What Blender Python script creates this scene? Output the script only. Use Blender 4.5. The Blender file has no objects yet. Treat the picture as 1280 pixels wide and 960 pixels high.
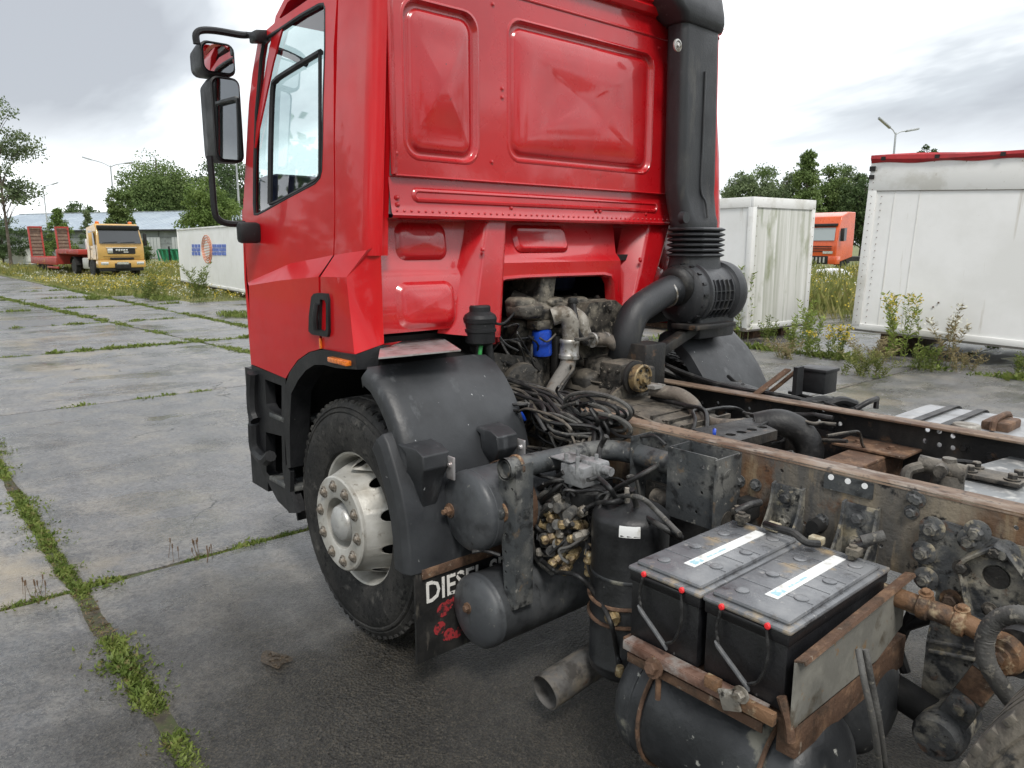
import bpy, bmesh, math, random
import numpy as np
from mathutils import Vector, Matrix, noise
from mathutils.geometry import tessellate_polygon
PI = math.pi
R = math.radians
C = bpy.context.scene.collection
sc = bpy.context.scene

# ------------------------------------------------------------------ camera (truck axes: X forward, Y left, Z up; front axle at X=0)
CAM = Vector((-2.729, 2.624, 1.68))
FPX, PITCH, AZ = 930.0, 0.184958, -0.713495
ca, sa, cp, sp = math.cos(AZ), math.sin(AZ), math.cos(PITCH), math.sin(PITCH)
VF = Vector((ca*cp, sa*cp, -sp)); VR = Vector((sa, -ca, 0)); VU = VR.cross(VF)
cam = bpy.data.cameras.new('camera'); cam_o = bpy.data.objects.new('camera', cam); C.objects.link(cam_o)
cam.sensor_width = 36; cam.sensor_fit = 'HORIZONTAL'; cam.lens = FPX/1280*36; cam.clip_start = 0.05; cam.clip_end = 6000
cam_o.matrix_world = Matrix(((VR.x, VU.x, -VF.x, CAM.x), (VR.y, VU.y, -VF.y, CAM.y), (VR.z, VU.z, -VF.z, CAM.z), (0, 0, 0, 1)))
sc.camera = cam_o
cam.dof.use_dof = False

# ------------------------------------------------------------------ world: overcast sky
SUN_EL, SUN_AZ = R(52), R(150)          # azimuth measured from +X towards +Y
w = bpy.data.worlds.new('World'); sc.world = w; w.use_nodes = True
nt = w.node_tree; N = nt.nodes; L = nt.links
for n in list(N): N.remove(n)
out = N.new('ShaderNodeOutputWorld'); mixs = N.new('ShaderNodeMixShader')
sky = N.new('ShaderNodeTexSky'); sky.sky_type = 'NISHITA'; sky.sun_disc = False
sky.sun_elevation = SUN_EL; sky.sun_rotation = PI/2 - SUN_AZ
bg1 = N.new('ShaderNodeBackground'); bg1.inputs[1].default_value = 0.1; L.new(sky.outputs[0], bg1.inputs[0])
tc = N.new('ShaderNodeTexCoord'); sep = N.new('ShaderNodeSeparateXYZ'); L.new(tc.outputs['Generated'], sep.inputs[0])
zz = N.new('ShaderNodeMath'); zz.operation = 'MAXIMUM'; L.new(sep.outputs[2], zz.inputs[0]); zz.inputs[1].default_value = 0.0
za = N.new('ShaderNodeMath'); za.operation = 'ADD'; L.new(zz.outputs[0], za.inputs[0]); za.inputs[1].default_value = 0.22
dv = N.new('ShaderNodeVectorMath'); dv.operation = 'DIVIDE'; L.new(tc.outputs['Generated'], dv.inputs[0])
cmb = N.new('ShaderNodeCombineXYZ'); L.new(za.outputs[0], cmb.inputs[0]); L.new(za.outputs[0], cmb.inputs[1]); cmb.inputs[2].default_value = 1
L.new(cmb.outputs[0], dv.inputs[1])
mp = N.new('ShaderNodeMapping'); L.new(dv.outputs[0], mp.inputs[0]); mp.inputs['Location'].default_value = (27.5, 46.4, 0); mp.inputs['Rotation'].default_value = (0, 0, R(20)); mp.inputs['Scale'].default_value = (1.0, 1.35, .3)
nz = N.new('ShaderNodeTexNoise'); L.new(mp.outputs[0], nz.inputs[0]); nz.inputs['Scale'].default_value = .5; nz.inputs['Detail'].default_value = 6; nz.inputs['Roughness'].default_value = .56; nz.inputs['Distortion'].default_value = .5
rp = N.new('ShaderNodeValToRGB'); L.new(nz.outputs[0], rp.inputs[0])
e = rp.color_ramp.elements
e[0].position = .36; e[0].color = (.32, .335, .36, 1)
e[1].position = .60; e[1].color = (1.12, 1.14, 1.16, 1)
x = e.new(.45); x.color = (.42, .445, .47, 1); x = e.new(.52); x.color = (.66, .685, .70, 1)
# towards the horizon the deck thins to plain white
hz = N.new('ShaderNodeMapRange'); L.new(sep.outputs[2], hz.inputs[0]); hz.inputs[1].default_value = 0.0; hz.inputs[2].default_value = .15; hz.inputs[3].default_value = 1.0; hz.inputs[4].default_value = 0.0
mh = N.new('ShaderNodeMixRGB'); L.new(hz.outputs[0], mh.inputs[0]); L.new(rp.outputs[0], mh.inputs[1]); mh.inputs[2].default_value = (1.0, 1.03, 1.06, 1)
bg2 = N.new('ShaderNodeBackground'); L.new(mh.outputs[0], bg2.inputs[0]); bg2.inputs[1].default_value = 1.0
mixs.inputs[0].default_value = .93
L.new(bg1.outputs[0], mixs.inputs[1]); L.new(bg2.outputs[0], mixs.inputs[2]); L.new(mixs.outputs[0], out.inputs[0])
sl = bpy.data.lights.new('sun', 'SUN'); sl.energy = 1.5; sl.angle = R(14); sl.color = (1, .96, .9)
so = bpy.data.objects.new('sun', sl); C.objects.link(so)
sd = Vector((math.cos(SUN_EL)*math.cos(SUN_AZ), math.cos(SUN_EL)*math.sin(SUN_AZ), math.sin(SUN_EL)))
so.rotation_euler = sd.to_track_quat('Z', 'Y').to_euler()
vs = sc.view_settings; vs.view_transform = 'Standard'; vs.look = 'None'; vs.gamma = 1; vs.exposure = 0.82; vs.use_curve_mapping = False

# ------------------------------------------------------------------ helpers
def ray(px, py): return VF + VR*((px-640)/FPX) + VU*((480-py)/FPX)
def at(px, py, X=None, Y=None, Z=None, D=None):
    """point of the place seen at a photo pixel, on a plane of the truck's axes (or at distance D along the view)"""
    r = ray(px, py)
    t = (X-CAM.x)/r.x if X is not None else (Y-CAM.y)/r.y if Y is not None else (Z-CAM.z)/r.z if Z is not None else D
    return CAM + r*t

def crom(pts, k):
    P = [Vector(p) for p in pts]
    if k < 2 or len(P) < 3: return P
    o = []
    for i in range(len(P)-1):
        a = P[i-1] if i else P[0]*2-P[1]; b = P[i]; c = P[i+1]; d = P[i+2] if i+2 < len(P) else P[i+1]*2-P[i]
        for j in range(k):
            t = j/k
            o.append(.5*((2*b)+(c-a)*t+(2*a-5*b+4*c-d)*t*t+(3*b-a-3*c+d)*t**3))
    o.append(P[-1]); return o

def rrect(u0, u1, v0, v1, r, n=4):
    o = []
    r = max(min(r, (u1-u0)/2-1e-4, (v1-v0)/2-1e-4), 1e-4)
    for cx, cy, a in ((u1-r, v1-r, 0), (u0+r, v1-r, 90), (u0+r, v0+r, 180), (u1-r, v0+r, 270)):
        for i in range(n+1):
            t = R(a+90*i/n); o.append((cx+r*math.cos(t), cy+r*math.sin(t)))
    return o
def circ(cx, cy, r, n=16, ry=None):
    return [(cx+r*math.cos(2*PI*i/n), cy+(ry or r)*math.sin(2*PI*i/n)) for i in range(n)]

class MB:
    def __init__(s): s.bm = bmesh.new()
    def face(s, pts):
        vs_ = [s.bm.verts.new(p) for p in pts]
        try: return s.bm.faces.new(vs_)
        except Exception: return None
    def mbox(s, M, bev=0, seg=2):
        g = bmesh.ops.create_cube(s.bm, size=1, matrix=M)
        if bev > 0:
            ed = list({e for v in g['verts'] for e in v.link_edges})
            bmesh.ops.bevel(s.bm, geom=ed, offset=bev, segments=seg, affect='EDGES', profile=.5)
        return s
    def box(s, x0, x1, y0, y1, z0, z1, bev=0, seg=2):
        return s.mbox(Matrix.Translation(((x0+x1)/2, (y0+y1)/2, (z0+z1)/2)) @ Matrix.Diagonal((abs(x1-x0), abs(y1-y0), abs(z1-z0), 1)), bev, seg)
    def obox(s, c, u, v, n, bev=0):
        """box with centre c and FULL edge vectors u, v, n"""
        u, v, n, c = Vector(u), Vector(v), Vector(n), Vector(c)
        return s.mbox(Matrix(((u.x, v.x, n.x, c.x), (u.y, v.y, n.y, c.y), (u.z, v.z, n.z, c.z), (0, 0, 0, 1))), bev)
    def rings(s, loops, closed=True, caps=(True, True)):
        vl = [[s.bm.verts.new(p) for p in lp] for lp in loops]
        n = len(vl[0])
        for a, b in zip(vl, vl[1:]):
            for i in range(n if closed else n-1):
                j = (i+1) % n
                try: s.bm.faces.new((a[i], a[j], b[j], b[i]))
                except Exception: pass
        if closed:
            for q, c in zip((vl[0], vl[-1]), caps):
                if c and len(q) > 2:
                    try: s.bm.faces.new(q)
                    except Exception: pass
        return vl
    def tube(s, pts, r, n=8, k=4, caps=(True, True)):
        P = crom(pts, k); m = len(P)
        t = (P[1]-P[0]).normalized(); u = t.orthogonal().normalized(); lps = []
        for i in range(m):
            t2 = ((P[min(i+1, m-1)]-P[max(i-1, 0)])).normalized()
            u = (u - t2*u.dot(t2)); u = u.normalized() if u.length > 1e-6 else t2.orthogonal().normalized()
            v = t2.cross(u)
            rr = r if not callable(r) else r(i/(m-1))
            lps.append([P[i]+(u*math.cos(2*PI*j/n)+v*math.sin(2*PI*j/n))*rr for j in range(n)])
        s.rings(lps, True, caps); return s
    def cyl(s, a, b, r0, r1=None, n=16, caps=(True, True)):
        a, b = Vector(a), Vector(b); r1 = r0 if r1 is None else r1
        return s.lathe([(r0, 0), (r1, (b-a).length)], a, (b-a), n, caps)
    def lathe(s, prof, o, ax, n=24, caps=(True, True), up=None):
        """profile of (radius, height along ax)"""
        ax = Vector(ax).normalized(); o = Vector(o); u = Vector(up) if up else ax.orthogonal(); u = (u-ax*u.dot(ax)).normalized(); v = ax.cross(u)
        s.rings([[o+ax*h+(u*math.cos(2*PI*j/n)+v*math.sin(2*PI*j/n))*max(r, 1e-5) for j in range(n)] for r, h in prof], True, caps); return s
    def plate(s, outer, holes=(), o=(0, 0, 0), u=(1, 0, 0), v=(0, 1, 0), thk=.01, fn=None):
        """polygon (u,v) with holes, extruded by thk along -(u x v); fn maps (u,v,w)->point instead of the frame"""
        o, u, v = Vector(o), Vector(u), Vector(v); nn = u.cross(v).normalized()
        F = fn or (lambda a, b, w_: o+u*a+v*b+nn*w_)
        lps = [list(outer)]+[list(h) for h in holes]
        tri = tessellate_polygon([[Vector((a, b, 0)) for a, b in lp] for lp in lps])
        flat = [p for lp in lps for p in lp]
        fv = [s.bm.verts.new(F(a, b, 0)) for a, b in flat]
        for t in tri:
            try: s.bm.faces.new([fv[i] for i in t])
            except Exception: pass
        if thk:
            bv = [s.bm.verts.new(F(a, b, -thk)) for a, b in flat]
            for t in tri:
                try: s.bm.faces.new([bv[i] for i in reversed(t)])
                except Exception: pass
            k = 0
            for lp in lps:
                m = len(lp)
                for i in range(m):
                    try: s.bm.faces.new((fv[k+i], fv[k+(i+1) % m], bv[k+(i+1) % m], bv[k+i]))
                    except Exception: pass
                k += m
        return s
    def sheet(s, rows, thk=0):
        """grid of points (rows of equal length) as an open sheet, given thickness along its vertex normals"""
        vl = s.rings(rows, False)
        if thk:
            fs = list({f for r_ in vl for v in r_ for f in v.link_faces})
            for f in fs: f.normal_update()
            bmesh.ops.solidify(s.bm, geom=fs, thickness=thk)
        return s
    def bolt(s, p, ax, r=.012, h=.012, washer=True):
        p, ax = Vector(p), Vector(ax).normalized()
        if washer: s.lathe([(r*1.55, 0), (r*1.55, h*.25)], p, ax, 12)
        s.lathe([(r, 0), (r, h*.85), (r*.8, h)], p, ax, 6); return s
    def split(s, name, mat, parent=None, ang=38, pad=.003):
        """one object per loose piece (pieces whose boxes touch stay together, e.g. a bolt and its washer)"""
        bm = s.bm; bmesh.ops.recalc_face_normals(bm, faces=bm.faces); bm.verts.ensure_lookup_table(); bm.verts.index_update()
        seen, isl = set(), []
        for v in bm.verts:
            if v.index in seen: continue
            st, g = [v], []; seen.add(v.index)
            while st:
                q = st.pop(); g.append(q)
                for e_ in q.link_edges:
                    o = e_.other_vert(q)
                    if o.index not in seen: seen.add(o.index); st.append(o)
            isl.append(g)
        bb = [[[min(v.co[i] for v in g)-pad for i in range(3)], [max(v.co[i] for v in g)+pad for i in range(3)], g] for g in isl]
        ch = True
        while ch:
            ch = False
            for i in range(len(bb)):
                for j in range(i+1, len(bb)):
                    if all(bb[i][0][k] <= bb[j][1][k] and bb[j][0][k] <= bb[i][1][k] for k in range(3)):
                        bb[i] = [[min(a, b) for a, b in zip(bb[i][0], bb[j][0])], [max(a, b) for a, b in zip(bb[i][1], bb[j][1])], bb[i][2]+bb[j][2]]; del bb[j]; ch = True; break
                if ch: break
        r_ = []
        for lo, hi, g in bb:
            ix = {v.index: k for k, v in enumerate(g)}; fs = {f for v in g for f in v.link_faces}
            me = bpy.data.meshes.new(name); me.from_pydata([v.co[:] for v in g], [], [[ix[v.index] for v in f.verts] for f in fs]); me.materials.append(mat); me.shade_smooth(); me.set_sharp_from_angle(angle=R(ang))
            o = bpy.data.objects.new(name, me); C.objects.link(o)
            if parent: o.parent = parent
            r_.append(o)
        bm.free(); return r_[0] if r_ else None
    def build(s, name, mat, parent=None, ang=38, recalc=True, shade=True):
        bm = s.bm
        if recalc: bmesh.ops.recalc_face_normals(bm, faces=bm.faces)
        me = bpy.data.meshes.new(name); bm.to_mesh(me); bm.free()
        if mat: me.materials.append(mat)
        if shade:
            me.shade_smooth(); me.set_sharp_from_angle(angle=R(ang))
        o = bpy.data.objects.new(name, me); C.objects.link(o)
        if parent: o.parent = parent
        return o

def tag(o, label=None, cat=None, group=None, kind=None):
    if label: o['label'] = label
    if cat: o['category'] = cat
    if group: o['group'] = group
    if kind: o['kind'] = kind
    return o
def empty(name, loc=(0, 0, 0), rz=0, label=None, cat=None, group=None):
    o = bpy.data.objects.new(name, None); C.objects.link(o); o.location = loc; o.rotation_euler = (0, 0, rz); o.empty_display_size = .2
    return tag(o, label, cat, group)
def raw(name, verts, faces, mat, parent=None, smooth=False):
    me = bpy.data.meshes.new(name); me.from_pydata(verts, [], faces); me.materials.append(mat)
    if smooth: me.shade_smooth()
    o = bpy.data.objects.new(name, me); C.objects.link(o)
    if parent: o.parent = parent
    return o
def copy_part(src, parent, M=None, name=None):
    o = src.copy(); C.objects.link(o); o.parent = parent
    if M is not None: o.matrix_local = M
    return o

# ------------------------------------------------------------------ materials
def M(name, base, layers=(), rough=(.5, .5), rs=6, metal=0, bump=0, bs=40, coat=0, coat_r=.08, spec=.5, up=None, bump2=None, obj=False):
    """base colour, then layers (colour, scale or (sx,sy,sz), lo, hi) mixed in by noise thresholds; up = (colour, amount) dust lying on upward faces"""
    m = bpy.data.materials.new(name); m.use_nodes = True; t = m.node_tree; N = t.nodes; L = t.links
    p = N['Principled BSDF']; tcn = N.new('ShaderNodeTexCoord'); co = tcn.outputs['Object']
    p.inputs['Metallic'].default_value = metal; p.inputs['Specular IOR Level'].default_value = spec
    p.inputs['Coat Weight'].default_value = coat; p.inputs['Coat Roughness'].default_value = coat_r
    cur = None; col = tuple(base)+(1,)
    def nzn(scale, detail=5, rough_=.6, seed=0):
        n = N.new('ShaderNodeTexNoise'); mpn = N.new('ShaderNodeMapping'); L.new(co, mpn.inputs[0])
        sc3 = scale if isinstance(scale, tuple) else (scale,)*3
        mpn.inputs['Scale'].default_value = sc3; mpn.inputs['Location'].default_value = (seed*3.7, seed*1.9, seed*5.3)
        L.new(mpn.outputs[0], n.inputs[0]); n.inputs['Scale'].default_value = 1; n.inputs['Detail'].default_value = detail; n.inputs['Roughness'].default_value = rough_
        return n.outputs[0]
    def mixc(fac, c2):
        nonlocal cur
        mx = N.new('ShaderNodeMixRGB')
        L.new(fac, mx.inputs[0])
        if cur is None: mx.inputs[1].default_value = col
        else: L.new(cur, mx.inputs[1])
        mx.inputs[2].default_value = tuple(c2)+(1,)
        cur = mx.outputs[0]
    for i, (c2, scl, lo, hi) in enumerate(layers):
        mr = N.new('ShaderNodeMapRange'); mr.clamp = True; L.new(nzn(scl, 6, .62, i+1), mr.inputs[0]); mr.inputs[1].default_value = lo; mr.inputs[2].default_value = hi
        mixc(mr.outputs[0], c2)
    if up:
        g = N.new('ShaderNodeNewGeometry'); sx = N.new('ShaderNodeSeparateXYZ'); L.new(g.outputs['Normal'], sx.inputs[0])
        mr = N.new('ShaderNodeMapRange'); L.new(sx.outputs[2], mr.inputs[0]); mr.inputs[1].default_value = .2; mr.inputs[2].default_value = 1; mr.inputs[4].default_value = up[1]
        mu = N.new('ShaderNodeMath'); mu.operation = 'MULTIPLY'; L.new(mr.outputs[0], mu.inputs[0])
        m2 = N.new('ShaderNodeMapRange'); L.new(nzn(9, 6, .65, 9), m2.inputs[0]); m2.inputs[1].default_value = .35; m2.inputs[2].default_value = .6
        L.new(m2.outputs[0], mu.inputs[1]); mixc(mu.outputs[0], up[0])
    if cur is None: p.inputs['Base Color'].default_value = col
    else: L.new(cur, p.inputs['Base Color'])
    if rough[0] != rough[1]:
        mr = N.new('ShaderNodeMapRange'); L.new(nzn(rs, 5, .6, 4), mr.inputs[0]); mr.inputs[1].default_value = .35; mr.inputs[2].default_value = .65; mr.inputs[3].default_value = rough[0]; mr.inputs[4].default_value = rough[1]
        L.new(mr.outputs[0], p.inputs['Roughness'])
    else: p.inputs['Roughness'].default_value = rough[0]
    prev = None
    for b in ((bump, bs), bump2):
        if b and b[0]:
            bn = N.new('ShaderNodeBump'); bn.inputs['Strength'].default_value = min(1, b[0]); bn.inputs['Distance'].default_value = .01 if b[0] <= 1 else .01*b[0]
            L.new(nzn(b[1], 5, .6, 7), bn.inputs['Height'])
            if prev: L.new(prev, bn.inputs['Normal'])
            prev = bn.outputs[0]
    if prev:
        L.new(prev, p.inputs['Normal'])
        if coat: L.new(prev, p.inputs['Coat Normal'])
    return m

RUST = (.115, .066, .042); RUST2 = (.21, .125, .075); DUST = (.30, .27, .22)
red = M('red_paint', (.54, .006, .010), [((.45, .004, .008), 1.7, .4, .62), ((.50, .03, .028), (2.6, 2.6, .9), .62, .78), ((.05, .012, .01), 60, .728, .75), ((.62, .30, .27), 95, .75, .765)], (.28, .46), 5, bump=.05, bs=4, coat=.38, coat_r=.05, spec=.25)
red_in = M('red_paint_dusty', (.48, .006, .011), [((.39, .005, .009), 2.4, .4, .65), ((.44, .05, .045), (3, 3, .8), .60, .78), ((.06, .018, .015), 48, .70, .73), ((.16, .03, .022), (30, 30, 5), .69, .76)], (.20, .38), 5, bump=.06, bs=4, coat=.8, coat_r=.06, spec=.6)
black = M('black_plastic', (.010, .0105, .012), [((.026, .027, .029), 4, .5, .75), ((.12, .12, .115), 70, .69, .74)], (.40, .62), 8, bump=.15, bs=90, spec=.4)
fender_m = M('mudguard_plastic', (.019, .0205, .023), [((.040, .043, .047), 3, .42, .7), ((.085, .09, .095), (14, 14, 5), .60, .78), ((.42, .43, .44), 30, .705, .735), ((.30, .31, .31), (60, 60, 18), .715, .75)], (.42, .62), 6, bump=.10, bs=60)
snork_m = M('intake_plastic', (.016, .017, .0195), [((.034, .036, .040), (3, 3, 1), .4, .7), ((.07, .068, .062), (9, 9, 3), .56, .74), ((.13, .13, .13), 60, .67, .74)], (.36, .56), 5, bump=.2, bs=140)
rubber = M('tyre_rubber', (.013, .013, .013), [((.042, .040, .037), 5, .42, .66), ((.10, .095, .085), 18, .58, .76), ((.005, .005, .005), 40, .55, .65)], (.6, .85), 8, bump=.35, bs=55, spec=.35)
rubber_d = M('dirty_tyre_rubber', (.06, .055, .048), [((.17, .15, .12), 9, .42, .6), ((.03, .03, .03), 22, .56, .66)], (.7, .9), 8, bump=.5, bs=45)
rim_m = M('wheel_paint', (.43, .42, .385), [((.32, .30, .26), 8, .48, .66), ((.16, .135, .10), 24, .60, .72), ((.54, .535, .51), 5, .52, .68), ((.06, .055, .05), 50, .65, .72)], (.40, .6), 9, metal=.2, bump=.12, bs=60)
hub_m = M('hub_metal', (.42, .42, .41), [((.2, .17, .14), 14, .5, .66), ((.55, .55, .52), 9, .5, .7)], (.4, .6), 9, metal=.4, bump=.15, bs=50)
nut_m = M('worn_nut', (.15, .13, .105), [((.17, .12, .075), 40, .52, .66), ((.30, .28, .25), 60, .52, .64)], (.5, .7), metal=.3, bump=.3, bs=90)
tank_m = M('air_tank_paint', (.052, .056, .061), [((.095, .10, .104), 3, .46, .64), ((.034, .036, .039), 8, .52, .64), ((.17, .165, .145), 28, .66, .73), ((.018, .018, .018), (30, 30, 6), .63, .70)], (.36, .56), 7, bump=.10, bs=70)
tank_b = M('black_tank_paint', (.009, .0095, .0105), [((.03, .032, .034), 5, .48, .7), ((.20, .20, .18), 26, .67, .73)], (.34, .56), 7, bump=.15, bs=70)
tank_c = M('scuffed_tank_paint', (.016, .0175, .0195), [((.045, .048, .051), 4, .45, .64), ((.17, .165, .135), 8, .60, .68), ((.34, .34, .31), 32, .655, .71)], (.34, .56), 7, bump=.14, bs=60)
steel_g = M('grey_chassis_paint', (.058, .063, .066), [((.15, .15, .14), 6, .5, .66), ((.19, .13, .075), 11, .60, .70), ((.020, .021, .022), 20, .52, .64), ((.30, .29, .26), 44, .64, .72)], (.42, .66), 8, metal=.1, bump=.22, bs=60)
rail_m = M('chassis_rail_paint', (.098, .092, .084), [((.25, .21, .155), (5, 5, 1.0), .41, .58), ((.045, .047, .052), (9, 9, 3), .52, .64), ((.17, .095, .05), (3.5, 3.5, 1.6), .50, .62), ((.30, .235, .15), (16, 16, 3), .56, .70), ((.12, .06, .032), 8, .57, .65), ((.012, .012, .013), 24, .60, .69)], (.45, .72), 8, metal=.1, bump=.35, bs=55)
rail_t = M('rusty_flange', (.21, .15, .105), [((.11, .065, .042), (3, 12, 12), .44, .58), ((.26, .225, .19), (6, 20, 20), .54, .68), ((.06, .045, .036), 30, .56, .66)], (.5, .75), 8, metal=.1, bump=.25, bs=70)
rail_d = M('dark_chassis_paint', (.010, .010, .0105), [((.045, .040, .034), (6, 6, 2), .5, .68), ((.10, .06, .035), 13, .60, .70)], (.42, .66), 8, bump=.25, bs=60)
rust_m = M('rusty_steel', RUST, [(RUST2, 14, .5, .62), ((.07, .045, .03), 20, .5, .66), ((.33, .28, .22), 34, .62, .72)], (.65, .85), 8, metal=.2, bump=.5, bs=60)
rust_o = M('orange_rust_steel', (.19, .105, .055), [((.075, .05, .035), 16, .46, .6), ((.42, .33, .21), 24, .54, .68)], (.65, .85), 8, metal=.1, bump=.5, bs=70)
hang_m = M('grimy_hanger_steel', (.085, .088, .09), [((.24, .225, .185), 9, .44, .60), ((.022, .024, .027), 14, .49, .61), ((.32, .28, .20), 20, .58, .68), (RUST, 12, .60, .68), ((.012, .012, .012), 34, .58, .66)], (.48, .75), 8, metal=.1, bump=.4, bs=55)
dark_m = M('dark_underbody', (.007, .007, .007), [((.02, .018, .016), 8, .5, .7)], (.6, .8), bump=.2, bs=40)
engine_m = M('grimy_engine_metal', (.060, .054, .046), [((.19, .17, .135), 9, .47, .61), ((.012, .011, .010), 15, .48, .60), ((.34, .30, .24), 40, .61, .70)], (.5, .75), 10, metal=.15, bump=.5, bs=70, up=((.20, .17, .13), .6))
gear_m = M('gearbox_metal', (.035, .033, .030), [((.12, .107, .09), 8, .46, .60), ((.010, .010, .010), 16, .49, .62), ((.24, .21, .17), 40, .61, .71)], (.48, .7), 10, metal=.15, bump=.45, bs=60, up=((.19, .165, .13), .7))
alu = M('bright_cast_metal', (.29, .27, .235), [((.12, .10, .075), 14, .46, .60), ((.46, .44, .40), 30, .56, .69), ((.04, .036, .032), 40, .60, .68)], (.42, .65), 9, metal=.3, bump=.3, bs=70)
hose_m = M('hose_rubber', (.010, .010, .0105), [((.06, .058, .054), 14, .52, .7)], (.40, .62), bump=.2, bs=80)
hose_g = M('grey_hose', (.085, .083, .078), [((.035, .034, .032), 20, .48, .62), ((.20, .185, .155), 40, .58, .68)], (.6, .8), bump=.35, bs=120)
hose_d = M('dirty_brown_hose', (.13, .11, .09), [((.06, .055, .05), 14, .48, .62), ((.22, .19, .15), 30, .58, .7)], (.6, .8), bump=.3, bs=90)
brass = M('dull_brass', (.36, .27, .14), [((.12, .085, .05), 26, .46, .58), ((.55, .48, .34), 50, .55, .68)], (.45, .65), metal=.35, bump=.3, bs=90)
bat_m = M('battery_case', (.007, .0072, .0085), [((.018, .0185, .021), 6, .5, .7), ((.10, .10, .10), 50, .69, .74)], (.30, .5), 8, bump=.12, bs=80)
bat_top = M('battery_lid', (.12, .126, .136), [((.20, .205, .212), 6, .42, .60), ((.33, .255, .16), 7, .58, .68), ((.06, .06, .064), 14, .56, .68), ((.40, .39, .37), 34, .62, .74)], (.20, .42), 8, bump=.12, bs=70)
sticker = M('white_sticker', (.72, .73, .72), [((.45, .44, .40), 22, .56, .72)], (.4, .5))
cyan = M('sticker_print', (.30, .50, .56), [((.62, .68, .68), 60, .48, .58)], (.4, .5))
redcap = M('red_plug', (.75, .03, .035), rough=(.35, .35))
blue_m = M('blue_filter_paint', (.012, .06, .42), [((.01, .03, .2), 20, .55, .7)], (.25, .4), coat=.3)
green_m = M('green_hose', (.05, .35, .09), rough=(.4, .4))
amber = M('amber_lens', (.80, .20, .02), [((.55, .12, .01), 80, .5, .55)], (.18, .3), coat=.6)
plate_m = M('aluminium_plate', (.62, .60, .60), [((.42, .36, .34), 22, .5, .66), ((.70, .69, .68), 5, .5, .7)], (.28, .45), 14, metal=.75, bump=.12, bs=60)
mirror_m = M('mirror_glass', (.78, .80, .80), rough=(.02, .02), metal=1)
seat_m = M('blue_seat_fabric', (.035, .05, .14), [((.06, .08, .2), 20, .45, .6)], (.85, .85), bump=.2, bs=200)
liner = M('cab_lining', (.20, .21, .22), [((.28, .29, .29), 4, .45, .6)], (.8, .8))
white_t = M('worn_white_print', (.72, .70, .66), [((.03, .03, .03), 48, .585, .62)], (.6, .6))
red_t = M('worn_red_print', (.34, .03, .035), [((.03, .02, .02), 45, .48, .55)], (.6, .6))
flap_m = M('mudflap_rubber', (.010, .010, .010), [((.03, .028, .026), 6, .46, .66), ((.10, .09, .075), (20, 20, 6), .60, .72)], (.5, .7), bump=.2, bs=60)
wire_m = M('bare_metal', (.45, .44, .42), [((.2, .17, .13), 30, .5, .62)], (.4, .5), metal=.6)
def glass(name, tint, op=.06):
    m = bpy.data.materials.new(name); m.use_nodes = True; t = m.node_tree; N = t.nodes; L = t.links
    N.remove(N['Principled BSDF']); o = N['Material Output']
    tr = N.new('ShaderNodeBsdfTransparent'); tr.inputs[0].default_value = tint+(1,)
    gl = N.new('ShaderNodeBsdfGlossy'); gl.inputs['Roughness'].default_value = .02; gl.inputs[0].default_value = (1, 1, 1, 1)
    fr = N.new('ShaderNodeFresnel'); fr.inputs[0].default_value = 1.5
    ad = N.new('ShaderNodeMath'); ad.operation = 'ADD'; ad.inputs[1].default_value = op; L.new(fr.outputs[0], ad.inputs[0])
    mx = N.new('ShaderNodeMixShader'); L.new(ad.outputs[0], mx.inputs[0]); L.new(tr.outputs[0], mx.inputs[1]); L.new(gl.outputs[0], mx.inputs[2]); L.new(mx.outputs[0], o.inputs[0])
    return m
glass_m = glass('tinted_glass', (.72, .84, .84), .13)
glass_c = glass('clear_glass', (.86, .93, .93))
# ================================================================== the red truck
TR = empty('red_truck', (0, 0, 0), 0, 'red lorry cab on a bare rusty chassis with two batteries, filling the picture', 'truck')
def ys(z): return 1.135 if z < 1.66 else 1.135-.062*(z-1.66)
def sidep(px, py, off=0):
    p = at(px, py, Y=1.135)
    for _ in range(4): p = at(px, py, Y=ys(p.z)+off)
    return p
def sxz(px, py, off=0): p = sidep(px, py, off); return (p.x, p.z)
BULGE = .055
# ---- door
WIN = [(317.5, 268), (316.5, 255), (317, 200), (319, 140), (325, 72), (328, 54), (334, 46), (350, 36), (375, 19), (398, 6), (404, 5), (406, 10), (406, 60), (404, 120), (403, 185), (402, 214), (400, 222), (394, 229), (360, 247), (330, 264), (322, 268)]
win2 = [sxz(*q) for q in WIN]
F_ = lambda a, b, w_: Vector((a, ys(b)+w_, b))
m = MB()
topz = 2.66
uo = [(309.5, 353), (306, 300), (303.5, 270), (307, 200), (311, 130), (315.5, 92), (322, 54), (330, 40), (345, 27), (370, 10), (390, -4)]
upper = [sxz(*q) for q in uo]
# the door carries on above the picture to the gutter
fx = upper[-1][0]
upper += [(.115, topz)]
shut = [sxz(417, 60), sxz(417, 180), sxz(418, 270), sxz(416.5, 319)]
upper += shut + [sxz(364, 329)]
m.plate(upper, [win2[::-1]], fn=F_, thk=.028)
T0, T1, T2 = sidep(309.5, 353), sidep(364, 329), sidep(416.5, 319)
B0, B1, B2, B2b = [sidep(q[0], q[1], BULGE) for q in ((311, 357), (350, 350.5), (398, 346), (398.5, 346))]
low = [(311, 357), (350, 350.5), (398, 346), (399, 380), (399.5, 420), (400.5, 436), (386, 440), (372, 450), (362, 464), (357, 473), (314, 455)]
lowp = [sidep(q[0], q[1], BULGE) for q in low]
m.sheet([[T0, T1, T2], [B0, B1, B2]])
m.plate([(p.x, p.z) for p in lowp], fn=lambda a, b, w_: Vector((a, 1.135+BULGE+w_, b)), thk=.03)
door = m.build('door', red, TR)
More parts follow.
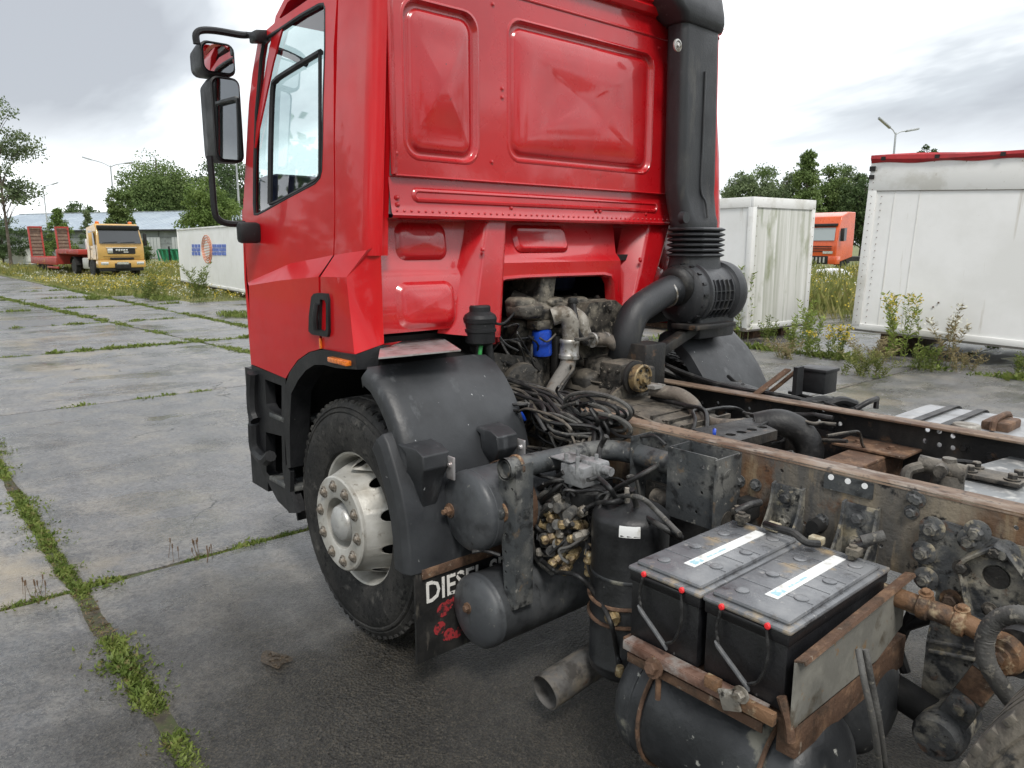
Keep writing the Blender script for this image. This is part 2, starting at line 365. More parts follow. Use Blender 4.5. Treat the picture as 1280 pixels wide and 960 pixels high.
# window glass, seal, inner seal
gl = MB(); gl.plate(win2, fn=lambda a, b, w_: Vector((a, ys(b)-.016+w_, b)), thk=0); wd = gl.build('window', glass_m, door)
sl_ = MB(); lp = [Vector((a, ys(b)-.006, b)) for a, b in win2]; lp.append(lp[0]); sl_.tube(lp, .009, 6, 1); sl_.build('window_seal', black, door)
q_ = [(337.5, 255), (338.5, 180), (341, 112), (345, 101), (352, 95), (376, 80), (401, 65)]
s2 = MB(); s2.tube([sidep(a, b, -.004) for a, b in q_], .0135, 6, 3)
s2.tube([sidep(a, b, -.004) for a, b in [(337.5, 255), (344, 253), (370, 240), (392, 227), (399, 220), (400, 205), (400, 66)]], .008, 6, 3)
s2.build('sliding_window_frame', black, door)
# door handle: black recess and grip
hd = MB()
ho = [(399, 366), (410, 367), (412, 374), (412.5, 416), (411, 421), (392, 418), (387.5, 414), (388, 395), (391, 371), (394, 367)]
hp = [sidep(a, b, BULGE+.004) for a, b in ho]
hi = [(402, 374), (408, 375), (409.5, 379), (409.5, 411), (408, 414), (401, 412)]
hip = [sidep(a, b, BULGE+.004) for a, b in hi]
hd.plate([(p.x, p.z) for p in hp], [[(p.x, p.z) for p in hip][::-1]], fn=lambda a, b, w_: Vector((a, 1.135+BULGE+.012+w_, b)), thk=.016)
hnd = hd.build('door_handle', black, door)
hg = MB(); c_ = sidep(405, 393, BULGE)
hg.box(c_.x-.02, c_.x+.02, c_.y-.05, c_.y-.035, c_.z-.08, c_.z+.08); hg.build('handle_recess', dark_m, door)
hg = MB(); a_ = sidep(396, 380, BULGE+.02); b_ = sidep(395, 412, BULGE+.02); hg.tube([a_, (a_+b_)/2+Vector((0, .006, 0)), b_], .012, 8, 3); hg.build('grip', black, door)
m = MB(); a_ = sidep(400.5, 430, BULGE+.004); m.box(a_.x-.006, a_.x+.006, a_.y-.005, a_.y+.004, a_.z-.02, a_.z+.025, .002); m.build('door_catch', amber, door)

# ---- cab shell: rear quarter, roof, front, far side
m = MB()
xs = -.12
def qx(z): # shut line X
    zz_ = [(shut[3][1], shut[3][0]), (shut[2][1], shut[2][0]), (shut[1][1], shut[1][0]), (topz, .115)]
    for (z0, x0), (z1, x1) in zip(zz_, zz_[1:]):
        if z <= z1: return x0+(x1-x0)*(z-z0)/(z1-z0)
    return .115
GAP = .009
rows = []
for z in (1.638, 1.75, 1.9, 2.1, 2.3, 2.5, topz, 2.74, 2.80, 2.835, 2.85):
    y = ys(z) if z <= topz else ys(topz)-(.0, .012, .04, .085, .15)[(2.66, 2.74, 2.80, 2.835, 2.85).index(z)]
    x0 = qx(min(z, topz))-GAP
    r_ = [Vector((x0, y-.03, z)), Vector((x0, y, z)), Vector((xs+.01, y, z))]
    for k in range(1, 6):
        a = R(90*k/5); r_.append(Vector((xs-.05*math.sin(a), y-.045+.045*math.cos(a), z)))
    r_ += [Vector((xs-.05, y-.058, z)), Vector((xs-.012, y-.066, z)), Vector((xs-.012, y-.105, z))]
    rows.append(r_)
m.sheet(rows)
# lower rear quarter with its wedge bulge and chamfered corner
A0, A1 = sidep(418.5, 318.5), sidep(459, 312.5)
Bq0, Bq1 = sidep(400.5, 346, BULGE), sidep(433, 346.5, BULGE)
Cq0, Cq1 = sidep(402.5, 436, BULGE), sidep(443, 443.5, BULGE)
E0 = Vector((-.17, 1.085, A1.z+.02)); E1 = Vector((-.17, 1.085, at(473, 430, X=-.17).z))
m.face([A0, A1, Bq1, Bq0]); m.face([Bq0, Bq1, Cq1, Cq0]); m.face([A1, E0, Bq1]); m.face([Bq1, E0, E1, Cq1])
m.face([E0, E1, E1+Vector((.10, -.03, 0)), E0+Vector((.10, -.03, 0))])
m.face([A0, Bq0, Bq0+Vector((0, -.09, 0)), A0+Vector((0, -.04, 0))]); m.face([Bq0, Cq0, Cq0+Vector((0, -.09, 0)), Bq0+Vector((0, -.09, 0))])
m.face([Cq0, Cq1, Cq1+Vector((0, -.1, 0)), Cq0+Vector((0, -.1, 0))]); m.face([Cq1, E1, E1+Vector((.02, -.1, 0)), Cq1+Vector((0, -.1, 0))])
cab = m.build('cab', red, TR, 30)
bmw = cab.modifiers.new('join', 'WELD'); bmw.merge_threshold = .0008; bv = cab.modifiers.new('soft', 'BEVEL'); bv.width = .014; bv.segments = 3; bv.limit_method = 'ANGLE'; bv.angle_limit = R(25)
# far side, front, roof, floor
m = MB()
YR = -1.13; XWR = -.158
def fs(a, b, w_): return Vector((a, -ys(b)+w_, b))
fo = [(1.04, 1.0), (1.10, 1.5), (1.08, 1.9), (.72, 2.5), (.57, topz), (.0, 2.80), (-.17, 2.80), (-.17, 1.2), (.3, 1.2), (.66, 1.02)]
fw = [(.90, 1.86), (.86, 2.0), (.66, 2.5), (.55, 2.60), (.15, 2.60), (.14, 2.2), (.17, 1.96)]
m.plate(fo, [fw], fn=fs, thk=.03)
gx = MB(); gx.plate(fw, fn=lambda a, b, w_: Vector((a, -ys(b)+.015, b)), thk=0); gx.build('far_window', glass_c, cab)
# front: A pillars, lower front, header
ft = [(1.17, 1.0), (1.19, 1.5), (1.16, 1.86)]
m.sheet([[Vector((x_, y_, z_)) for y_ in (-1.1, -.6, 0, .6, 1.1)] for x_, z_ in ft], .03)
m.sheet([[Vector((.722, y_, 2.70)) for y_ in (-1.06, 0, 1.06)], [Vector((.60, y_, 2.76)) for y_ in (-1.06, 0, 1.06)], [Vector((.40, y_, 2.80)) for y_ in (-1.03, 0, 1.03)]], .03)
for s_ in (-1, 1):
    m.sheet([[Vector((1.165, s_*1.05, 1.0)), Vector((1.04, s_*1.135, 1.0))], [Vector((1.17, s_*1.06, 1.5)), Vector((1.095, s_*1.135, 1.5))], [Vector((1.105, s_*1.114, 1.86)), Vector((1.085, s_*1.12, 1.9))], [Vector((.81, s_*1.074, 2.52)), Vector((.725, s_*1.083, 2.5))], [Vector((.72, s_*1.060, 2.70)), Vector((.60, s_*1.073, topz))]], .008)
cf = m.build('cab_body', red, TR)
gx = MB(); gx.sheet([[Vector((1.12, y_, 1.87)) for y_ in (-1.11, 0, 1.11)], [Vector((.812, y_, 2.52)) for y_ in (-1.074, 0, 1.074)], [Vector((.722, y_, 2.70)) for y_ in (-1.060, 0, 1.060)]]); gx.build('windscreen', glass_c, TR)
m = MB(); rr = []
for x_, z_ in ((.40, 2.80), (.25, 2.86), (.0, 2.89), (-.13, 2.885), (-.19, 2.87), (-.20, 2.845)):
    rr.append([Vector((x_, y_, z_-.10*max(0, (abs(y_)-.85)/.2)**2)) for y_ in (1.03, 1.0, .9, .5, 0, -.5, -.9, -1.0, -1.03)])
m.sheet(rr, .02); m.build('roof', red, TR)
m = MB(); rw_ = []
for z_, yb_ in ((1.25, -1.255), (1.55, -1.27), (1.8, -1.262), (2.16, -1.225), (2.5, -1.165), (2.7, -1.12), (2.82, -1.06)):
    rw_.append([Vector((XWR, -1.05, z_)), Vector((XWR, yb_+.07, z_)), Vector((XWR+.02, yb_+.022, z_)), Vector((XWR+.06, yb_, z_)), Vector((XWR+.30, yb_+.02, z_)), Vector((XWR+.50, -ys(z_)-.03, z_))])
m.sheet(rw_, .01); m.build('far_corner_panel', red, TR, 40)
# interior: lining behind, floor, seats, dashboard, visor
m = MB(); m.box(-.125, -.115, -1.08, 1.05, 1.80, 2.75); m.box(.05, 1.1, .64, 1.08, 1.36, 1.38); m.box(.05, 1.1, -1.08, -.56, 1.36, 1.38); m.box(-.10, .40, -1.02, 1.02, 2.76, 2.785)
m.box(.75, 1.12, -1.05, 1.05, 1.35, 1.83, .04); m.build('cab_lining', liner, TR)
m = MB()
for y_ in (.55, -.55):
    m.box(.28, .40, y_-.25, y_+.25, 1.55, 2.06, .05); m.box(.30, .80, y_-.25, y_+.25, 1.42, 1.56, .05); m.box(.30, .38, y_-.13, y_+.13, 2.08, 2.24, .04)
m.split('seat', seat_m, TR)
m = MB(); m.box(.93, 1.13, .25, 1.03, 1.36, 2.03, .04); m.box(.80, .95, .40, .95, 1.5, 1.90, .04); m.build('dashboard', seat_m, TR)
m = MB(); cc = Vector((.74, .56, 1.93)); m.tube([cc+Vector((.07*math.sin(t), .23*math.cos(t), .22*math.sin(t))) for t in [2*PI*k/28 for k in range(29)]], .014, 8, 1, (False, False)); m.tube([cc+Vector((0, -.22, 0)), cc+Vector((.04, 0, -.02)), cc+Vector((0, .22, 0))], .014, 6, 2); m.tube([cc, cc+Vector((.25, 0, -.35))], .025, 8, 1); m.build('steering_wheel', black, TR)
m = MB(); m.tube([at(338, 60, X=.95), at(360, 68, X=.95), at(384, 80, X=.95)], .018, 8, 3); m.build('sun_visor', black, TR)

# ---- rear wall of the cab
XW = -.165
def wall_pt(d): return lambda a, b: Vector((XW+d, a, b))
def loops_fill(m, lp2, prof, bulge, rings_, seed, inner_noise):
    """lp2(inset)-> 2d loop ; prof [(inset, depth)] ; depth is into the cab"""
    L_ = []
    for ins, d in prof:
        L_.append([Vector((XW+d, a, b)) for a, b in lp2(ins)])
    last = lp2(prof[-1][0]); cy = sum(a for a, b in last)/len(last); cz = sum(b for a, b in last)/len(last)
    for k in range(1, rings_+1):
        f = 1-k/rings_*.985
        g = []
        for a, b in last:
            y_, z_ = cy+(a-cy)*f, cz+(b-cz)*f
            g.append(Vector((XW+prof[-1][1]-bulge*(1-f*f)-inner_noise*(1-f**4)*noise.noise(Vector((y_*3+seed, z_*3.2, seed))), y_, z_)))
        L_.append(g)
    m.rings(L_, True, (False, True))
R1 = (.585, .965, 2.008, 2.615); R2 = (-.555, .435, 2.035, 2.635)
f1 = lambda i: rrect(R1[0]+i, R1[1]-i, R1[2]+i, R1[3]-i, .075-i*.6, 6)
f2 = lambda i: rrect(R2[0]+i, R2[1]-i, R2[2]+i, R2[3]-i, .075-i*.6, 6)
m = MB()
m.plate([(1.025, 1.952), (1.025, 2.80), (-1.08, 2.80), (-1.08, 1.952)], [f1(0), f2(0)], fn=lambda a, b, w_: Vector((XW-w_, a, b)), thk=0)
pr = [(0, 0), (.004, -.003), (.010, -.0035), (.014, .001), (.018, .015), (.024, .019), (.036, .019), (.041, .015), (.046, .007), (.056, .004)]
loops_fill(m, f1, pr, .014, 12, 2.0, .026)
loops_fill(m, f2, pr, .022, 16, 5.0, .040)
# folded lower edge, joggle beads at the top
m.sheet([[Vector((XW, 1.025, 1.952)), Vector((XW, -1.08, 1.952))], [Vector((XW-.012, 1.025, 1.946)), Vector((XW-.012, -1.08, 1.946))], [Vector((XW+.02, 1.025, 1.938)), Vector((XW+.02, -1.08, 1.938))]])
for z_, r_ in ((2.715, .006),):
    m.sheet([[Vector((XW-r_*math.sin(t), y_, z_+r_*1.3*math.cos(t))) for y_ in (1.02, -1.07)] for t in (0, .6, 1.2, 1.6, 2.2, 2.8, PI)])
m.sheet([[Vector((XW-.001, 1.025, 1.95)), Vector((XW-.001, 1.025, 2.8))], [Vector((XW-.014, 1.018, 1.95)), Vector((XW-.014, 1.018, 2.8))], [Vector((XW-.001, .995, 1.95)), Vector((XW-.001, .995, 2.8))]])
rear = m.build('rear_panel', red_in, TR, 45, recalc=True)
m = MB(); rimz = 2.80
m.sheet([[Vector((x_, y_, z_)) for y_ in (1.03, -1.08)] for x_, z_ in ((XW, 2.80), (XW-.03, 2.805), (XW-.045, 2.83), (XW-.035, 2.86), (XW, 2.87))]); m.build('roof_gutter', red, TR)
# ledge under it with a long pressed bead and rivets
XL = XW+.012
m = MB()
prof = [(XL, 1.945), (XL-.004, 1.90), (XL-.012, 1.84), (XL-.018, 1.805), (XL-.026, 1.795), (XL-.022, 1.785), (XL+.09, 1.782), (XL+.11, 1.77)]
ysl = (1.03, .96, .9, .4, 0, -.4, -.9, -1.08)
m.sheet([[Vector((x_, y_, z_)) for y_ in ysl] for x_, z_ in prof])
L_ = []
for ins, d in ((0, 0), (.006, .008), (.014, .010), (.02, .004)):
    L_.append([Vector((XL-.006-.08*(1.90-b)-d, a, b)) for a, b in rrect(-.62+ins, .93-ins, 1.845+ins, 1.905-ins, .026-ins*.6, 4)])
m.rings(L_, True, (False, True))
ledge = m.build('rear_ledge', red_in, TR, 40)
rv = None
for i in range(58):
    y_ = 1.005-i*.034
    if rv is None:
        q = MB(); q.lathe([(.0062, 0), (.0052, .0025), (.003, .004)], (0, 0, 0), (-1, 0, 0), 7); rv = q.build('rivet', red_in, ledge); rv.location = (XL-.0165, y_, 1.812)
    else:
        o = rv.copy(); C.objects.link(o); o.parent = ledge; o.location = (XL-.0165, y_, 1.812)
q = MB()
for py, pz, X_ in ((1.0, 2.03, XW), (.52, 2.03, XW), (.51, 2.66, XW), (.46, 2.335, XW), (.46, 2.30, XW), (-.585, 2.665, XW), (1.0, 1.862, XL-.012), (1.0, 1.835, XL-.014), (.41, 1.84, XL-.012), (-.14, 1.842, XL-.013), (-.17, 1.842, XL-.013), (-.52, 1.838, XL-.013)):
    q.bolt((X_, py, pz), (-1, 0, 0), .007, .006)
q.split('panel_screw', red_in, TR)

# ---- lower rear wall: two bays, two splayed ribs, the tunnel with its opening
XB = -.085
def bay(name, y0, y1, emb):
    m = MB()
    pts = [(XB+.03, 1.785), (XB+.015, 1.70), (XB+.005, 1.585), (XB-.012, 1.562), (XB-.022, 1.545), (XB-.035, 1.44), (XB-.05, 1.34), (XB-.045, 1.325), (XB+.04, 1.315)]
    yy = [y0+(y1-y0)*i/6 for i in range(7)]
    m.sheet([[Vector((x_, y_, z_)) for y_ in yy] for x_, z_ in pts])
    for (a0, a1, b0, b1, d0, x_at) in emb:
        L_ = []
        for ins, d in ((-.012, -.004), (0, .004), (.008, .014), (.02, .020), (.032, .021)):
            L_.append([Vector((x_at(b)-d, a, b)) for a, b in rrect(a0+ins, a1-ins, b0+ins, b1-ins, .045-ins*.5, 5)])
        last = L_[-1]; cen = sum(last, Vector())/len(last)
        for f in (.7, .4, .05): L_.append([cen+(p-cen)*f-Vector((.008*(1-f*f), 0, 0)) for p in last])
        m.rings(L_, True, (False, True))
    return m.build(name, red_in, TR, 40)
xu = lambda z: XB+.03-(1.785-z)*.125
xlow = lambda z: XB-.018-(1.56-z)*.145
bay('lower_rear_panel', 1.10, .56, [(.70, .955, 1.62, 1.765, 0, xu), (.70, .985, 1.345, 1.525, 0, xlow)])
bay('lower_rear_panel', -.56, -1.1, [(-1.0, -.72, 1.40, 1.74, 0, xu)])
# tunnel panel between the ribs
m = MB()
XT = -.150
OP = [(620, 430), (617.5, 400), (619, 358), (621, 349), (628, 345.5), (650, 343.5), (700, 341.5), (755, 340), (764, 342), (768, 350), (770, 400), (771, 440)]
op = [(p.y, p.z) for p in [at(a, b, X=XT) for a, b in OP]]
ztop = 1.60
outer = [(.60, 1.22), (.60, ztop), (-.40, ztop), (-.40, 1.15)]
outer = [(.575, op[0][1]), (.55, ztop), (-.35, ztop), (-.385, op[-1][1])]+op[::-1]
m.plate(outer, fn=lambda a, b, w_: Vector((XT-w_, a, b)), thk=.0)
L_ = []
for d, ins in ((0, 0), (-.010, .004), (-.012, .012), (0, .02), (.05, .02)):
    cy, cz = .1, 1.38
    L_.append([Vector((XT+d, a-(a-cy)/abs(a-cy)*ins, b-(ins if b > 1.45 else 0))) for a, b in op])
m.rings(L_, False)
# sloping face above, with a pressed slot
m.sheet([[Vector((XT, y_, ztop)) for y_ in (.55, 0, -.35)], [Vector((XT+.012, y_, ztop+.016)) for y_ in (.53, 0, -.35)], [Vector((XT+.035, y_, ztop+.04)) for y_ in (.50, 0, -.35)], [Vector((XB+.02, y_, 1.785)) for y_ in (.42, 0, -.38)]])
L_ = []
for ins, d in ((-.008, -.003), (0, .006), (.010, .014), (.02, .010)):
    L_.append([Vector((XB+.02-(1.785-b)*.40-d, a, b)) for a, b in rrect(.0+ins, .33-ins, 1.655+ins, 1.765-ins, .03-ins*.4, 4)])
m.rings(L_, True, (False, True))
m.build('engine_tunnel_panel', red_in, TR, 40)
def rib(tl, tr, bl, br, d0, d1):
    m = MB()
    tp = [at(a, b, X=XB) for a, b in (tl, tr)]; bt = [at(a, b, X=XB-.05) for a, b in (bl, br)]
    rows = []
    for i in range(9):
        f = i/8; a = tp[0].lerp(bt[0], f); b = tp[1].lerp(bt[1], f); d = d0+(d1-d0)*f
        wv = b-a; u = wv*.18
        rows.append([a+Vector((.05, 0, 0))-u, a-u*.3, a+u-Vector((d, 0, 0)), b-u-Vector((d, 0, 0)), b+u*.3, b+u+Vector((.05, 0, 0))])
    m.sheet(rows)
    o = m.build('tunnel_rib', red_in, TR, 25)
    b_ = o.modifiers.new('soft', 'BEVEL'); b_.width = .012; b_.segments = 3; b_.limit_method = 'ANGLE'; b_.angle_limit = R(20)
    return o
rib((593, 272), (630, 274), (566, 418), (622, 420), .055, .075)
rib((795, 280), (836, 280), (764, 420), (792, 408), .055, .075)
q = MB()
for a, b in ((603, 312), (596, 370), (607, 402), (800, 325)): q.bolt(at(a, b, X=XB-.09), (-1, 0, .2), .009, .008)
q.split('rib_bolt', red_in, TR)
# dark inside of the tunnel
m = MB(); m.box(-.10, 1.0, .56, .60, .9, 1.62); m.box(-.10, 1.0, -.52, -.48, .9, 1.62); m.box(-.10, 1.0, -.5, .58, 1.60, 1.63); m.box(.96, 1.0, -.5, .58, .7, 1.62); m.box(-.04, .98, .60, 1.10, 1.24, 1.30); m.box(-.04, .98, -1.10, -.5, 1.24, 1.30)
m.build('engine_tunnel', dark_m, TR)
m = MB(); m.obox(at(640, 372, X=.12), (.5, 0, 0), (0, .10, .02), (0, -.05, .28), .01); m.build('tunnel_heat_shield', engine_m, TR)

# ---- arch trim, indicator, steps
m = MB()
AO = [(475, 432), (444, 443.5), (420, 440), (403, 437), (388, 440), (373, 450), (362, 465), (355.5, 485), (355, 530), (359, 585)]
AI = [(472, 461), (446, 462), (420, 460), (405, 456), (393, 456), (382, 463), (372, 476), (364, 492), (362, 535), (363, 585)]
ro = [sidep(a, b, BULGE+.012) for a, b in AO]; ri = [sidep(a, b, BULGE+.012) for a, b in AI]
ro[0] = at(*AO[0], X=-.17); ri[0] = at(*AI[0], X=-.17)
inn = [p-Vector((0, .10, 0)) for p in ri]
out_ = [p-Vector((0, .06, 0)) for p in ro]
m.sheet(list(map(list, zip(out_, ro, ri, inn))))
m.build('wheel_arch_trim', black, TR, 50)
m = MB(); a_, b_ = sidep(413, 445, BULGE+.02), sidep(437, 459, BULGE+.02)
m.box(b_.x, a_.x, a_.y-.02, a_.y+.016, b_.z+.004, a_.z-.002, .004, 2); m.build('side_indicator', amber, TR)
# wheel arch liner (dark bowl over the wheel)
m = MB(); rws = []
for i in range(15):
    a = R(-20+ i*130/14); r_ = .66
    rws.append([Vector((r_*math.cos(a)*1.0+.02, y_, .55+r_*math.sin(a))) for y_ in (1.12, .6)])
m.sheet(rws, .015); m.box(-.25, .7, .56, .60, .35, 1.10); m.build('wheel_arch_liner', dark_m, TR)
# step unit at the front corner
def sp(px, py, off=.05): return sidep(px, py, off)
m = MB()
so_ = [(314, 456), (357, 473), (356, 500), (356, 560), (358, 600), (366, 625), (373, 640), (361, 640), (347, 626), (328, 590), (319, 560), (317, 545), (317, 528), (316, 500), (316, 475)]
p_ = [sp(*q) for q in so_]
holes = [[sp(*q) for q in ((331, 474), (352, 482), (352, 520), (337, 512), (333, 505))], [sp(*q) for q in ((332, 540), (352, 545), (353, 585), (356, 610), (345, 604), (333, 590))]]
m.plate([(p.x, p.z) for p in p_], [[(p.x, p.z) for p in h] for h in holes], fn=lambda a, b, w_: Vector((a, 1.185+w_, b)), thk=.05)
m.box(.70, 1.12, .80, .84, .30, 1.06); m.box(.95, 1.16, .84, 1.14, .40, 1.04)
st = m.build('step_unit', black, TR, 30)
for (l, r_, zt) in (((337, 515), (357, 527), 0), ((337, 594), (359, 615), 0)):
    m = MB(); a_, b_ = sp(*l), sp(*r_)
    m.box(b_.x-.06, a_.x, .86, 1.19, a_.z-.025, a_.z, .006); m.build('step_tread', alu if False else steel_g, st)
m = MB(); a_ = [sp(*q, .07) for q in ((316, 466), (315, 490), (316.5, 515), (320, 526))]; m.tube(a_, .03, 8, 3)
a_ = [sp(*q, .07) for q in ((317, 530), (319, 560), (331, 575), (338, 570))]; m.tube(a_, .03, 8, 3); m.build('bumper_corner', black, st)
m = MB(); m.plate([(p.x, p.z) for p in [sp(*q, .06) for q in ((359, 580), (364, 590), (364, 615), (373, 641), (362, 641), (357, 615))]], fn=lambda a, b, w_: Vector((a, 1.20+w_, b)), thk=.02); m.build('step_flap', black, st)

# ---- mirrors
XM = 1.0
MR = empty('mirror', (0, 0, 0)); MR.parent = TR
m = MB(); mp_ = lambda a, b, dx=0: at(a, b, X=XM+dx)
m.tube([sidep(329, 47, -.01), sidep(324, 46, .03), mp_(312, 44), mp_(300, 43.5), mp_(270, 38.5), mp_(252, 38), mp_(245, 43), mp_(246, 55)], .016, 8, 4)
m.tube([mp_(262, 195), mp_(265, 225), mp_(268, 262), mp_(272, 273), mp_(283, 279), mp_(306, 280)], .016, 8, 4)
m.split('mirror_arm', black, MR)
m = MB(); m.obox(sidep(324, 46, .02), (.08, 0, 0), (0, .07, -.01), (0, .0, .05), .01); m.obox(sidep(311, 291, .05), (.06, 0, 0), (0, .11, 0), (0, 0, .10), .02); m.split('mirror_bracket', black, MR)
def mirror(x0, x1, y0, y1, skew):
    cs = [at(a, b, X=XM) for a, b in ((x0, y0), (x1, y0+skew), (x1, y1), (x0+1, y1))]
    ya, yb = cs[0].y, cs[1].y; za, zb = cs[2].z, (cs[0].z+cs[1].z)/2
    lo_, hi_ = min(ya, yb), max(ya, yb)
    m = MB(); L_ = []
    for dx, ins in ((.004, .012), (-.004, .006), (0.0, 0), (.08, 0), (.17, .010), (.21, .05)):
        L_.append([Vector((XM+dx, a, b)) for a, b in rrect(lo_+ins, hi_-ins, za+ins, zb-ins, .035, 4)])
    m.rings(L_); o = m.build('mirror_housing', black, MR, 40)
    m = MB(); m.plate(rrect(lo_+.013, hi_-.013, za+.014, zb-.014, .028, 4), fn=lambda a, b, w_: Vector((XM-.018+.06*(a-lo_), a, b)), thk=0)
    m.build('mirror_glass', mirror_m, o)
mirror(249, 292, 51, 97, 3); mirror(262, 299, 94, 204, 4)

# ---- front wheel
WY = 1.0
def wheel(cx, cy, cz, side, rm, parent, detail=True):
    WH = empty('wheel', (cx, cy, cz)); WH.parent = parent
    ax = (0, side, 0); o = (0, 0, 0)
    m = MB()
    pf = [(.285, .125), (.30, .150), (.335, .162), (.38, .168), (.42, .170), (.452, .165), (.462, .158), (.468, .162), (.476, .160), (.482, .150), (.488, .154), (.495, .150), (.505, .142), (.512, .136), (.52, .118)]
    for g in (.085, .035, -.035, -.085): pf += [(.522, g+.010), (.508, g+.008), (.508, g-.008), (.522, g-.010)]
    pf += [(.52, -.118), (.505, -.142), (.46, -.16), (.38, -.165), (.30, -.15), (.285, -.12)]
    m.lathe(pf, o, ax, 72, (False, False)); ty = m.build('tyre', rm, WH, 30)
    m = MB()
    for i in range(64):
        a = 2*PI*i/64
        c_, s_ = math.cos(a), math.sin(a)
        for w_ in (.128, -.128):
            m.obox((c_*.512, side*w_, s_*.512), (c_*.016, 0, s_*.016), (0, .028, 0), (-s_*.026, 0, c_*.026), .002)
    m.build('shoulder_lugs', rm, ty)
    return WH, ty
WH, _ = wheel(0, WY, .524, 1, rubber, TR)
m = MB()
m.lathe([(.285, .126), (.292, .134), (.290, .138), (.282, .134), (.272, .115), (.268, .06), (.266, .0), (.266, -.05)], (0, 0, 0), (0, 1, 0), 64, (False, False))
# cone of the disc with ten hand holes
hol = [[(.228+.017*math.cos(t))*math.cos(a+.105*math.sin(t)) for t in [2*PI*k/14 for k in range(14)]] for a in [0]]
nh = 10
hs = []
for i in range(nh):
    a = 2*PI*(i+.5)/nh; hs.append([((.241+.0165*math.cos(t))*math.cos(a+.105*math.sin(t)), (.241+.0165*math.cos(t))*math.sin(a+.105*math.sin(t))) for t in [2*PI*k/14 for k in range(14)]])
def cone(a, b, w_):
    r_ = math.hypot(a, b); t = (r_-.205)/(.268-.205)
    return Vector((a, .212-.182*max(0, t)**1.1+w_, b))
m.plate(circ(0, 0, .268, 80), hs+[circ(0, 0, .205, 60)], fn=cone, thk=.010)
m.lathe([(.205, .212), (.204, .224), (.197, .229), (.117, .229), (.110, .225), (.108, .15)], (0, 0, 0), (0, 1, 0), 60, (False, False))
rim = m.build('rim', rim_m, WH, 30)
m = MB(); m.lathe([(.108, .12), (.108, .16), (.092, .165), (.085, .19), (.072, .225), (.05, .240), (.02, .245), (0, .245)], (0, 0, 0), (0, 1, 0), 32, (True, True)); hubo = m.build('hub', hub_m, WH, 35)
m = MB(); m.lathe([(.265, -.06), (.2, -.08), (.1, -.05)], (0, 0, 0), (0, 1, 0), 32); m.build('brake_drum', dark_m, WH)
ntm = None
for i in range(10):
    a = 2*PI*(i+.2)/10
    p = Vector((.160*math.cos(a), .228, .160*math.sin(a)))
    if ntm is None:
        q = MB(); q.lathe([(.026, 0), (.026, .004), (.021, .006), (.019, .010)], (0, 0, 0), (0, 1, 0), 18, (False, False)); q.lathe([(.0165, -.002), (.0165, .012), (.013, .016)], (0, 0, 0), (0, 1, 0), 6); q.lathe([(.009, .012), (.008, .020)], (0, 0, 0), (0, 1, 0), 10)
        ntm = q.build('wheel_nut', nut_m, WH); ntm.location = p
    else:
        o = ntm.copy(); C.objects.link(o); o.parent = WH; o.location = p

# ---- left mudguard
PF = [(-.235, 1.19), (-.245, 1.202), (-.30, 1.182), (-.36, 1.135), (-.415, 1.075), (-.46, 1.005), (-.495, .93), (-.52, .85), (-.54, .75), (-.55, .62), (-.553, .50)]
def fen(ys_, lipo):
    rows = []
    for i, (x_, z_) in enumerate(PF):
        n_ = Vector((x_, 0, z_-.52)).normalized()
        rows.append([Vector((x_, 1.205, z_))-n_*lipo, Vector((x_, 1.21, z_))-n_*lipo*.3, Vector((x_, 1.195, z_))+n_*.004, Vector((x_, 1.15, z_))+n_*.008, Vector((x_, .9, z_))+n_*.008, Vector((x_, .70, z_))+n_*.006, Vector((x_, .63, z_)), Vector((x_, .62, z_))-n_*.02])
    return rows
m = MB(); rws = fen(None, .055); m.sheet(rws, .010)
m.sheet([[Vector((-.235, y_, 1.19)) for y_ in (1.20, 1.0, .8, .62)], [Vector((-.20, y_, 1.215+.004*math.sin(y_*30))) for y_ in (1.18, 1.0, .8, .62)]], .008)
gd = m.build('mudguard', fender_m, TR, 50)
m = MB(); rws = []
for x_, z_ in [(-.405, .985), (-.435, .955), (-.475, .885), (-.515, .80), (-.545, .70), (-.560, .60), (-.565, .50)]:
    n_ = Vector((x_, 0, z_-.52)).normalized()
    rws.append([Vector((x_, 1.255, z_))-n_*.07, Vector((x_, 1.258, z_))-n_*.012, Vector((x_, 1.245, z_))+n_*.012, Vector((x_, 1.20, z_))+n_*.02, Vector((x_, 1.10, z_))+n_*.02, Vector((x_, .72, z_))+n_*.018, Vector((x_, .70, z_))])
m.sheet(rws, .010)
# moulded brackets
for (px, py, w_, h_) in ((543, 577, .115, .09), (632, 553, .10, .075)):
    c_ = at(px, py, X=-.60)
    prof_ = [(-.50, .055), (-.565, .05), (-.612, .03), (-.618, -.02), (-.595, -.055), (-.555, -.21 if px < 600 else -.09)]
    rows = []
    for i, (x_, dz) in enumerate(prof_):
        hw = w_/2*(1 if i < 4 else (.85 if i < 5 else .45))
        rows.append([Vector((x_+.09, c_.y+hw+.012, c_.z+dz)), Vector((x_, c_.y+hw, c_.z+dz)), Vector((x_, c_.y-hw, c_.z+dz)), Vector((x_+.09, c_.y-hw-.012, c_.z+dz))])
    m.sheet(rows)
gl_ = m.build('lower_mudguard', fender_m, gd, 35)
bv = gl_.modifiers.new('soft', 'BEVEL'); bv.width = .012; bv.segments = 3; bv.limit_method = 'ANGLE'
for a, b in ((562, 580), (650, 558)):
    m = MB(); c_ = at(a, b, X=-.62); m.box(c_.x-.03, c_.x+.015, c_.y-.004, c_.y+.004, c_.z-.055, c_.z+.03, .002); m.bolt(c_+Vector((-.008, .004, .0)), (0, 1, 0), .008, .008); m.build('guard_bracket', plate_m, gd)
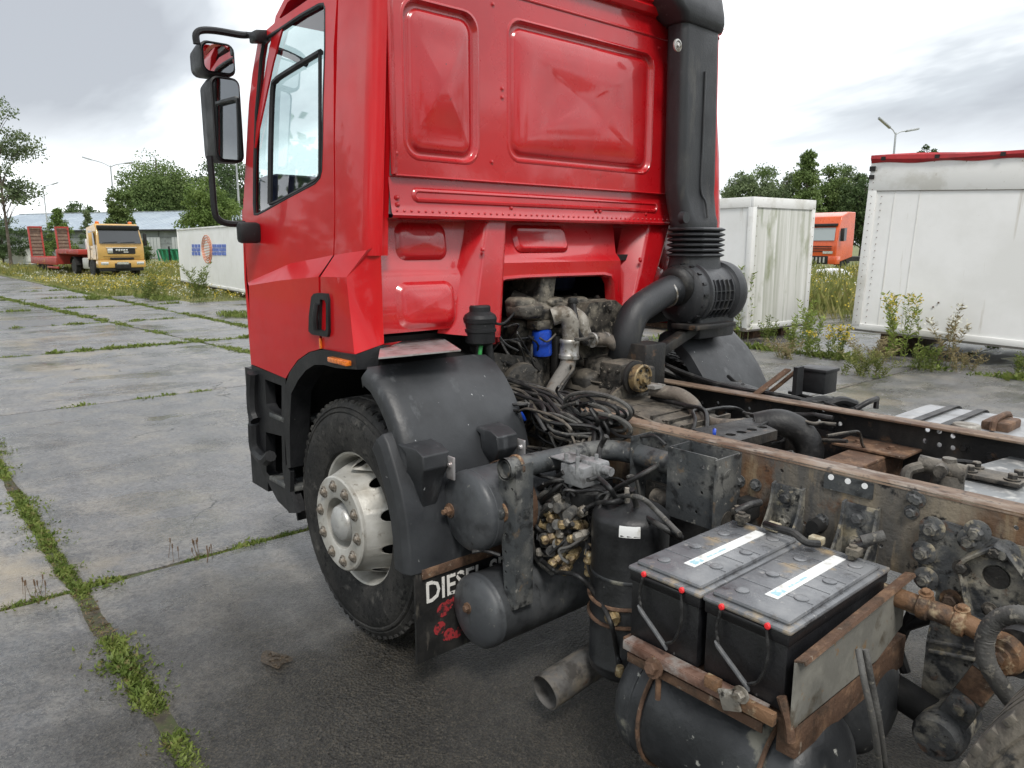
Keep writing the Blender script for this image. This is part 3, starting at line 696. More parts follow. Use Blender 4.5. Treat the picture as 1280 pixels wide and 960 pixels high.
# mudflap
XF = -.575
m = MB(); rws = []
for z_ in (.53, .45, .38, .30, .22, .145):
    rws.append([Vector((XF, y_, z_)) for y_ in (1.235, 1.1, .98, .86, .74)])
m.sheet(rws, .012); flap = m.build('mudflap', flap_m, TR)
m = MB(); m.box(XF-.022, XF-.013, .74, 1.21, .475, .515, .003); m.build('flap_strip', rust_m, flap)
def text(s, name, size, origin, ux, uz, mat, parent, ext=.0008, bold=True, sx=1):
    cu = bpy.data.curves.new(name, 'FONT'); cu.body = s; cu.size = size; cu.extrude = ext; cu.offset = .0016 if bold else 0; cu.resolution_u = 2
    to = bpy.data.objects.new(name, cu); C.objects.link(to)
    bpy.context.view_layer.update()
    me = bpy.data.meshes.new_from_object(to.evaluated_get(bpy.context.evaluated_depsgraph_get()))
    C.objects.unlink(to); bpy.data.objects.remove(to); bpy.data.curves.remove(cu)
    ux, uz = Vector(ux).normalized(), Vector(uz).normalized(); un = ux.cross(uz)
    o_ = Vector(origin)
    for v in me.vertices: v.co = o_+ux*v.co.x*sx+uz*v.co.y+un*v.co.z
    me.materials.clear(); me.materials.append(mat); me.name = name
    o = bpy.data.objects.new(name, me); C.objects.link(o); o.parent = parent; return o
text('DIESEL SERVICE', 'lettering', .118, (XF-.0135, 1.195, .375), (0, -1, 0), (0, 0, 1), white_t, flap, sx=.80)
m = MB(); cy, cz = 1.06, .275
for i in range(26):
    a = R(40+i*10.5); 
    r0 = .055+.008*math.sin(i*2.1); r1 = .088+.010*math.sin(i*3.3)
    m.face([Vector((XF-.0138, cy+r0*math.cos(a), cz+r0*math.sin(a))), Vector((XF-.0138, cy+r1*math.cos(a), cz+r1*math.sin(a))), Vector((XF-.0138, cy+r1*math.cos(a+.17), cz+r1*math.sin(a+.17))), Vector((XF-.0138, cy+r0*math.cos(a+.17), cz+r0*math.sin(a+.17)))])
for dy, dz, r_ in ((.055, .05, .03), (.072, -.02, .028), (.03, -.06, .026)): m.plate(circ(cy+dy, cz+dz, r_, 9), fn=lambda a, b, w_: Vector((XF-.0134, a, b)), thk=0)
m.build('emblem', red_t, flap)
# ================================================================== air intake behind the cab
def loop_rr(y0, y1, x0, x1, r, z, n=5, tilt=0): return [Vector((b, a, z+tilt*(a-y0))) for a, b in rrect(y0, y1, x0, x1, r, n)]
m = MB()
sec = [(1.765, -.925, -.645, -.36, -.21, .06), (1.80, -.93, -.64, -.36, -.20, .06), (1.84, -.925, -.635, -.345, -.20, .05), (1.95, -.915, -.605, -.33, -.20, .04), (2.0, -.915, -.60, -.33, -.20, .038), (2.76, -.885, -.585, -.325, -.20, .035)]
m.rings([loop_rr(a, b, c, d, r, z) for z, a, b, c, d, r in sec], True, (True, True))
stack = m.build('intake_stack', snork_m, TR, 40)
m = MB()
m.rings([loop_rr(-.89, -.58, -.33, -.19, .036, 2.752, tilt=.02), loop_rr(-.905, -.565, -.340, -.185, .04, 2.760, tilt=.02), loop_rr(-.91, -.54, -.35, -.15, .045, 2.79, tilt=.03), loop_rr(-.91, -.47, -.35, .0, .05, 2.83, tilt=.04), loop_rr(-.91, -.44, -.33, .06, .05, 2.92, tilt=.0), loop_rr(-.86, -.50, -.28, .04, .05, 2.98)], True)
m.build('intake_head', snork_m, stack, 40)
m = MB()
gx_ = at(879, 150, X=-.33).y
m.tube([Vector((-.331, gx_, 2.55)), Vector((-.333, gx_, 2.2)), Vector((-.335, gx_, 1.97)), Vector((-.348, gx_-.03, 1.90)), Vector((-.362, gx_-.035, 1.82))], .006, 6, 4)
c_ = at(856, 272, X=-.365); m.cyl(c_+Vector((.02, 0, 0)), c_+Vector((-.01, 0, 0)), .032, .028, 20); m.build('stack_rib', snork_m, stack)
m = MB(); c_ = at(846, 57, X=-.33); m.lathe([(.03, 0), (.03, .008), (.022, .010), (.022, .004), (0, .004)], c_, (-1, 0, 0), 16); m.bolt(c_+Vector((-.004, 0, 0)), (-1, 0, 0), .011, .012); m.build('stack_bolt', wire_m, stack)
# bellows
m = MB(); prof = []
for i in range(6):
    z = 1.770-i*.027
    prof += [(.0, z), (.012, z-.007), (.012, z-.013), (.0, z-.020), (-.010, z-.0235)]
m.rings([[Vector((b, a, z)) for a, b in rrect(-.935-d, -.635+d, -.40-d, -.20+d, .085, 6)] for d, z in prof], True, (False, False))
m.build('intake_bellows', snork_m, TR, 60)
# filter housing: drum across the truck
FX, FZ = -.34, 1.425
m = MB(); oy = lambda y: Vector((FX, y, FZ))
m.lathe([(.10, 0), (.125, .01), (.150, .03), (.155, .06), (.152, .09), (.164, .095), (.164, .11), (.148, .115), (.148, .33), (.154, .335), (.166, .34), (.172, .375), (.166, .41), (.146, .435), (.08, .448), (0, .45)], (FX, -.575, FZ), (0, -1, 0), 40)
# neck up to the bellows
m.rings([[Vector((b, a, z)) for a, b in rrect(-.925, -.635, -.40-k, -.20+k, .08, 6)] for z, k in ((1.635, 0), (1.60, .0), (1.52, .02), (1.44, .04))], True, (False, False))
m.box(FX-.10, FX+.12, -.98, -.66, 1.19, 1.36, .015)
fh = m.build('air_filter_housing', snork_m, TR, 40)
m = MB()
for i in range(5):
    y = -.705-i*.04
    pts = [Vector((FX-.151*math.cos(a), y, FZ+.151*math.sin(a))) for a in [R(-75+i_*13) for i_ in range(9)]]
    for p, q in zip(pts, pts[1:]): m.obox((p+q)/2, (q-p)*1.06, (0, .006, 0), (p+q-2*oy(y)).normalized()*.022)
for a in (-48, -30, -12, 6):
    p = Vector((FX-.150*math.cos(R(a)), -.785, FZ+.152*math.sin(R(a)))); m.obox(p, (-.018*math.cos(R(a)), 0, .018*math.sin(R(a))), (0, .19, 0), (.004*math.sin(R(a)), 0, .004*math.cos(R(a))))
m.build('housing_ribs', snork_m, fh)
m = MB()
for k in range(16):
    a = 2*PI*k/16; m.obox((FX+.155*math.cos(a), -.62, FZ+.155*math.sin(a)), (.01*math.cos(a), 0, .01*math.sin(a)), (0, .03, 0), (-.012*math.sin(a), 0, .012*math.cos(a)))
m.split('cover_clip', black, fh)
# pipe into the engine
ip = [Vector((FX, -.60, 1.435)), at(838, 362, X=-.35), at(815, 375, X=-.36), at(795, 390, X=-.36), at(786, 410, X=-.36), at(781, 432, X=-.35), at(776, 455, X=-.30)]
m = MB(); m.tube(ip, .073, 20, 5); pipe = m.build('intake_pipe', snork_m, TR, 60)
m = MB(); a_, b_ = ip[0], ip[1]
dd = (ip[1]-ip[0]).normalized()
m.lathe([(.075, 0), (.105, .01), (.105, .03), (.098, .035), (.105, .04), (.105, .06), (.095, .075), (.077, .085)], at(852, 355, X=-.34), at(825, 369, X=-.355)-at(852, 355, X=-.34), 28); m.build('pipe_cuff', hose_m, pipe)
m = MB(); p_ = at(831, 366.5, X=-.352); m.lathe([(.0755, -.006), (.0775, -.006), (.0775, .006), (.0755, .006)], p_, at(815, 375, X=-.36)-at(838, 362, X=-.35), 28); m.build('pipe_clip', wire_m, pipe)
# bracket holding the filter, and black box below
m = MB()
m.obox(at(845, 425, X=-.40), (.06, 0, 0), at(875, 405, X=-.40)-at(815, 445, X=-.40), (0, .012, .05), .006)
m.obox(at(880, 406, X=-.42), (.16, 0, 0), (0, .36, 0), (0, 0, .025), .005)
a_, b_ = at(795, 430, X=-.45), at(818, 500, X=-.45); m.obox((a_+b_)/2, (.12, 0, 0), (0, abs(a_.y-b_.y)*1.0, 0), (0, 0, abs(a_.z-b_.z)), .008)
m.build('filter_bracket', rail_d, TR)

# ================================================================== engine
ENG = empty('engine', (0, 0, 0)); ENG.parent = TR
random.seed(4)
def blob(m, c, sx, sy, sz, seed, amp=.25, sub=3):
    g = bmesh.ops.create_icosphere(m.bm, subdivisions=sub, radius=1)
    for v in g['verts']:
        n_ = 1+amp*noise.noise(v.co*1.7+Vector((seed*3.1, seed, 0)))
        q = v.co*n_
        # squarish lump
        v.co = Vector(c)+Vector((sx*math.copysign(abs(q.x)**.6, q.x), sy*math.copysign(abs(q.y)**.6, q.y), sz*math.copysign(abs(q.z)**.6, q.z)))
# rocker covers running forward
m = MB()
for i in range(4):
    x0 = -.135+i*.16
    m.box(x0, x0+.14, -.30, -.06, 1.28, 1.405+.006*(i % 2), .02); m.box(x0, x0+.14, -.04, .20, 1.29, 1.415-.004*(i % 2), .02)
    for y in (-.27, -.09, -.01, .17): m.bolt((x0+.07, y, 1.41), (0, 0, 1), .011, .012)
m.build('rocker_cover', engine_m, ENG)
m = MB(); m.box(-.13, .62, -.36, .24, .86, 1.29, .03); m.box(-.10, .6, .22, .32, 1.20, 1.33, .03); m.build('engine_block', engine_m, ENG)
m = MB(); p_ = at(738, 395, X=-0.160)
m.plate([(-.33, 1.16), (-.33, 1.28), (-.30, 1.37), (-.24, 1.405), (-.05, 1.40), (.0, 1.34), (-.09, 1.18)], fn=lambda a, b, w_: Vector((-.13-w_, a, b)), thk=-.09)
m.cyl((-.15, -.31, 1.33), (-.235, -.31, 1.33), .038, .034, 16); m.cyl((-.15, -.31, 1.33), (-.24, -.31, 1.33), .018, .018, 14)
m.bolt((-.22, -.19, 1.37), (-1, 0, 0), .016, .014); m.bolt((-.22, -.26, 1.22), (-1, 0, 0), .012, .012)
m.build('cylinder_head_end', engine_m, ENG, 30)
m = MB()
for i, (px, py, s_) in enumerate(((655, 388, .06), (672, 392, .055), (690, 398, .05), (700, 385, .05), (720, 378, .045), (650, 380, .05), (690, 378, .04))): blob(m, at(px, py, X=-0.150+.03*i % .07), s_*1.2, s_*1.3, s_*.62, i)
m.tube([at(640, 372, X=-0.010), at(665, 382, X=-0.090), at(692, 396, X=-0.160)], .038, 10, 4)
m.build('exhaust_manifold', engine_m, ENG, 60)
# blue oil filter
m = MB(); a_, b_ = at(677, 412, X=-0.160), at(678, 444, X=-0.160)
m.lathe([(.030, 0), (.046, .006), (.047, .012), (.047, (a_-b_).length-.01), (.044, (a_-b_).length), (0, (a_-b_).length+.002)], a_, b_-a_, 24); m.build('oil_filter', blue_m, ENG)
m = MB(); m.box(a_.x-.03, a_.x+.05, a_.y-.055, a_.y+.055, a_.z, a_.z+.045, .012); m.tube([a_+Vector((-.05, .06, -.03)), a_+Vector((-.06, .02, -.05)), a_+Vector((-.055, -.04, -.02))], .005, 6, 4); m.build('filter_head', engine_m, ENG)
m = MB(); p_ = at(697, 432, X=-0.170); m.box(p_.x-.02, p_.x+.02, p_.y-.035, p_.y+.03, p_.z-.16, p_.z+.05, .006); m.build('engine_bracket', dark_m, ENG)
# bright thermostat elbow and coolant pipe
m = MB(); m.tube([at(690, 396, X=-0.190), at(703, 393, X=-0.220), at(712, 401, X=-0.240), at(713.5, 418, X=-0.240), at(713, 432, X=-0.240)], .043, 16, 5); el = m.build('coolant_elbow', alu, ENG, 60)
m = MB(); m.tube([at(716, 391, X=-0.190), at(727, 400, X=-0.230), at(730, 415, X=-0.240), at(736, 428, X=-0.250)], .034, 14, 5); m.build('second_elbow', alu, ENG, 60)
m = MB(); a_, b_ = at(712, 424, X=-0.240), at(711, 449, X=-0.240); h_ = (b_-a_).length
m.lathe([(.045, 0), (.048, .004), (.048, .018), (.045, .022), (.046, h_-.025), (.050, h_-.02), (.050, h_-.004), (.045, h_)], a_, b_-a_, 24); m.build('pipe_sleeve', wire_m, el)
m = MB(); m.tube([at(711, 447, X=-0.240), at(708, 460, X=-0.250), at(699, 475, X=-0.270), at(690, 492, X=-0.290), at(687, 505, X=-0.290)], .038, 14, 5); m.build('lower_coolant_hose', hose_g if False else M('pale_coolant_hose', (.17, .16, .145), [((.30, .18, .09), 12, .56, .68), ((.09, .09, .085), 24, .5, .64)], (.6, .8), bump=.2, bs=80), ENG, 60)
m = MB(); m.tube([at(733, 424, X=-0.250), at(745, 424, X=-0.280), at(758, 424, X=-0.300), at(768, 430, X=-0.330), at(778, 441, X=-0.350), at(786, 452, X=-0.350)], .032, 14, 5); m.build('coolant_hose', hose_d, ENG, 60)
m = MB()
for a, b in ((740, 425), (757, 424)): p_ = at(a, b, X=-0.295); m.lathe([(.034, -.006), (.0365, -.006), (.0365, .006), (.034, .006)], p_, (0, -1, .02), 20)
m.split('hose_clamp', wire_m, ENG)
m = MB(); m.tube([at(716, 378, X=-0.210), at(719, 396, X=-0.260), at(722, 415, X=-0.270), at(733, 430, X=-0.280)], .014, 8, 5); m.tube([at(650, 382, X=-0.130), at(630, 404, X=-0.230), at(612, 402, X=-0.250)], .006, 6, 4); m.lathe([(.022, 0), (.026, .01), (.02, .03)], at(716, 380, X=-0.210), (0, 0, 1), 12); m.split('breather_hose', hose_m, ENG)
m = MB(); p0, p1 = at(614, 420, X=-0.150), at(668, 500, X=-0.150); m.plate([(at(*q, X=-0.150).y, at(*q, X=-0.150).z) for q in ((612, 440), (660, 446), (676, 448), (676, 505), (640, 505), (612, 480))], fn=lambda a, b, w_: Vector((-.15-w_, a, b)), thk=-.012)
for a, b in ((630, 455), (655, 462), (640, 475)): m.bolt(at(a, b, X=-0.160), (-1, 0, 0), .008, .01)
m.build('side_plate', gear_m, ENG)
m = MB(); m.lathe([(.10, 0), (.105, .01), (.10, .04), (.06, .05)], at(650, 480, X=-0.180), (-1, .2, .0), 20); m.build('alternator', gear_m, ENG)
m = MB()
for i in range(9):
    a = at(618+i*6, 405+random.uniform(0, 25), X=-0.180); m.tube([a, a+Vector((random.uniform(-.05, .05), random.uniform(-.08, .05), random.uniform(-.08, .02))), a+Vector((random.uniform(-.08, .08), -.08, random.uniform(-.14, -.04)))], .005, 6, 4)
m.build('engine_wiring', hose_m, ENG)
# gearbox with bell housing and power take-off
GB = empty('gearbox', (0, 0, 0)); GB.parent = TR
m = MB(); m.lathe([(.235, 0), (.235, .03), (.21, .04), (.195, .22), (.19, .34), (.205, .36), (.205, .39), (.18, .40)], (-.10, -.10, .87), (-1, 0, 0), 36)
for i in range(14):
    a = 2*PI*i/14; m.bolt((-.13, -.10+.222*math.cos(a), .87+.222*math.sin(a)), (-1, 0, 0), .010, .014)
for i in range(10):
    a = R(20+i*16); p_ = Vector((-.27, -.10+.198*math.cos(a), .87+.198*math.sin(a))); m.obox(p_, (.22, 0, 0), (0, .009*-math.sin(a), .009*math.cos(a)), (0, .025*math.cos(a), .025*math.sin(a)))
m.build('bell_housing', gear_m, GB, 35)
m = MB(); blob(m, at(762, 462, X=-.25), .10, .14, .075, 3, .2); blob(m, at(745, 478, X=-.25), .08, .13, .07, 5, .2); m.box(-.33, -.22, -.20, -.05, 1.02, 1.12, .02); m.build('clutch_cover', gear_m, GB, 50)
m = MB(); c_ = at(775, 470, X=-.42)
m.box(-.50, -.36, c_.y-.085, c_.y+.085, c_.z-.075, c_.z+.075, .016); m.box(-.575, -.495, c_.y-.075, c_.y+.055, c_.z-.06, c_.z+.06, .014)
for dy in (-.055, -.02, .02, .055): 
    for dz in (-.05, .05): m.bolt((-.50, c_.y+dy, c_.z+dz), (-1, 0, 0), .008, .01)
for dy in (-.05, 0, .05): m.bolt((-.43+dy, c_.y+.085, c_.z+.04), (0, 1, 0), .008, .01); m.bolt((-.43+dy, c_.y+.085, c_.z-.04), (0, 1, 0), .008, .01)
pt = m.build('power_take_off', gear_m, GB, 35)
f_ = at(803, 473, X=-.60); m = MB()
m.lathe([(.05, .0), (.062, .01), (.064, .02), (.064, .045), (.058, .05), (.052, .048), (.05, .040), (.03, .040), (.028, .05), (.02, .052), (.018, .065), (0, .066)], f_+Vector((.04, 0, 0)), (-1, 0, 0), 30)
m.build('drive_flange', M('brassy_flange', (.22, .17, .10), [((.34, .25, .13), 30, .45, .6), ((.06, .05, .04), 26, .52, .62)], (.4, .6), metal=.5, bump=.3, bs=80), pt)
m = MB()
for i in range(6): a = 2*PI*i/6; m.bolt(f_+Vector((-.006, .042*math.cos(a), .042*math.sin(a))), (-1, 0, 0), .006, .006, False)
m.lathe([(.075, 0), (.075, .012), (.066, .016)], f_+Vector((.055, 0, 0)), (-1, 0, 0), 28); m.build('flange_ring', dark_m, pt)
m = MB(); m.rings([[Vector((x_, a, b)) for a, b in rrect(y0, y1, z0, z1, r_, 4)] for x_, y0, y1, z0, z1, r_ in ((-.50, -.25, .20, .66, .98, .08), (-.70, -.25, .19, .66, .97, .06), (-.95, -.20, .15, .68, .93, .06), (-1.15, -.12, .10, .70, .86, .05))])
for i in range(6): m.obox((-.62-i*.08, -.02, .965-i*.006), (.014, 0, 0), (0, .34, 0), (0, 0, .02))
for i in range(7): m.bolt((-.56-i*.09, .14-i*.006, .965-.01*i), (0, 0, 1), .014, .016); m.bolt((-.56-i*.09, -.18+i*.006, .965-.01*i), (0, 0, 1), .014, .016)
m.build('gearbox_case', gear_m, GB, 35)
m = MB(); m.lathe([(.235, 0), (.25, .008), (.25, .02), (.235, .03)], (-.49, -.05, .80), (-1, 0, .0), 40); m.build('gearbox_flange', engine_m, GB)
# cover plate and pale edge strip
m = MB(); a_, b_ = at(770, 507, Z=1.0), at(850, 545, Z=.985); m.obox((a_+b_)/2, b_-a_, Vector((.03, -.03, 0)), (0, 0, .012)); m.build('cover_strip', engine_m, GB)
m = MB(); m.tube([(-1.15, .0, .78), (-1.8, .0, .72), (-2.7, 0, .66)], .06, 14, 1); m.lathe([(.08, 0), (.09, .02), (.09, .05), (.07, .07)], (-1.18, 0, .777), (-1, 0, -.08), 18); m.build('drive_shaft', gear_m, TR)
# brown hose across to the right-hand rail
m = MB(); m.tube([at(812, 486, X=-.62), at(832, 490, X=-.68), at(850, 494, X=-.75), at(866, 506, X=-.82), at(874, 520, X=-.88), at(888, 530, X=-.95), at(910, 533, X=-1.05), at(935, 532, X=-1.1)], .032, 14, 5); m.build('brown_hose', hose_d, TR, 60)
m = MB(); m.box(*sum([[a, b] for a, b in zip((at(822, 490, X=-.66).x-.02, at(822, 490, X=-.66).y-.03, at(822, 490, X=-.66).z+.02), (at(822, 490, X=-.66).x+.02, at(822, 490, X=-.66).y+.05, at(822, 490, X=-.66).z+.035))], [])); m.build('hose_clip', wire_m, TR)
m = MB(); m.tube([at(945, 532, Y=-.05), at(975, 528, Y=-.10), at(1000, 540, Y=-.15), at(1012, 562, Y=-.17), at(1005, 590, Y=-.16)], .055, 16, 5); m.build('black_elbow_hose', hose_m, TR, 60)
m = MB(); zz_ = .985
q_ = [at(*q, Z=zz_) for q in ((866, 536), (905, 556), (972, 538), (940, 522))]
hl = []
for i in range(5):
    c_ = q_[1].lerp(q_[2], .12+.19*i).lerp(q_[0].lerp(q_[3], .12+.19*i), .35); hl.append(circ(c_.x, c_.y, .02, 12))
m.plate([(p.x, p.y) for p in q_], [h for h in hl], fn=lambda a, b, w_: Vector((a, b, zz_+w_)), thk=.035); m.build('perforated_bracket', rail_d, TR)
m = MB(); c_ = at(893, 541, Z=1.0); m.lathe([(.014, -.006), (.018, 0), (.014, .006)], c_, (1, .6, 0), 16); m.build('blue_tie', blue_m, TR)

# ================================================================== chassis rails
random.seed(7)
def hexlist(m, pts, ax, r=.013, h=.013):
    for p in pts: m.bolt(p, ax, r, h)
RY0, RY1, RT, RB = .43, -.36, 1.0, .735
m = MB()
hn = []
for a, b in ((1040, 596), (1061, 601), (1082, 607)):
    p = at(a, b, Y=RY0); hn.append(circ(p.x, p.z, .0095, 12))
for i in range(16):
    x_ = -.55-i*.11; hn.append(circ(x_+.02*(i % 3), .955 if i % 2 else .80, .007, 8))
ro_ = rrect(-3.6, .9, RB, RT-.004, .002, 1)
m.plate(ro_, [h[::-1] for h in hn if -3.6 < h[0][0] < .9], fn=lambda a, b, w_: Vector((a, RY0+w_, b)), thk=.009)
m.box(-3.6, .9, RY0-.075, RY0-.009, RB, RB+.009)
rail = m.build('chassis_rail', rail_m, TR, 30)
m = MB(); m.sheet([[Vector((x_, y_, z_)) for x_ in (-3.6, -2.6, -1.6, -.6, .9)] for y_, z_ in ((RY0+.0015, RT-.012), (RY0-.001, RT-.003), (RY0-.008, RT+.001), (RY0-.078, RT+.001), (RY0-.080, RT-.003), (RY0-.080, RT-.010))]); m.build('rail_flange', rail_t, rail)
# far rail: the web seen from inside, with rows of holes
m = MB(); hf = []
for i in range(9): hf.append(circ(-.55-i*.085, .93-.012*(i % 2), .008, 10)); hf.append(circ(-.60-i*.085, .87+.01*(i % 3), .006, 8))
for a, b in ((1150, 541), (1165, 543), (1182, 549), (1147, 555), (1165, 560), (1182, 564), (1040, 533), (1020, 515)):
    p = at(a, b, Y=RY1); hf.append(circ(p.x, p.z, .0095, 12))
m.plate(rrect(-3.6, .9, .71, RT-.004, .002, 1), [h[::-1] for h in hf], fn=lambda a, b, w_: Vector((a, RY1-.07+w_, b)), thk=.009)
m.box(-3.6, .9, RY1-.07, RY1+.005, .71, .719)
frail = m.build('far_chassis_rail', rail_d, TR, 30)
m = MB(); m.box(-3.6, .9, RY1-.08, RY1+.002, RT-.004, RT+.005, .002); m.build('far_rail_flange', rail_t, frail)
m = MB()
hexlist(m, [at(a, b, Y=RY1-.069) for a, b in ((1018, 516), (1040, 535), (1056, 546), (895, 508), (912, 512), (1205, 560), (1250, 585), (1238, 572), (985, 522), (960, 515))], (0, 1, 0)); m.split('far_rail_bolt', rail_d, frail)
m = MB(); a_, b_ = at(985, 512, Y=RY1-.06), at(1120, 560, Y=RY1-.06); m.obox((a_+b_)/2+Vector((0, 0, -.10)), (abs(a_.x-b_.x), 0, 0), (0, .012, 0), (0, 0, .16), .002); m.build('joint_plate', rail_d, frail)
# crossmembers
def cross(x_, z0, z1, mat, name='crossmember', w_=.14):
    m = MB(); m.box(x_-w_/2, x_+w_/2, RY1-.06, RY0-.01, z1-.012, z1, .003); m.box(x_-w_/2, x_-w_/2+.01, RY1-.06, RY0-.01, z0, z1-.013); m.box(x_+w_/2-.01, x_+w_/2, RY1-.06, RY0-.01, z0, z1-.013); return m.build(name, mat, TR)
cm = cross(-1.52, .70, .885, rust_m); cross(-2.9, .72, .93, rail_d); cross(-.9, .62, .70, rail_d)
m = MB()
a_ = at(1075, 562, Y=RY1); m.box(-1.66, -1.38, RY1-.05, RY1+.12, .89, .90, .002); m.bolt((-1.45, RY1+.04, .90), (0, 0, 1)); m.bolt((-1.58, RY1+.04, .90), (0, 0, 1)); m.build('crossmember_gusset', rust_m, cm)
# plate with pump between the rails at the right
m = MB(); zz_ = .93
m.plate([(p.x, p.y) for p in [at(a, b, Z=zz_) for a, b in ((1150, 608), (1200, 588), (1300, 560), (1330, 640), (1262, 660))]], fn=lambda a, b, w_: Vector((a, b, zz_+w_)), thk=.01)
pm = m.build('valve_plate', M('pale_dusty_plate', (.20, .21, .215), [((.2, .2, .2), 8, .5, .65), ((.5, .5, .48), 22, .5, .7)], (.4, .6), bump=.1, bs=60), TR)
m = MB(); c_ = at(1185, 592, Z=.98)
m.cyl(c_+Vector((0, 0, -.06)), c_+Vector((0, 0, .0)), .05, .045, 18); m.cyl(c_+Vector((-.05, 0, .01)), c_+Vector((.08, .02, .02)), .028, .028, 14); m.cyl(c_+Vector((.0, 0, 0)), c_+Vector((0, 0, .05)), .03, .02, 12); m.cyl(c_+Vector((.02, -.06, .02)), c_+Vector((0, .07, .02)), .02, .02, 10)
m.tube([c_+Vector((.06, .05, .02)), c_+Vector((.09, .08, 0)), c_+Vector((.08, .1, -.06))], .018, 8, 4); m.build('valve', gear_m, pm)
m = MB(); c_ = at(1236, 596, Z=.945); m.box(c_.x-.10, c_.x+.08, c_.y-.06, c_.y+.05, .94, .955, .004)
for dx, dy in ((.05, .02), (-.07, .02), (-.07, -.04), (.05, -.04)): m.bolt((c_.x+dx, c_.y+dy, .955), (0, 0, 1), .015, .022)
m.build('mounting_plate', gear_m, pm)
m = MB(); m.tube([at(1170, 575, Y=-.25), at(1215, 578, Y=-.30), at(1250, 592, Y=-.30), at(1290, 605, Y=-.3)], .008, 8, 4); m.build('air_line', hose_m, pm)

# ---- brackets on the near rail
def bolts_px(m, pts, Y, r=.013, h=.014):
    for a, b in pts: m.bolt(at(a, b, Y=Y), (0, 1, 0), r, h)
# channel brackets that carry the cross tube
m = MB()
for (l, rr_, yf, t) in ((843, 896, .56, 0), (795, 816, .52, 1)):
    p0, p1 = at(l-8 if not t else l, 562 if not t else 545, Y=yf), at(rr_, 580 if not t else 549, Y=yf)
    zt, zb = .985, .735
    if not t:
        hl = [circ(*(lambda p: (p.x, p.z))(at(a, b, Y=yf)), .006, 8) for a, b in ((851, 575), (879, 584), (849, 606), (877, 616), (870, 640))]
        m.plate(rrect(p1.x, p0.x, zb, zt, .006, 2), [h[::-1] for h in hl], fn=lambda a, b, w_: Vector((a, yf+w_, b)), thk=.006)
        m.box(p0.x-.006, p0.x, RY0, yf-.006, zb, zt); m.box(p1.x-.012, p1.x-.006, RY0, yf+.02, zb, zt)
        m.box(p1.x-.01, p0.x+.16, RY0+.001, RY0+.007, zb, zt)
    else:
        m.box(p0.x-.006, p0.x, RY0, yf+.03, zb, zt); m.box(p0.x-.16, p0.x-.006, RY0+.002, RY0+.008, zb+.03, zt-.003)
m.build('tube_bracket', steel_g, TR)
# ribbed hanger brackets above the batteries
for (cx, cy) in ((985, 625), (1075, 650)):
    m = MB(); c_ = at(cx, cy, Y=RY0)
    m.box(c_.x-.05, c_.x+.05, RY0+.001, RY0+.013, c_.z-.13, c_.z+.05, .004)
    for dx in (-.05, .05):
        f_ = lambda a, b, w_, dx=dx: Vector((c_.x+dx+w_, a, b))
        pr_ = [(RY0+.001, c_.z+.055), (RY0+.02, c_.z+.05)]+[(RY0+.02+.08*(t/6)**2.2, c_.z+.05-.17*t/6) for t in range(1, 7)]+[(RY0+.001, c_.z-.13)]
        m.plate(pr_, fn=f_, thk=.008)
    h = m.build('hanger_bracket', hang_m, rail, 30); m = MB()
    m.bolt((c_.x, RY0+.013, c_.z+.01), (0, 1, 0), .017, .02); m.bolt((c_.x, RY0+.013, c_.z-.07), (0, 1, 0), .015, .02); m.split('bolt', hang_m, h)
m = MB(); a_, b_ = at(1032, 588, Y=RY0), at(1092, 618, Y=RY0)
hl = [circ(h[0][0]-.0095, h[0][1], .0098, 10) for h in hn[:3]]
m.plate(rrect(b_.x, a_.x, .935, .985, .004, 2), [h[::-1] for h in hl], fn=lambda a, b, w_: Vector((a, RY0+.006+w_, b)), thk=.005); hp_ = m.build('hole_plate', steel_g, rail)
wl = M('white_disc', (.85, .86, .86), rough=(.5, .5)); m = MB()
for h in hn[:3]: m.cyl((h[0][0]-.0095, RY0-.02, h[0][1]), (h[0][0]-.0095, RY0+.0072, h[0][1]), .0092, .0092, 12)
m.build('hole_plug', wl, hp_)
def rail_bolts(pts, mat, r=.016, h=.02, Y=RY0+.001):
    m = MB(); m.bolt((0, 0, 0), (0, 1, 0), r, h); o = m.build('bolt', mat, rail)
    for i, (a, b) in enumerate(pts):
        q = o if i == 0 else o.copy()
        if i: C.objects.link(q); q.parent = rail
        q.location = at(a, b, Y=Y); q.rotation_euler = (0, i*.7, 0)
rail_bolts(((925, 601), (945, 606), (1028, 650), (1143, 622), (1148, 625), (1140, 640)), hang_m, .014, .018)
m = MB(); c_ = at(1025, 655, Y=RY0); m.cyl(c_, c_+Vector((0, .05, .0)), .025, .022, 14); c2_ = at(935, 640, Y=.47); m.box(c2_.x-.03, c2_.x+.03, .44, .50, c2_.z-.02, c2_.z+.05, .01); m.build('rail_fitting', dark_m, rail)

# ---- big plate with the pentagon boss at the right
YP = RY0+.014
def pl(px, py, Y=YP): p = at(px, py, Y=Y); return (p.x, p.z)
m = MB()
m.plate([pl(*q) for q in ((1158, 650), (1182, 652), (1240, 672), (1330, 702), (1330, 850), (1255, 812), (1228, 870), (1205, 905), (1148, 892), (1158, 800), (1170, 740), (1150, 728), (1146, 690), (1150, 660))], fn=lambda a, b, w_: Vector((a, YP+w_, b)), thk=.012)
HP = m.build('hanger_plate', hang_m, TR, 30)
m = MB()
pen = [(1196, 706), (1206, 698), (1243, 682), (1258, 690), (1288, 732), (1285, 780), (1262, 790), (1210, 772), (1203, 745)]
inp = [(1205, 712), (1243, 692), (1254, 698), (1279, 736), (1277, 772), (1260, 780), (1214, 764), (1210, 745)]
YB = YP+.035
po = [pl(*q, Y=YB) for q in pen]
hc = pl(1245, 722, Y=YB-.02)
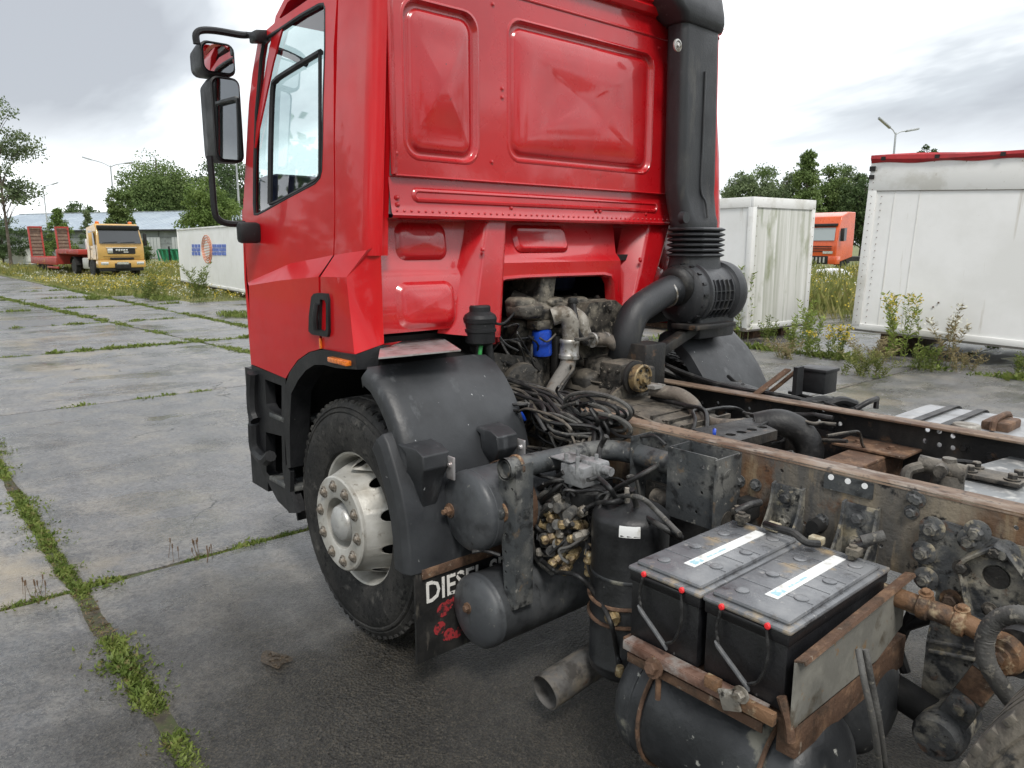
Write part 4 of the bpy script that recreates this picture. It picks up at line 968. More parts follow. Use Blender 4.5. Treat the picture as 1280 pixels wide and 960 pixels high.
m.plate(po, [circ(hc[0], hc[1], .034, 22)[::-1]], fn=lambda a, b, w_: Vector((a, YB-.022+w_, b)), thk=.03)
pi_ = [pl(*q, Y=YB) for q in inp]
L_ = []
cx, cz = sum(a for a, b in po)/len(po), sum(b for a, b in po)/len(po)
for f, y_ in ((1.08, YP), (1.02, YB), (.97, YB+.003), (.90, YB), (.86, YB-.022)): L_.append([Vector((cx+(a-cx)*f, y_, cz+(b-cz)*f)) for a, b in po])
m.rings(L_, True, (False, False)); boss = m.build('hanger_boss', hang_m, HP, 30)
m = MB()
for q, r_ in (((1243, 691), .014), ((1202, 710), .015), ((1237, 762), .013)): m.bolt(at(*q, Y=YB-.005), (0, 1, 0), r_, .014)
m.cyl(at(1245, 722, Y=YP), at(1245, 722, Y=YP)+Vector((0, .004, 0)), .032, .032, 20); m.split('boss_bolt', gear_m, boss)
pb = None
for i, q in enumerate(((1166, 660), (1155, 690), (1158, 723), (1214, 675), (1222, 665), (1258, 690))):
    if pb is None:
        m = MB(); m.lathe([(.034, 0), (.034, .006), (.026, .009)], (0, 0, 0), (0, 1, 0), 18); m.lathe([(.019, .008), (.019, .026), (.016, .03)], (0, 0, 0), (0, 1, 0), 6); m.lathe([(.011, .03), (.011, .04)], (0, 0, 0), (0, 1, 0), 10); pb = m.build('bolt', hang_m, HP); o = pb
    else: o = pb.copy(); C.objects.link(o); o.parent = HP
    o.location = at(*q, Y=YP); o.rotation_euler = (0, i*.5, 0)
m = MB(); m.bolt(at(1190, 750, Y=YP), (0, 1, 0), .02, .026); m.build('rusty_bolt', rust_o, HP)
m = MB(); a_, b_ = at(1163, 800, Y=YP), at(1245, 815, Y=YP)
for dz in (.0, -.03): m.obox((a_+b_)/2+Vector((0, .006, dz)), b_-a_, (0, .012, 0), (0, 0, .010), .002)
m.split('weld_seam', hang_m, HP)
# rusty rod along the rail with clamps and its orange end
m = MB(); rp_ = [at(1098, 738, Y=.58), at(1150, 757, Y=.58), at(1200, 776, Y=.58), at(1245, 800, Y=.58)]; m.tube(rp_, .0265, 14, 4); rod = m.build('torque_rod', rust_o, TR, 60)
for a, b in ((1156, 758), (1201, 778)):
    m = MB(); p_ = at(a, b, Y=.58); d_ = rp_[2]-rp_[1]; m.lathe([(.027, -.016), (.035, -.012), (.037, 0), (.035, .012), (.027, .016)], p_, d_, 18); m.bolt(p_+Vector((0, .0, .036)), (0, .3, 1), .012, .014); m.build('rod_clamp', rust_o, rod)
m = MB(); p_ = at(1256, 812, Y=.60); m.lathe([(.05, -.05), (.055, -.03), (.055, .03), (.045, .05), (.03, .052), (.028, .06), (0, .062)], p_, (0, 1, .0), 22); m.bolt(p_+Vector((0, .055, 0)), (0, 1, 0), .018, .016); m.build('rod_end', rust_o, rod)
m = MB(); m.lathe([(.062, 0), (.066, .01), (.066, .03), (.06, .04)], p_+Vector((-.03, -.02, .01)), (0, 1, 0), 22); m.build('rubber_bush', hose_m, rod)
# link arm down to the shock absorber eye
m = MB(); a_, b_ = at(1240, 835, Y=.56), at(1180, 912, Y=.58); d_ = b_-a_
m.obox(a_.lerp(b_, .42), d_*.86, (0, .05, 0), d_.cross(Vector((0, 1, 0))).normalized()*.075, .012); lk = m.build('link_arm', hang_m, TR, 30)
m = MB(); m.obox(a_.lerp(b_, .22)+Vector((0, .028, 0)), d_*.35, (0, .006, 0), d_.cross(Vector((0, 1, 0))).normalized()*.07, .002); m.build('rust_patch', rust_m, lk)
m = MB(); m.lathe([(.035, 0), (.035, .012), (.028, .016)], a_.lerp(b_, .55)+Vector((0, .025, 0)), (0, 1, 0), 18); m.bolt(a_.lerp(b_, .55)+Vector((0, .035, 0)), (0, 1, 0), .018, .02); m.build('arm_bolt', hang_m, lk)
m = MB(); m.lathe([(.055, -.12), (.058, -.03), (.062, 0), (.062, .05), (.056, .06), (.052, .066), (0, .07)], b_, (0, 1, 0), 28); m.build('shock_eye', hang_m, lk, 35)
m = MB(); m.tube([b_+Vector((.02, -.04, 0)), b_+Vector((.12, -.06, .01)), b_+Vector((.22, -.08, .02))], .045, 14, 2); m.build('shock_body', dark_m, lk)
m = MB(); hp2 = [at(1300, 775, Y=.68), at(1272, 768, Y=.70), at(1246, 775, Y=.70), at(1232, 796, Y=.70), at(1233, 826, Y=.70), at(1250, 856, Y=.68), at(1275, 890, Y=.64), at(1290, 915, Y=.6)]
P_ = crom(hp2, 14)
m.tube(P_, lambda t: .0215+.0012*math.sin(t*340), 10, 1); m.build('corrugated_hose', hose_g, TR, 60)
# black struts behind the tray seen against the ground
m = MB()
for a, b in (((1105, 758), (1132, 840)), ((1140, 765), (1112, 830)), ((1080, 800), (1165, 772)), ((1112, 830), (1100, 850))): m.tube([at(*a, Y=.36), at(*b, Y=.36)], .016, 8, 1)
m.build('air_hoses', hose_m, TR)
# rear wheel
def wh2(cx, cy, nm=None): return wheel(cx, cy, .524, 1 if cy > 0 else -1, rubber_d, TR)
WR, tyr = wh2(-2.82, .97); wh2(-2.82, -.97)
m = MB(); m.lathe([(.284, .12), (.27, .04), (.12, .0), (.12, .08), (0, .085)], (0, 0, 0), (0, 1, 0), 36); m.build('rim', rim_m, WR)
m = MB(); m.tube([(-2.82, -.8, .524), (-2.82, .8, .524)], .09, 16, 1); m.lathe([(.12, -.2), (.2, -.1), (.2, .1), (.12, .2)], (-2.82, 0, .53), (0, 1, 0), 20); m.build('rear_axle', gear_m, TR)
m = MB(); m.tube([(0, -.85, .50), (0, -.6, .44), (0, .6, .44), (0, .85, .50)], .06, 12, 4)
for y_ in (.40, -.40):
    m.box(-.75, .75, y_-.04, y_+.04, .52, .545); m.box(-.55, .55, y_-.04, y_+.04, .495, .518)
m.build('front_axle', dark_m, TR)
wheel(0, -1.0, .524, -1, rubber, TR)
# ================================================================== tanks, valves, dryer, batteries
def tank(name, a, b, r, mat, dome=.05, n=40, parent=TR):
    a, b = Vector(a), Vector(b); h = (b-a).length
    pf = [(0, -dome)]+[(r*math.sin(t), -dome*math.cos(t)) for t in [PI/2*k/8 for k in range(1, 8)]]+[(r, 0), (r, .012), (r*1.012, .014), (r*1.012, .022), (r, .024), (r, h-.03), (r*1.012, h-.022), (r, h-.012), (r, h)]+[(r*math.cos(t), h+dome*math.sin(t)) for t in [PI/2*k/8 for k in range(1, 8)]]+[(0, h+dome)]
    m = MB(); m.lathe(pf, a, b-a, n, (False, False)); return m.build(name, mat, parent, 40)
TA = tank('upper_air_tank', (-.668, 1.045, .722), (-.668, .42, .722), .150, tank_m, .048)
m = MB(); p_ = at(563, 638, Y=1.09); m.bolt(p_, (0, 1, 0), .018, .02); m.lathe([(.01, .02), (.01, .035)], p_, (0, 1, 0), 8); m.build('drain_plug', rust_m, TA)
m = MB(); m.lathe([(.153, -.012), (.157, -.012), (.157, .012), (.153, .012)], (-.668, .86, .722), (0, 1, 0), 40, (False, False)); m.build('tank_strap', rust_m, TA)
TB_ = tank('lower_air_tank', (-.715, 1.045, .345), (-.715, .45, .345), .138, tank_m, .048)
m = MB(); p_ = at(585, 760, Y=1.09); m.bolt(p_, (0, 1, 0), .014, .018); m.build('drain_plug', rust_m, TB_)
m = MB(); m.tube([at(590, 690, X=-.72), at(605, 688, X=-.74), at(625, 694, X=-.78)], .008, 8, 4); m.build('tank_line', hose_m, TB_)
# upright channel carrying the tanks, cross tube
YC = 1.0
m = MB(); tl, tr_, bl, br = at(623, 577, Y=YC), at(645, 583, Y=YC), at(633, 765, Y=YC), at(645, 762, Y=YC)
hl = [circ(*(lambda p: (p.x, p.z))(at(a, b, Y=YC)), .006, 8) for a, b in ((632, 668), (632, 690), (632, 715), (633, 735), (640, 612))]
m.plate([(tl.x, tl.z), (tr_.x, tr_.z), (br.x, br.z), (bl.x, bl.z)], [h[::-1] for h in hl], fn=lambda a, b, w_: Vector((a, YC+w_, b)), thk=.007)
m.sheet([[Vector((q.x, YC-.001, q.z)) for q in (tr_, br)], [Vector((q.x-.001, YC-.08, q.z)) for q in (tr_, br)]], .007)
m.sheet([[Vector((q.x, YC-.001, q.z)) for q in (tl, bl)], [Vector((q.x+.001, YC-.08, q.z)) for q in (tl, bl)]], .007)
ch = m.build('tank_bracket', steel_g, TR, 30)
m = MB(); p_ = at(627, 640, Y=YC); m.lathe([(.026, 0), (.030, .02), (.028, .03), (.02, .034)], p_, (0, 1, 0), 18); m.build('bracket_bolt', steel_g, ch)
m = MB(); m.lathe([(.038, 0), (.036, .006)], p_, (0, 1, 0), 14); m.build('rust_ring', rust_o, ch)
t0 = at(630, 587, Y=YC+.02)
tp = [t0, Vector((t0.x-.002, .80, .905)), Vector((t0.x-.01, .66, .906)), Vector((t0.x-.05, .555, .908)), Vector((t0.x-.13, .51, .908)), Vector((t0.x-.30, .50, .905)), Vector((t0.x-.56, .50, .90))]
m = MB(); m.tube(tp, .040, 20, 6, (False, True)); m.tube([tp[0], tp[1]], .031, 16, 1, (False, True))
tb = m.build('cross_tube', steel_g, TR, 60)
m = MB(); m.lathe([(.041, 0), (.043, .002), (.043, .012), (.041, .014)], t0+Vector((0, -.05, 0)), (0, -1, 0), 20); m.build('weld_ring', rust_o, tb)
m = MB(); m.cyl((t0.x-.25, .50, .76), (t0.x-.56, .50, .755), .036, .036, 16); m.box(t0.x-.5, t0.x-.1, .43, .46, .70, .80, .01); m.build('lower_tube', gear_m, TR)
# black hoses below fender / between tank and rail
random.seed(11)
def V3(a, s): return Vector(a)+Vector((random.uniform(-s, s), random.uniform(-s, s), random.uniform(-s, s)))
# wire and pipe bundle running over the rail to the engine
for i in range(46):
    o_ = random.uniform(-.085, .085); oz = random.uniform(-.03, .05)
    k0 = random.random()
    st_ = Vector((-.05+.15*k0, .56+o_, 1.06+oz)); r_ = random.choice((.006, .008, .009, .012))
    pts = [st_, V3((-.25, .52+o_, 1.04+oz), .015), V3((-.42, .50+o_, 1.025+oz), .02), V3((-.55, .50+o_*1.3, 1.0+oz), .03), V3((-.68, .52+o_*1.5, .96+oz), .035)]
    if i % 3 == 0: pts += [V3((-.78, .56, .90), .04), V3((-.80, .62, .80), .05)]
    elif i % 3 == 1: pts += [V3((-.80, .50, .95), .03), V3((-.88, .56, .86), .04)]
    m = MB(); m.tube(pts, r_, 7, 5); m.build('hose', random.choice((hose_m, hose_m, hose_g, gear_m)), TR)
for i in range(22):      # slack loops tied on top
    cx, cy = random.choice(((690, 525), (745, 515), (720, 535), (705, 545), (670, 505), (735, 540), (690, 550))); c_ = at(cx+random.uniform(-18, 18), cy+random.uniform(-10, 10), Y=.50)
    r0 = random.uniform(.06, .12); a0 = random.uniform(0, 6)
    u_ = Vector((1, random.uniform(-.5, .5), random.uniform(-.2, .2))).normalized(); v_ = Vector((random.uniform(-.3, .3), .5, 1)).normalized()
    m = MB(); m.tube([c_+(u_*math.cos(a0+t*.65)*r0*1.3+v_*math.sin(a0+t*.65)*r0*.62) for t in range(random.choice((7, 9, 10)))], random.choice((.006, .008, .009)), 7, 4); m.build('hose_loop', random.choice((hose_m, hose_m, hose_g)), TR)
m = MB()
for a, b in (((735, 522), (765, 522)), ((735, 528), (765, 528)), ((730, 534), (760, 532))): m.tube([at(a[0]-30, a[1]-6, Y=.47), at(*a, Y=.47), at(b[0], b[1], Y=.46), at(b[0]+14, b[1]-3, Y=.45)], .011, 8, 4)
m.build('thick_hoses', hose_m, TR)
m = MB(); p_ = at(781, 519, Y=.45); m.cyl(p_+Vector((.02, 0, 0)), p_-Vector((.02, 0, -.006)), .017, .017, 12); m.build('hose_coupling', wire_m, TR)
m = MB(); m.tube([at(760, 535, Y=.48), at(775, 545, Y=.5), at(800, 546, Y=.5), at(818, 545, Y=.5), at(832, 556, Y=.5)], .006, 6, 4); m.tube([at(758, 545, Y=.6), at(750, 560, Y=.6), at(748, 580, Y=.65)], .010, 8, 4); m.build('thin_hoses', hose_m, TR)
m = MB(); m.tube([at(633, 520, Y=.62), at(640, 512, Y=.62), at(650, 515, Y=.62), at(656, 525, Y=.6)], .008, 8, 4); m.build('blue_hose', blue_m, TR)
random.seed(41)
def clutter(n, x, y, z, r, step, mats, parent, nm='hose'):
    for i in range(n):
        p = Vector((random.uniform(*x), random.uniform(*y), random.uniform(*z))); d = Vector((random.uniform(-1, 1), random.uniform(-.6, .6), random.uniform(-.7, .7))); pts = [p]
        for j in range(random.choice((4, 5, 6))):
            d = (d.normalized()+Vector((random.uniform(-.7, .7), random.uniform(-.7, .7), random.uniform(-.7, .5)))*.8).normalized(); q = pts[-1]+d*step
            pts.append(Vector((min(max(q.x, x[0]), x[1]), min(max(q.y, y[0]), y[1]), min(max(q.z, z[0]), z[1]))))
        m = MB(); m.tube(pts, random.choice(r), 6, 5); m.build(nm, random.choice(mats), parent, 60)
clutter(26, (-.80, -.15), (.46, .66), (.86, 1.03), (.005, .006, .008, .010), .09, (hose_m, hose_m, hose_g, gear_m), TR)
clutter(22, (-1.06, -.78), (.55, .90), (.52, .86), (.005, .006, .008), .08, (hose_m, hose_m, hose_g), TR, 'air_line')
clutter(14, (-1.5, -.55), (-.30, .30), (.88, .985), (.006, .008, .011), .12, (hose_m, hose_m, gear_m), TR)
clutter(10, (-.35, .0), (-.25, .45), (1.0, 1.25), (.005, .007, .009), .09, (hose_m, gear_m), TR, 'cable')
clutter(8, (-1.35, -.6), (-.70, -.46), (.95, 1.01), (.008, .010, .012), .13, (hose_m, hose_m), TR)
# coolant reservoir and aluminium plate
m = MB(); c_ = at(600, 406, X=-.20)
m.lathe([(.050, -.085), (.065, -.075), (.066, -.03), (.071, -.028), (.071, -.016), (.066, -.014), (.066, .01), (.072, .012), (.074, .03), (.066, .045), (.05, .055), (.046, .058), (.046, .078), (.042, .084), (0, .085)], c_, (0, 0, 1), 28); rs_ = m.build('fluid_reservoir', black, TR, 24)
m = MB(); m.tube([c_+Vector((0, .01, -.08)), c_+Vector((.0, .01, -.16)), c_+Vector((.02, -.02, -.26))], .018, 10, 4); m.tube([c_+Vector((0, -.04, -.07)), c_+Vector((-.01, -.045, -.16)), c_+Vector((0, -.08, -.27))], .022, 10, 4); m.split('reservoir_hose', hose_m, rs_)
m = MB(); m.tube([c_+Vector((-.02, .01, -.085)), c_+Vector((-.025, .02, -.11)), c_+Vector((-.02, .02, -.14))], .009, 8, 4); m.build('green_hose', green_m, rs_)
m = MB(); zp = 1.275
q_ = [at(a, b, Z=zp) for a, b in ((473, 447), (576, 437), (541, 414), (478, 419))]
m.plate([(p.x, p.y) for p in q_], fn=lambda a, b, w_: Vector((a, b, zp+w_)), thk=.006)
a_, b_ = q_[3], q_[2]
m.obox((a_+b_)/2+Vector((.004, 0, .018)), b_-a_, (.005, 0, 0), (0, 0, .045)); ap = m.build('alloy_plate', plate_m, TR)
m = MB()
for t in (.45, .88): m.bolt(a_.lerp(b_, t)+Vector((0, 0, .018)), (-1, 0, 0), .010, .010)
m.split('plate_bolt', rust_m, ap)
# four-circuit valve (grey, upper) and the cluster of brass fittings
VC = empty('valve_cluster', (0, 0, 0)); VC.parent = TR
m = MB(); c_ = at(725, 588, Y=.78)
m.box(c_.x-.06, c_.x+.05, c_.y-.05, c_.y+.05, c_.z-.045, c_.z+.03, .008); m.box(c_.x-.09, c_.x+.0, c_.y-.06, c_.y-.0, c_.z-.02, c_.z+.045, .01)
m.obox(c_+Vector((.05, .0, .038)), (.10, 0, .0), (0, .10, .0), (0, 0, .004))
for dx, dy in ((.03, .04), (-.03, .045), (-.05, -.03), (.04, -.03)): m.cyl(c_+Vector((dx, dy, .0)), c_+Vector((dx, dy, .065)), .007, .007, 8)
for dx in (-.07, -.10): m.cyl(c_+Vector((dx, -.02, .02)), c_+Vector((dx-.03, -.02, .02)), .018, .016, 12)
m.build('valve_body', M('grey_alloy', (.28, .285, .29), [((.12, .12, .12), 14, .5, .62), ((.42, .42, .42), 30, .55, .7)], (.4, .6), metal=.4, bump=.25, bs=70), VC)
m = MB(); c2 = at(735, 618, Y=.74); m.lathe([(.062, 0), (.066, .02), (.064, .05), (.05, .06)], c2+Vector((0, 0, -.03)), (0, 0, 1), 22); m.build('diaphragm_chamber', hose_m, VC)
m = MB(); c3 = at(703, 655, Y=.78)
m.box(c3.x-.06, c3.x+.06, c3.y-.07, c3.y+.02, c3.z-.10, c3.z+.10, .015)
random.seed(21)
for i in range(16):
    d_ = Vector((random.uniform(-.4, .4), 1, random.uniform(-.3, .5))).normalized(); p_ = c3+Vector((random.uniform(-.085, .085), .01, random.uniform(-.10, .08)))
    m.cyl(p_, p_+d_*random.uniform(.03, .07), .022, .02, 10); 
m.build('protection_valve', M('dark_alloy', (.10, .10, .10), [((.24, .23, .21), 18, .46, .62)], (.4, .6), metal=.4, bump=.3, bs=70), VC)
ft = [((690, 637), (-.2, .9, -.1)), ((716, 650), (-.1, 1, 0)), ((712, 655), (.5, .9, 0)), ((722, 672), (.1, 1, .1)), ((708, 678), (.3, .9, .2)), ((738, 690), (0, .3, -1)), ((738, 706), (0, .2, -1)), ((700, 630), (.3, .4, 1)), ((728, 640), (-.6, .5, .5)), ((718, 692), (-.2, 1, -.4)), ((684, 690), (.6, .7, 0)), ((676, 655), (.9, .3, .1))]
ft += [((696, 648), (.1, 1, .2)), ((705, 664), (-.3, 1, 0)), ((690, 672), (.4, .9, -.2)), ((726, 656), (-.2, 1, .3)), ((730, 668), (.2, 1, -.1)), ((698, 698), (.2, .9, -.5)), ((684, 660), (.8, .5, .2)), ((710, 706), (0, .8, -.6))]
for i, ((a, b), d_) in enumerate(ft):
    p_ = at(a, b, Y=.80+.012*(i % 3)); d_ = Vector(d_).normalized(); m = MB()
    m.lathe([(.015, -.03), (.015, -.005)], p_, d_, 10); m.lathe([(.020, -.006), (.020, .014)], p_, d_, 6); m.lathe([(.014, .014), (.014, .022)], p_, d_, 12); m.lathe([(.0175, .022), (.0175, .036), (.012, .042)], p_, d_, 6)
    m.build('fitting', brass if i not in (1, 7, 8, 10, 13, 16, 18) else alu, VC, 30)
lo_ = [((688, 632), (672, 650), (664, 672), (672, 700), (690, 716)), ((716, 655), (690, 668), (672, 660), (668, 640), (690, 615), (712, 596)), ((700, 600), (680, 625), (672, 650), (684, 668), (712, 664)), ((722, 672), (700, 690), (682, 690), (662, 665), (660, 640), (680, 610), (705, 590)),
       ((708, 682), (690, 705), (678, 700), (668, 680), (676, 640), (700, 605)), ((676, 700), (695, 714), (722, 720), (746, 745), (764, 780), (772, 820), (775, 838)), ((728, 640), (745, 630), (762, 628), (778, 626)), ((736, 688), (738, 665), (748, 640), (765, 615), (790, 600), (822, 582)),
       ((745, 640), (770, 622), (800, 622), (822, 640), (850, 668)), ((790, 612), (800, 640), (830, 660), (852, 672)), ((735, 600), (748, 598), (762, 610), (770, 625)), ((650, 640), (660, 620), (690, 602), (715, 600)), ((665, 660), (662, 640), (678, 618), (704, 604))]
for i, pts in enumerate(lo_):
    Yc = .86 if i != 5 else .92
    m = MB(); m.tube([at(a, b, Y=Yc-.05*(j % 2)-.01*i % .05) for j, (a, b) in enumerate(pts)], .0085 if i % 3 else .010, 8, 6); m.build('air_line', hose_m if i % 4 else hose_g, VC, 60)
m = MB(); m.lathe([(.013, 0), (.016, .01), (.016, .03), (.010, .035)], at(775, 833, Y=.92), (0, 0, -1), 10); m.build('line_end', brass, VC)
# air dryer bottle with its rusty straps
DY = .755; c_ = at(786, 720, Y=DY); DX = c_.x
zt = at(785, 662, Y=DY+.10).z
db = at(775, 858, Y=DY+.12).z
DR = tank('air_dryer', (DX, DY, db+.02), (DX, DY, zt), .131, tank_b, .055)
m = MB()
for z_, mat_ in ((at(763, 760, Y=DY+.13).z, 0), (at(763, 783, Y=DY+.13).z, 0)):
    pts = [Vector((DX+.135*math.cos(t), DY+.135*math.sin(t), z_+.004*math.sin(t*3))) for t in [2*PI*k/40 for k in range(41)]]
    m.tube(pts, .007, 6, 1)
m.split('dryer_strap', rust_m, DR)
m = MB(); m.lathe([(.1315, 0), (.1335, .004), (.1335, .01), (.1315, .014)], (DX, DY, at(763, 730, Y=DY+.13).z), (0, 0, 1), 40, (False, False)); m.build('dryer_seam', tank_c, DR)
m = MB(); p_ = at(783, 640, Y=DY+.02); m.lathe([(.022, -.03), (.026, -.02), (.022, -.01)], p_, (0, 0, 1), 12); m.build('port_seal', rust_o, DR)
m = MB(); m.lathe([(.017, -.02), (.017, 0), (.020, .002), (.020, .02), (.012, .024), (.010, .06), (.008, .085), (0, .086)], p_, (0, 0, 1), 12); m.build('dryer_port', alu, DR)
q_ = [at(a, b, Y=DY+.09) for a, b in ((810, 640), (827, 643), (828, 654), (811, 650))]
m = MB(); rw = []
for k in range(4):
    rw_ = []
    for j in range(4):
        u_, v_ = k/3, j/3; x_ = .03+.055*u_; 
        ang = R(66-30*u_); zz_ = zt+.012-.038*v_; rr_ = .131*math.sqrt(max(0, 1-((zz_-zt)/.055)**2)) if zz_ > zt else .131
        rw_.append(Vector((DX+math.cos(ang+PI/9*0)*-(rr_+.0015), DY+math.sin(ang)*(rr_+.0015), zz_)))
    rw.append(rw_)
m.sheet(rw); m.build('sticker', sticker, DR)
m = MB(); p_ = at(767, 770, Y=DY+.12); m.bolt(p_, (0, 1, .0), .02, .03); m.build('strap_bolt', brass, DR)
# exhaust tail pipe
m = MB(); e0 = at(681, 866, Y=1.0); ed = Vector((-.02, -.62, .085)); m.lathe([(.060, 0), (.063, 0), (.063, .30), (.063, .6), (.06, .6)], e0, ed, 28, (False, False)); m.lathe([(.059, .0), (.058, .3), (0, .31)], e0, ed, 28, (False, False)); m.build('tail_pipe', M('sooty_pipe', (.12, .115, .11), [((.21, .18, .14), 8, .46, .62), ((.06, .055, .05), 15, .5, .64), (RUST, 9, .62, .7)], (.5, .7), metal=.3, bump=.25, bs=60), TR)
m = MB(); m.tube([e0+ed, (-1.05, .2, .30), (-.6, .05, .36), (.3, 0, .42)], .063, 12, 4); m.box(-.98, -.25, -.35, .35, .22, .50, .06); m.build('silencer', dark_m, TR)

# ---- battery tray and batteries
TZ = .595
BX0, BX1 = -1.478, -1.965; BY0, BY1 = .585, 1.12; ZT = .83
BW = (BX0-BX1)/2
handle_m = M('handle_plastic', (.10, .104, .11), [((.16, .16, .16), 30, .5, .65)], (.35, .5))
def battery(x0, x1, parent):
    B = empty('battery', ((x0+x1)/2, (BY0+BY1)/2, TZ)); B.parent = parent
    cx, cy, cz = B.location
    hx, hy = abs(x1-x0)/2-.002, (BY1-BY0)/2
    m = MB(); m.box(-hx+.008, hx-.008, -hy+.008, hy-.008, .002, .175, .008); m.box(-hx+.004, hx-.004, -hy+.004, hy-.004, .172, .205, .006); m.build('battery_case', bat_m, B)
    m = MB(); m.box(-hx, hx, -hy, hy, .203, .216, .006); m.box(-hx+.014, hx-.014, -hy+.03, hy-.02, .214, .230, .008)
    for i in range(5): m.box(-hx+.02+.0*i, hx-.02, -hy+.055+i*.085, -hy+.058+i*.085, .230, .2315)
    m.build('battery_lid', bat_top, B)
    m = MB()
    for i in range(6):
        y_ = -hy+.10+i*.072; m.lathe([(.018, 0), (.018, .003), (.015, .004), (.004, .0035)], (hx*.45 if i % 2 else -hx*.55, y_, .2302), (0, 0, 1), 16)
    m.split('vent_cap', bat_top, B)
    m = MB(); m.box(-.030, .005, -.19, .17, .2303, .2318); m.build('sticker', sticker, B)
    m = MB(); m.box(-.024, -.001, .115, .155, .2319, .2323); m.box(-.018, -.011, .0, .09, .2319, .2323); m.build('sticker_print', cyan, B)
    for s_ in (-1, 1):
        m = MB(); m.lathe([(.0075, 0), (.008, .003), (.008, .007), (.006, .009)], (s_*hx*.52, hy-.004, .208), (0, 1, 0), 14); m.lathe([(.0028, .0092), (.0028, .0105)], (s_*hx*.52, hy-.004, .208), (0, 1, 0), 6); m.build('red_plug', redcap, B)
    m = MB(); pts = [Vector((hx*.52, hy+.004, .20)), Vector((hx*.56, hy+.010, .15)), Vector((hx*.45, hy+.014, .108))]
    ptr = [Vector((-hx*.52, hy+.004, .20)), Vector((-hx*.62, hy+.012, .14)), Vector((-hx*.50, hy+.018, .075)), Vector((-hx*.18, hy+.018, .045))]
    for P_ in (pts, ptr):
        q_ = crom(P_, 10); m.tube(q_, lambda t: .0042+.0008*math.sin(t*160), 7, 1)
    m.build('rope_handle', hose_m, B)
    m = MB(); a_, b_ = Vector((hx*.52, hy+.018, .118)), Vector((-hx*.30, hy+.020, .042)); m.obox((a_+b_)/2, b_-a_, (0, .012, 0), (0.006, 0, .016), .003); m.build('handle_bar', handle_m, B)
    m = MB(); m.box(-hx*.5, hx*.5, hy-.006, hy+.006, .193, .203, .002); m.build('handle_ledge', bat_m, B)
    return B
b1 = battery(BX0, BX0-BW, TR); b2 = battery(BX0-BW, BX1, TR)
# terminals and cables
m = MB(); 
for a, b in ((967, 655), (1021, 672)):
    p_ = at(a, b, Z=ZT+.02); m.box(p_.x-.02, p_.x+.02, p_.y-.016, p_.y+.016, ZT+.0, ZT+.024, .005)
m.split('terminal_cover', M('aged_cream_plastic', (.42, .38, .28), [((.25, .2, .12), 30, .5, .65)], (.5, .6)), TR)
m = MB()
for a, b in ((922, 640), (927, 648), (1066, 690), (1072, 683)):
    p_ = at(a, b, Z=ZT+.02); m.cyl(p_+Vector((0, 0, -.02)), p_+Vector((0, 0, .02)), .012, .011, 10); m.box(p_.x-.022, p_.x+.014, p_.y-.018, p_.y+.018, p_.z-.008, p_.z+.014, .004)
m.split('terminal', engine_m, TR)
m = MB(); m.tube([at(957, 655, Z=ZT+.02), at(972, 660, Z=ZT+.035), at(992, 666, Z=ZT+.035), at(1008, 678, Z=ZT+.025), at(1024, 680, Z=ZT+.02)], .011, 8, 5); m.tube([at(1068, 685, Z=ZT+.02), at(1085, 678, Z=ZT+.04), at(1100, 670, Z=ZT+.06)], .012, 10, 4); m.tube([at(920, 640, Z=ZT+.03), at(935, 632, Z=ZT+.05), at(950, 628, Z=ZT+.05)], .012, 10, 4); m.split('battery_cable', hose_m, TR)
m = MB(); p_ = at(1092, 674, Z=ZT+.05); m.cyl(p_+Vector((.025, .015, -.01)), p_+Vector((-.02, -.02, .012)), .016, .016, 14); m.build('cable_boot', hose_g, TR)
# tray
m = MB(); m.box(BX1-.006, BX0+.004, BY0-.01, BY1+.002, TZ-.012, TZ-.002); m.build('tray_floor', rust_m, TR)
m = MB()
pp = [at(a, b, X=BX1-.010) for a, b in ((975, 867), (990, 797), (1115, 722), (1112, 770))]
Yt = lambda p: (p.y, p.z)
m.plate([(BY1+.005, TZ-.02), (BY1+.005, .745), (BY0-.06, .78), (BY0-.06, TZ+.03), (BY0+.1, TZ-.02)], fn=lambda a, b, w_: Vector((BX1-.014+w_, a, b)), thk=.006)
trs = m.build('tray_side', M('grey_sheet_steel', (.23, .225, .20), [((.33, .32, .28), 6, .45, .62), ((.15, .13, .10), 10, .56, .66), ((.30, .18, .08), 16, .63, .70)], (.4, .6), metal=.3, bump=.12, bs=60), TR)
m = MB(); m.sheet([[Vector((BX1-.014, BY1+.005, .746)), Vector((BX1-.014, BY0-.06, .781))], [Vector((BX1-.034, BY1-.0, .750)), Vector((BX1-.036, BY0-.06, .785))], [Vector((BX1-.037, BY1-.0, .744)), Vector((BX1-.039, BY0-.06, .779))]], .004); m.build('tray_lip', rust_m, trs)
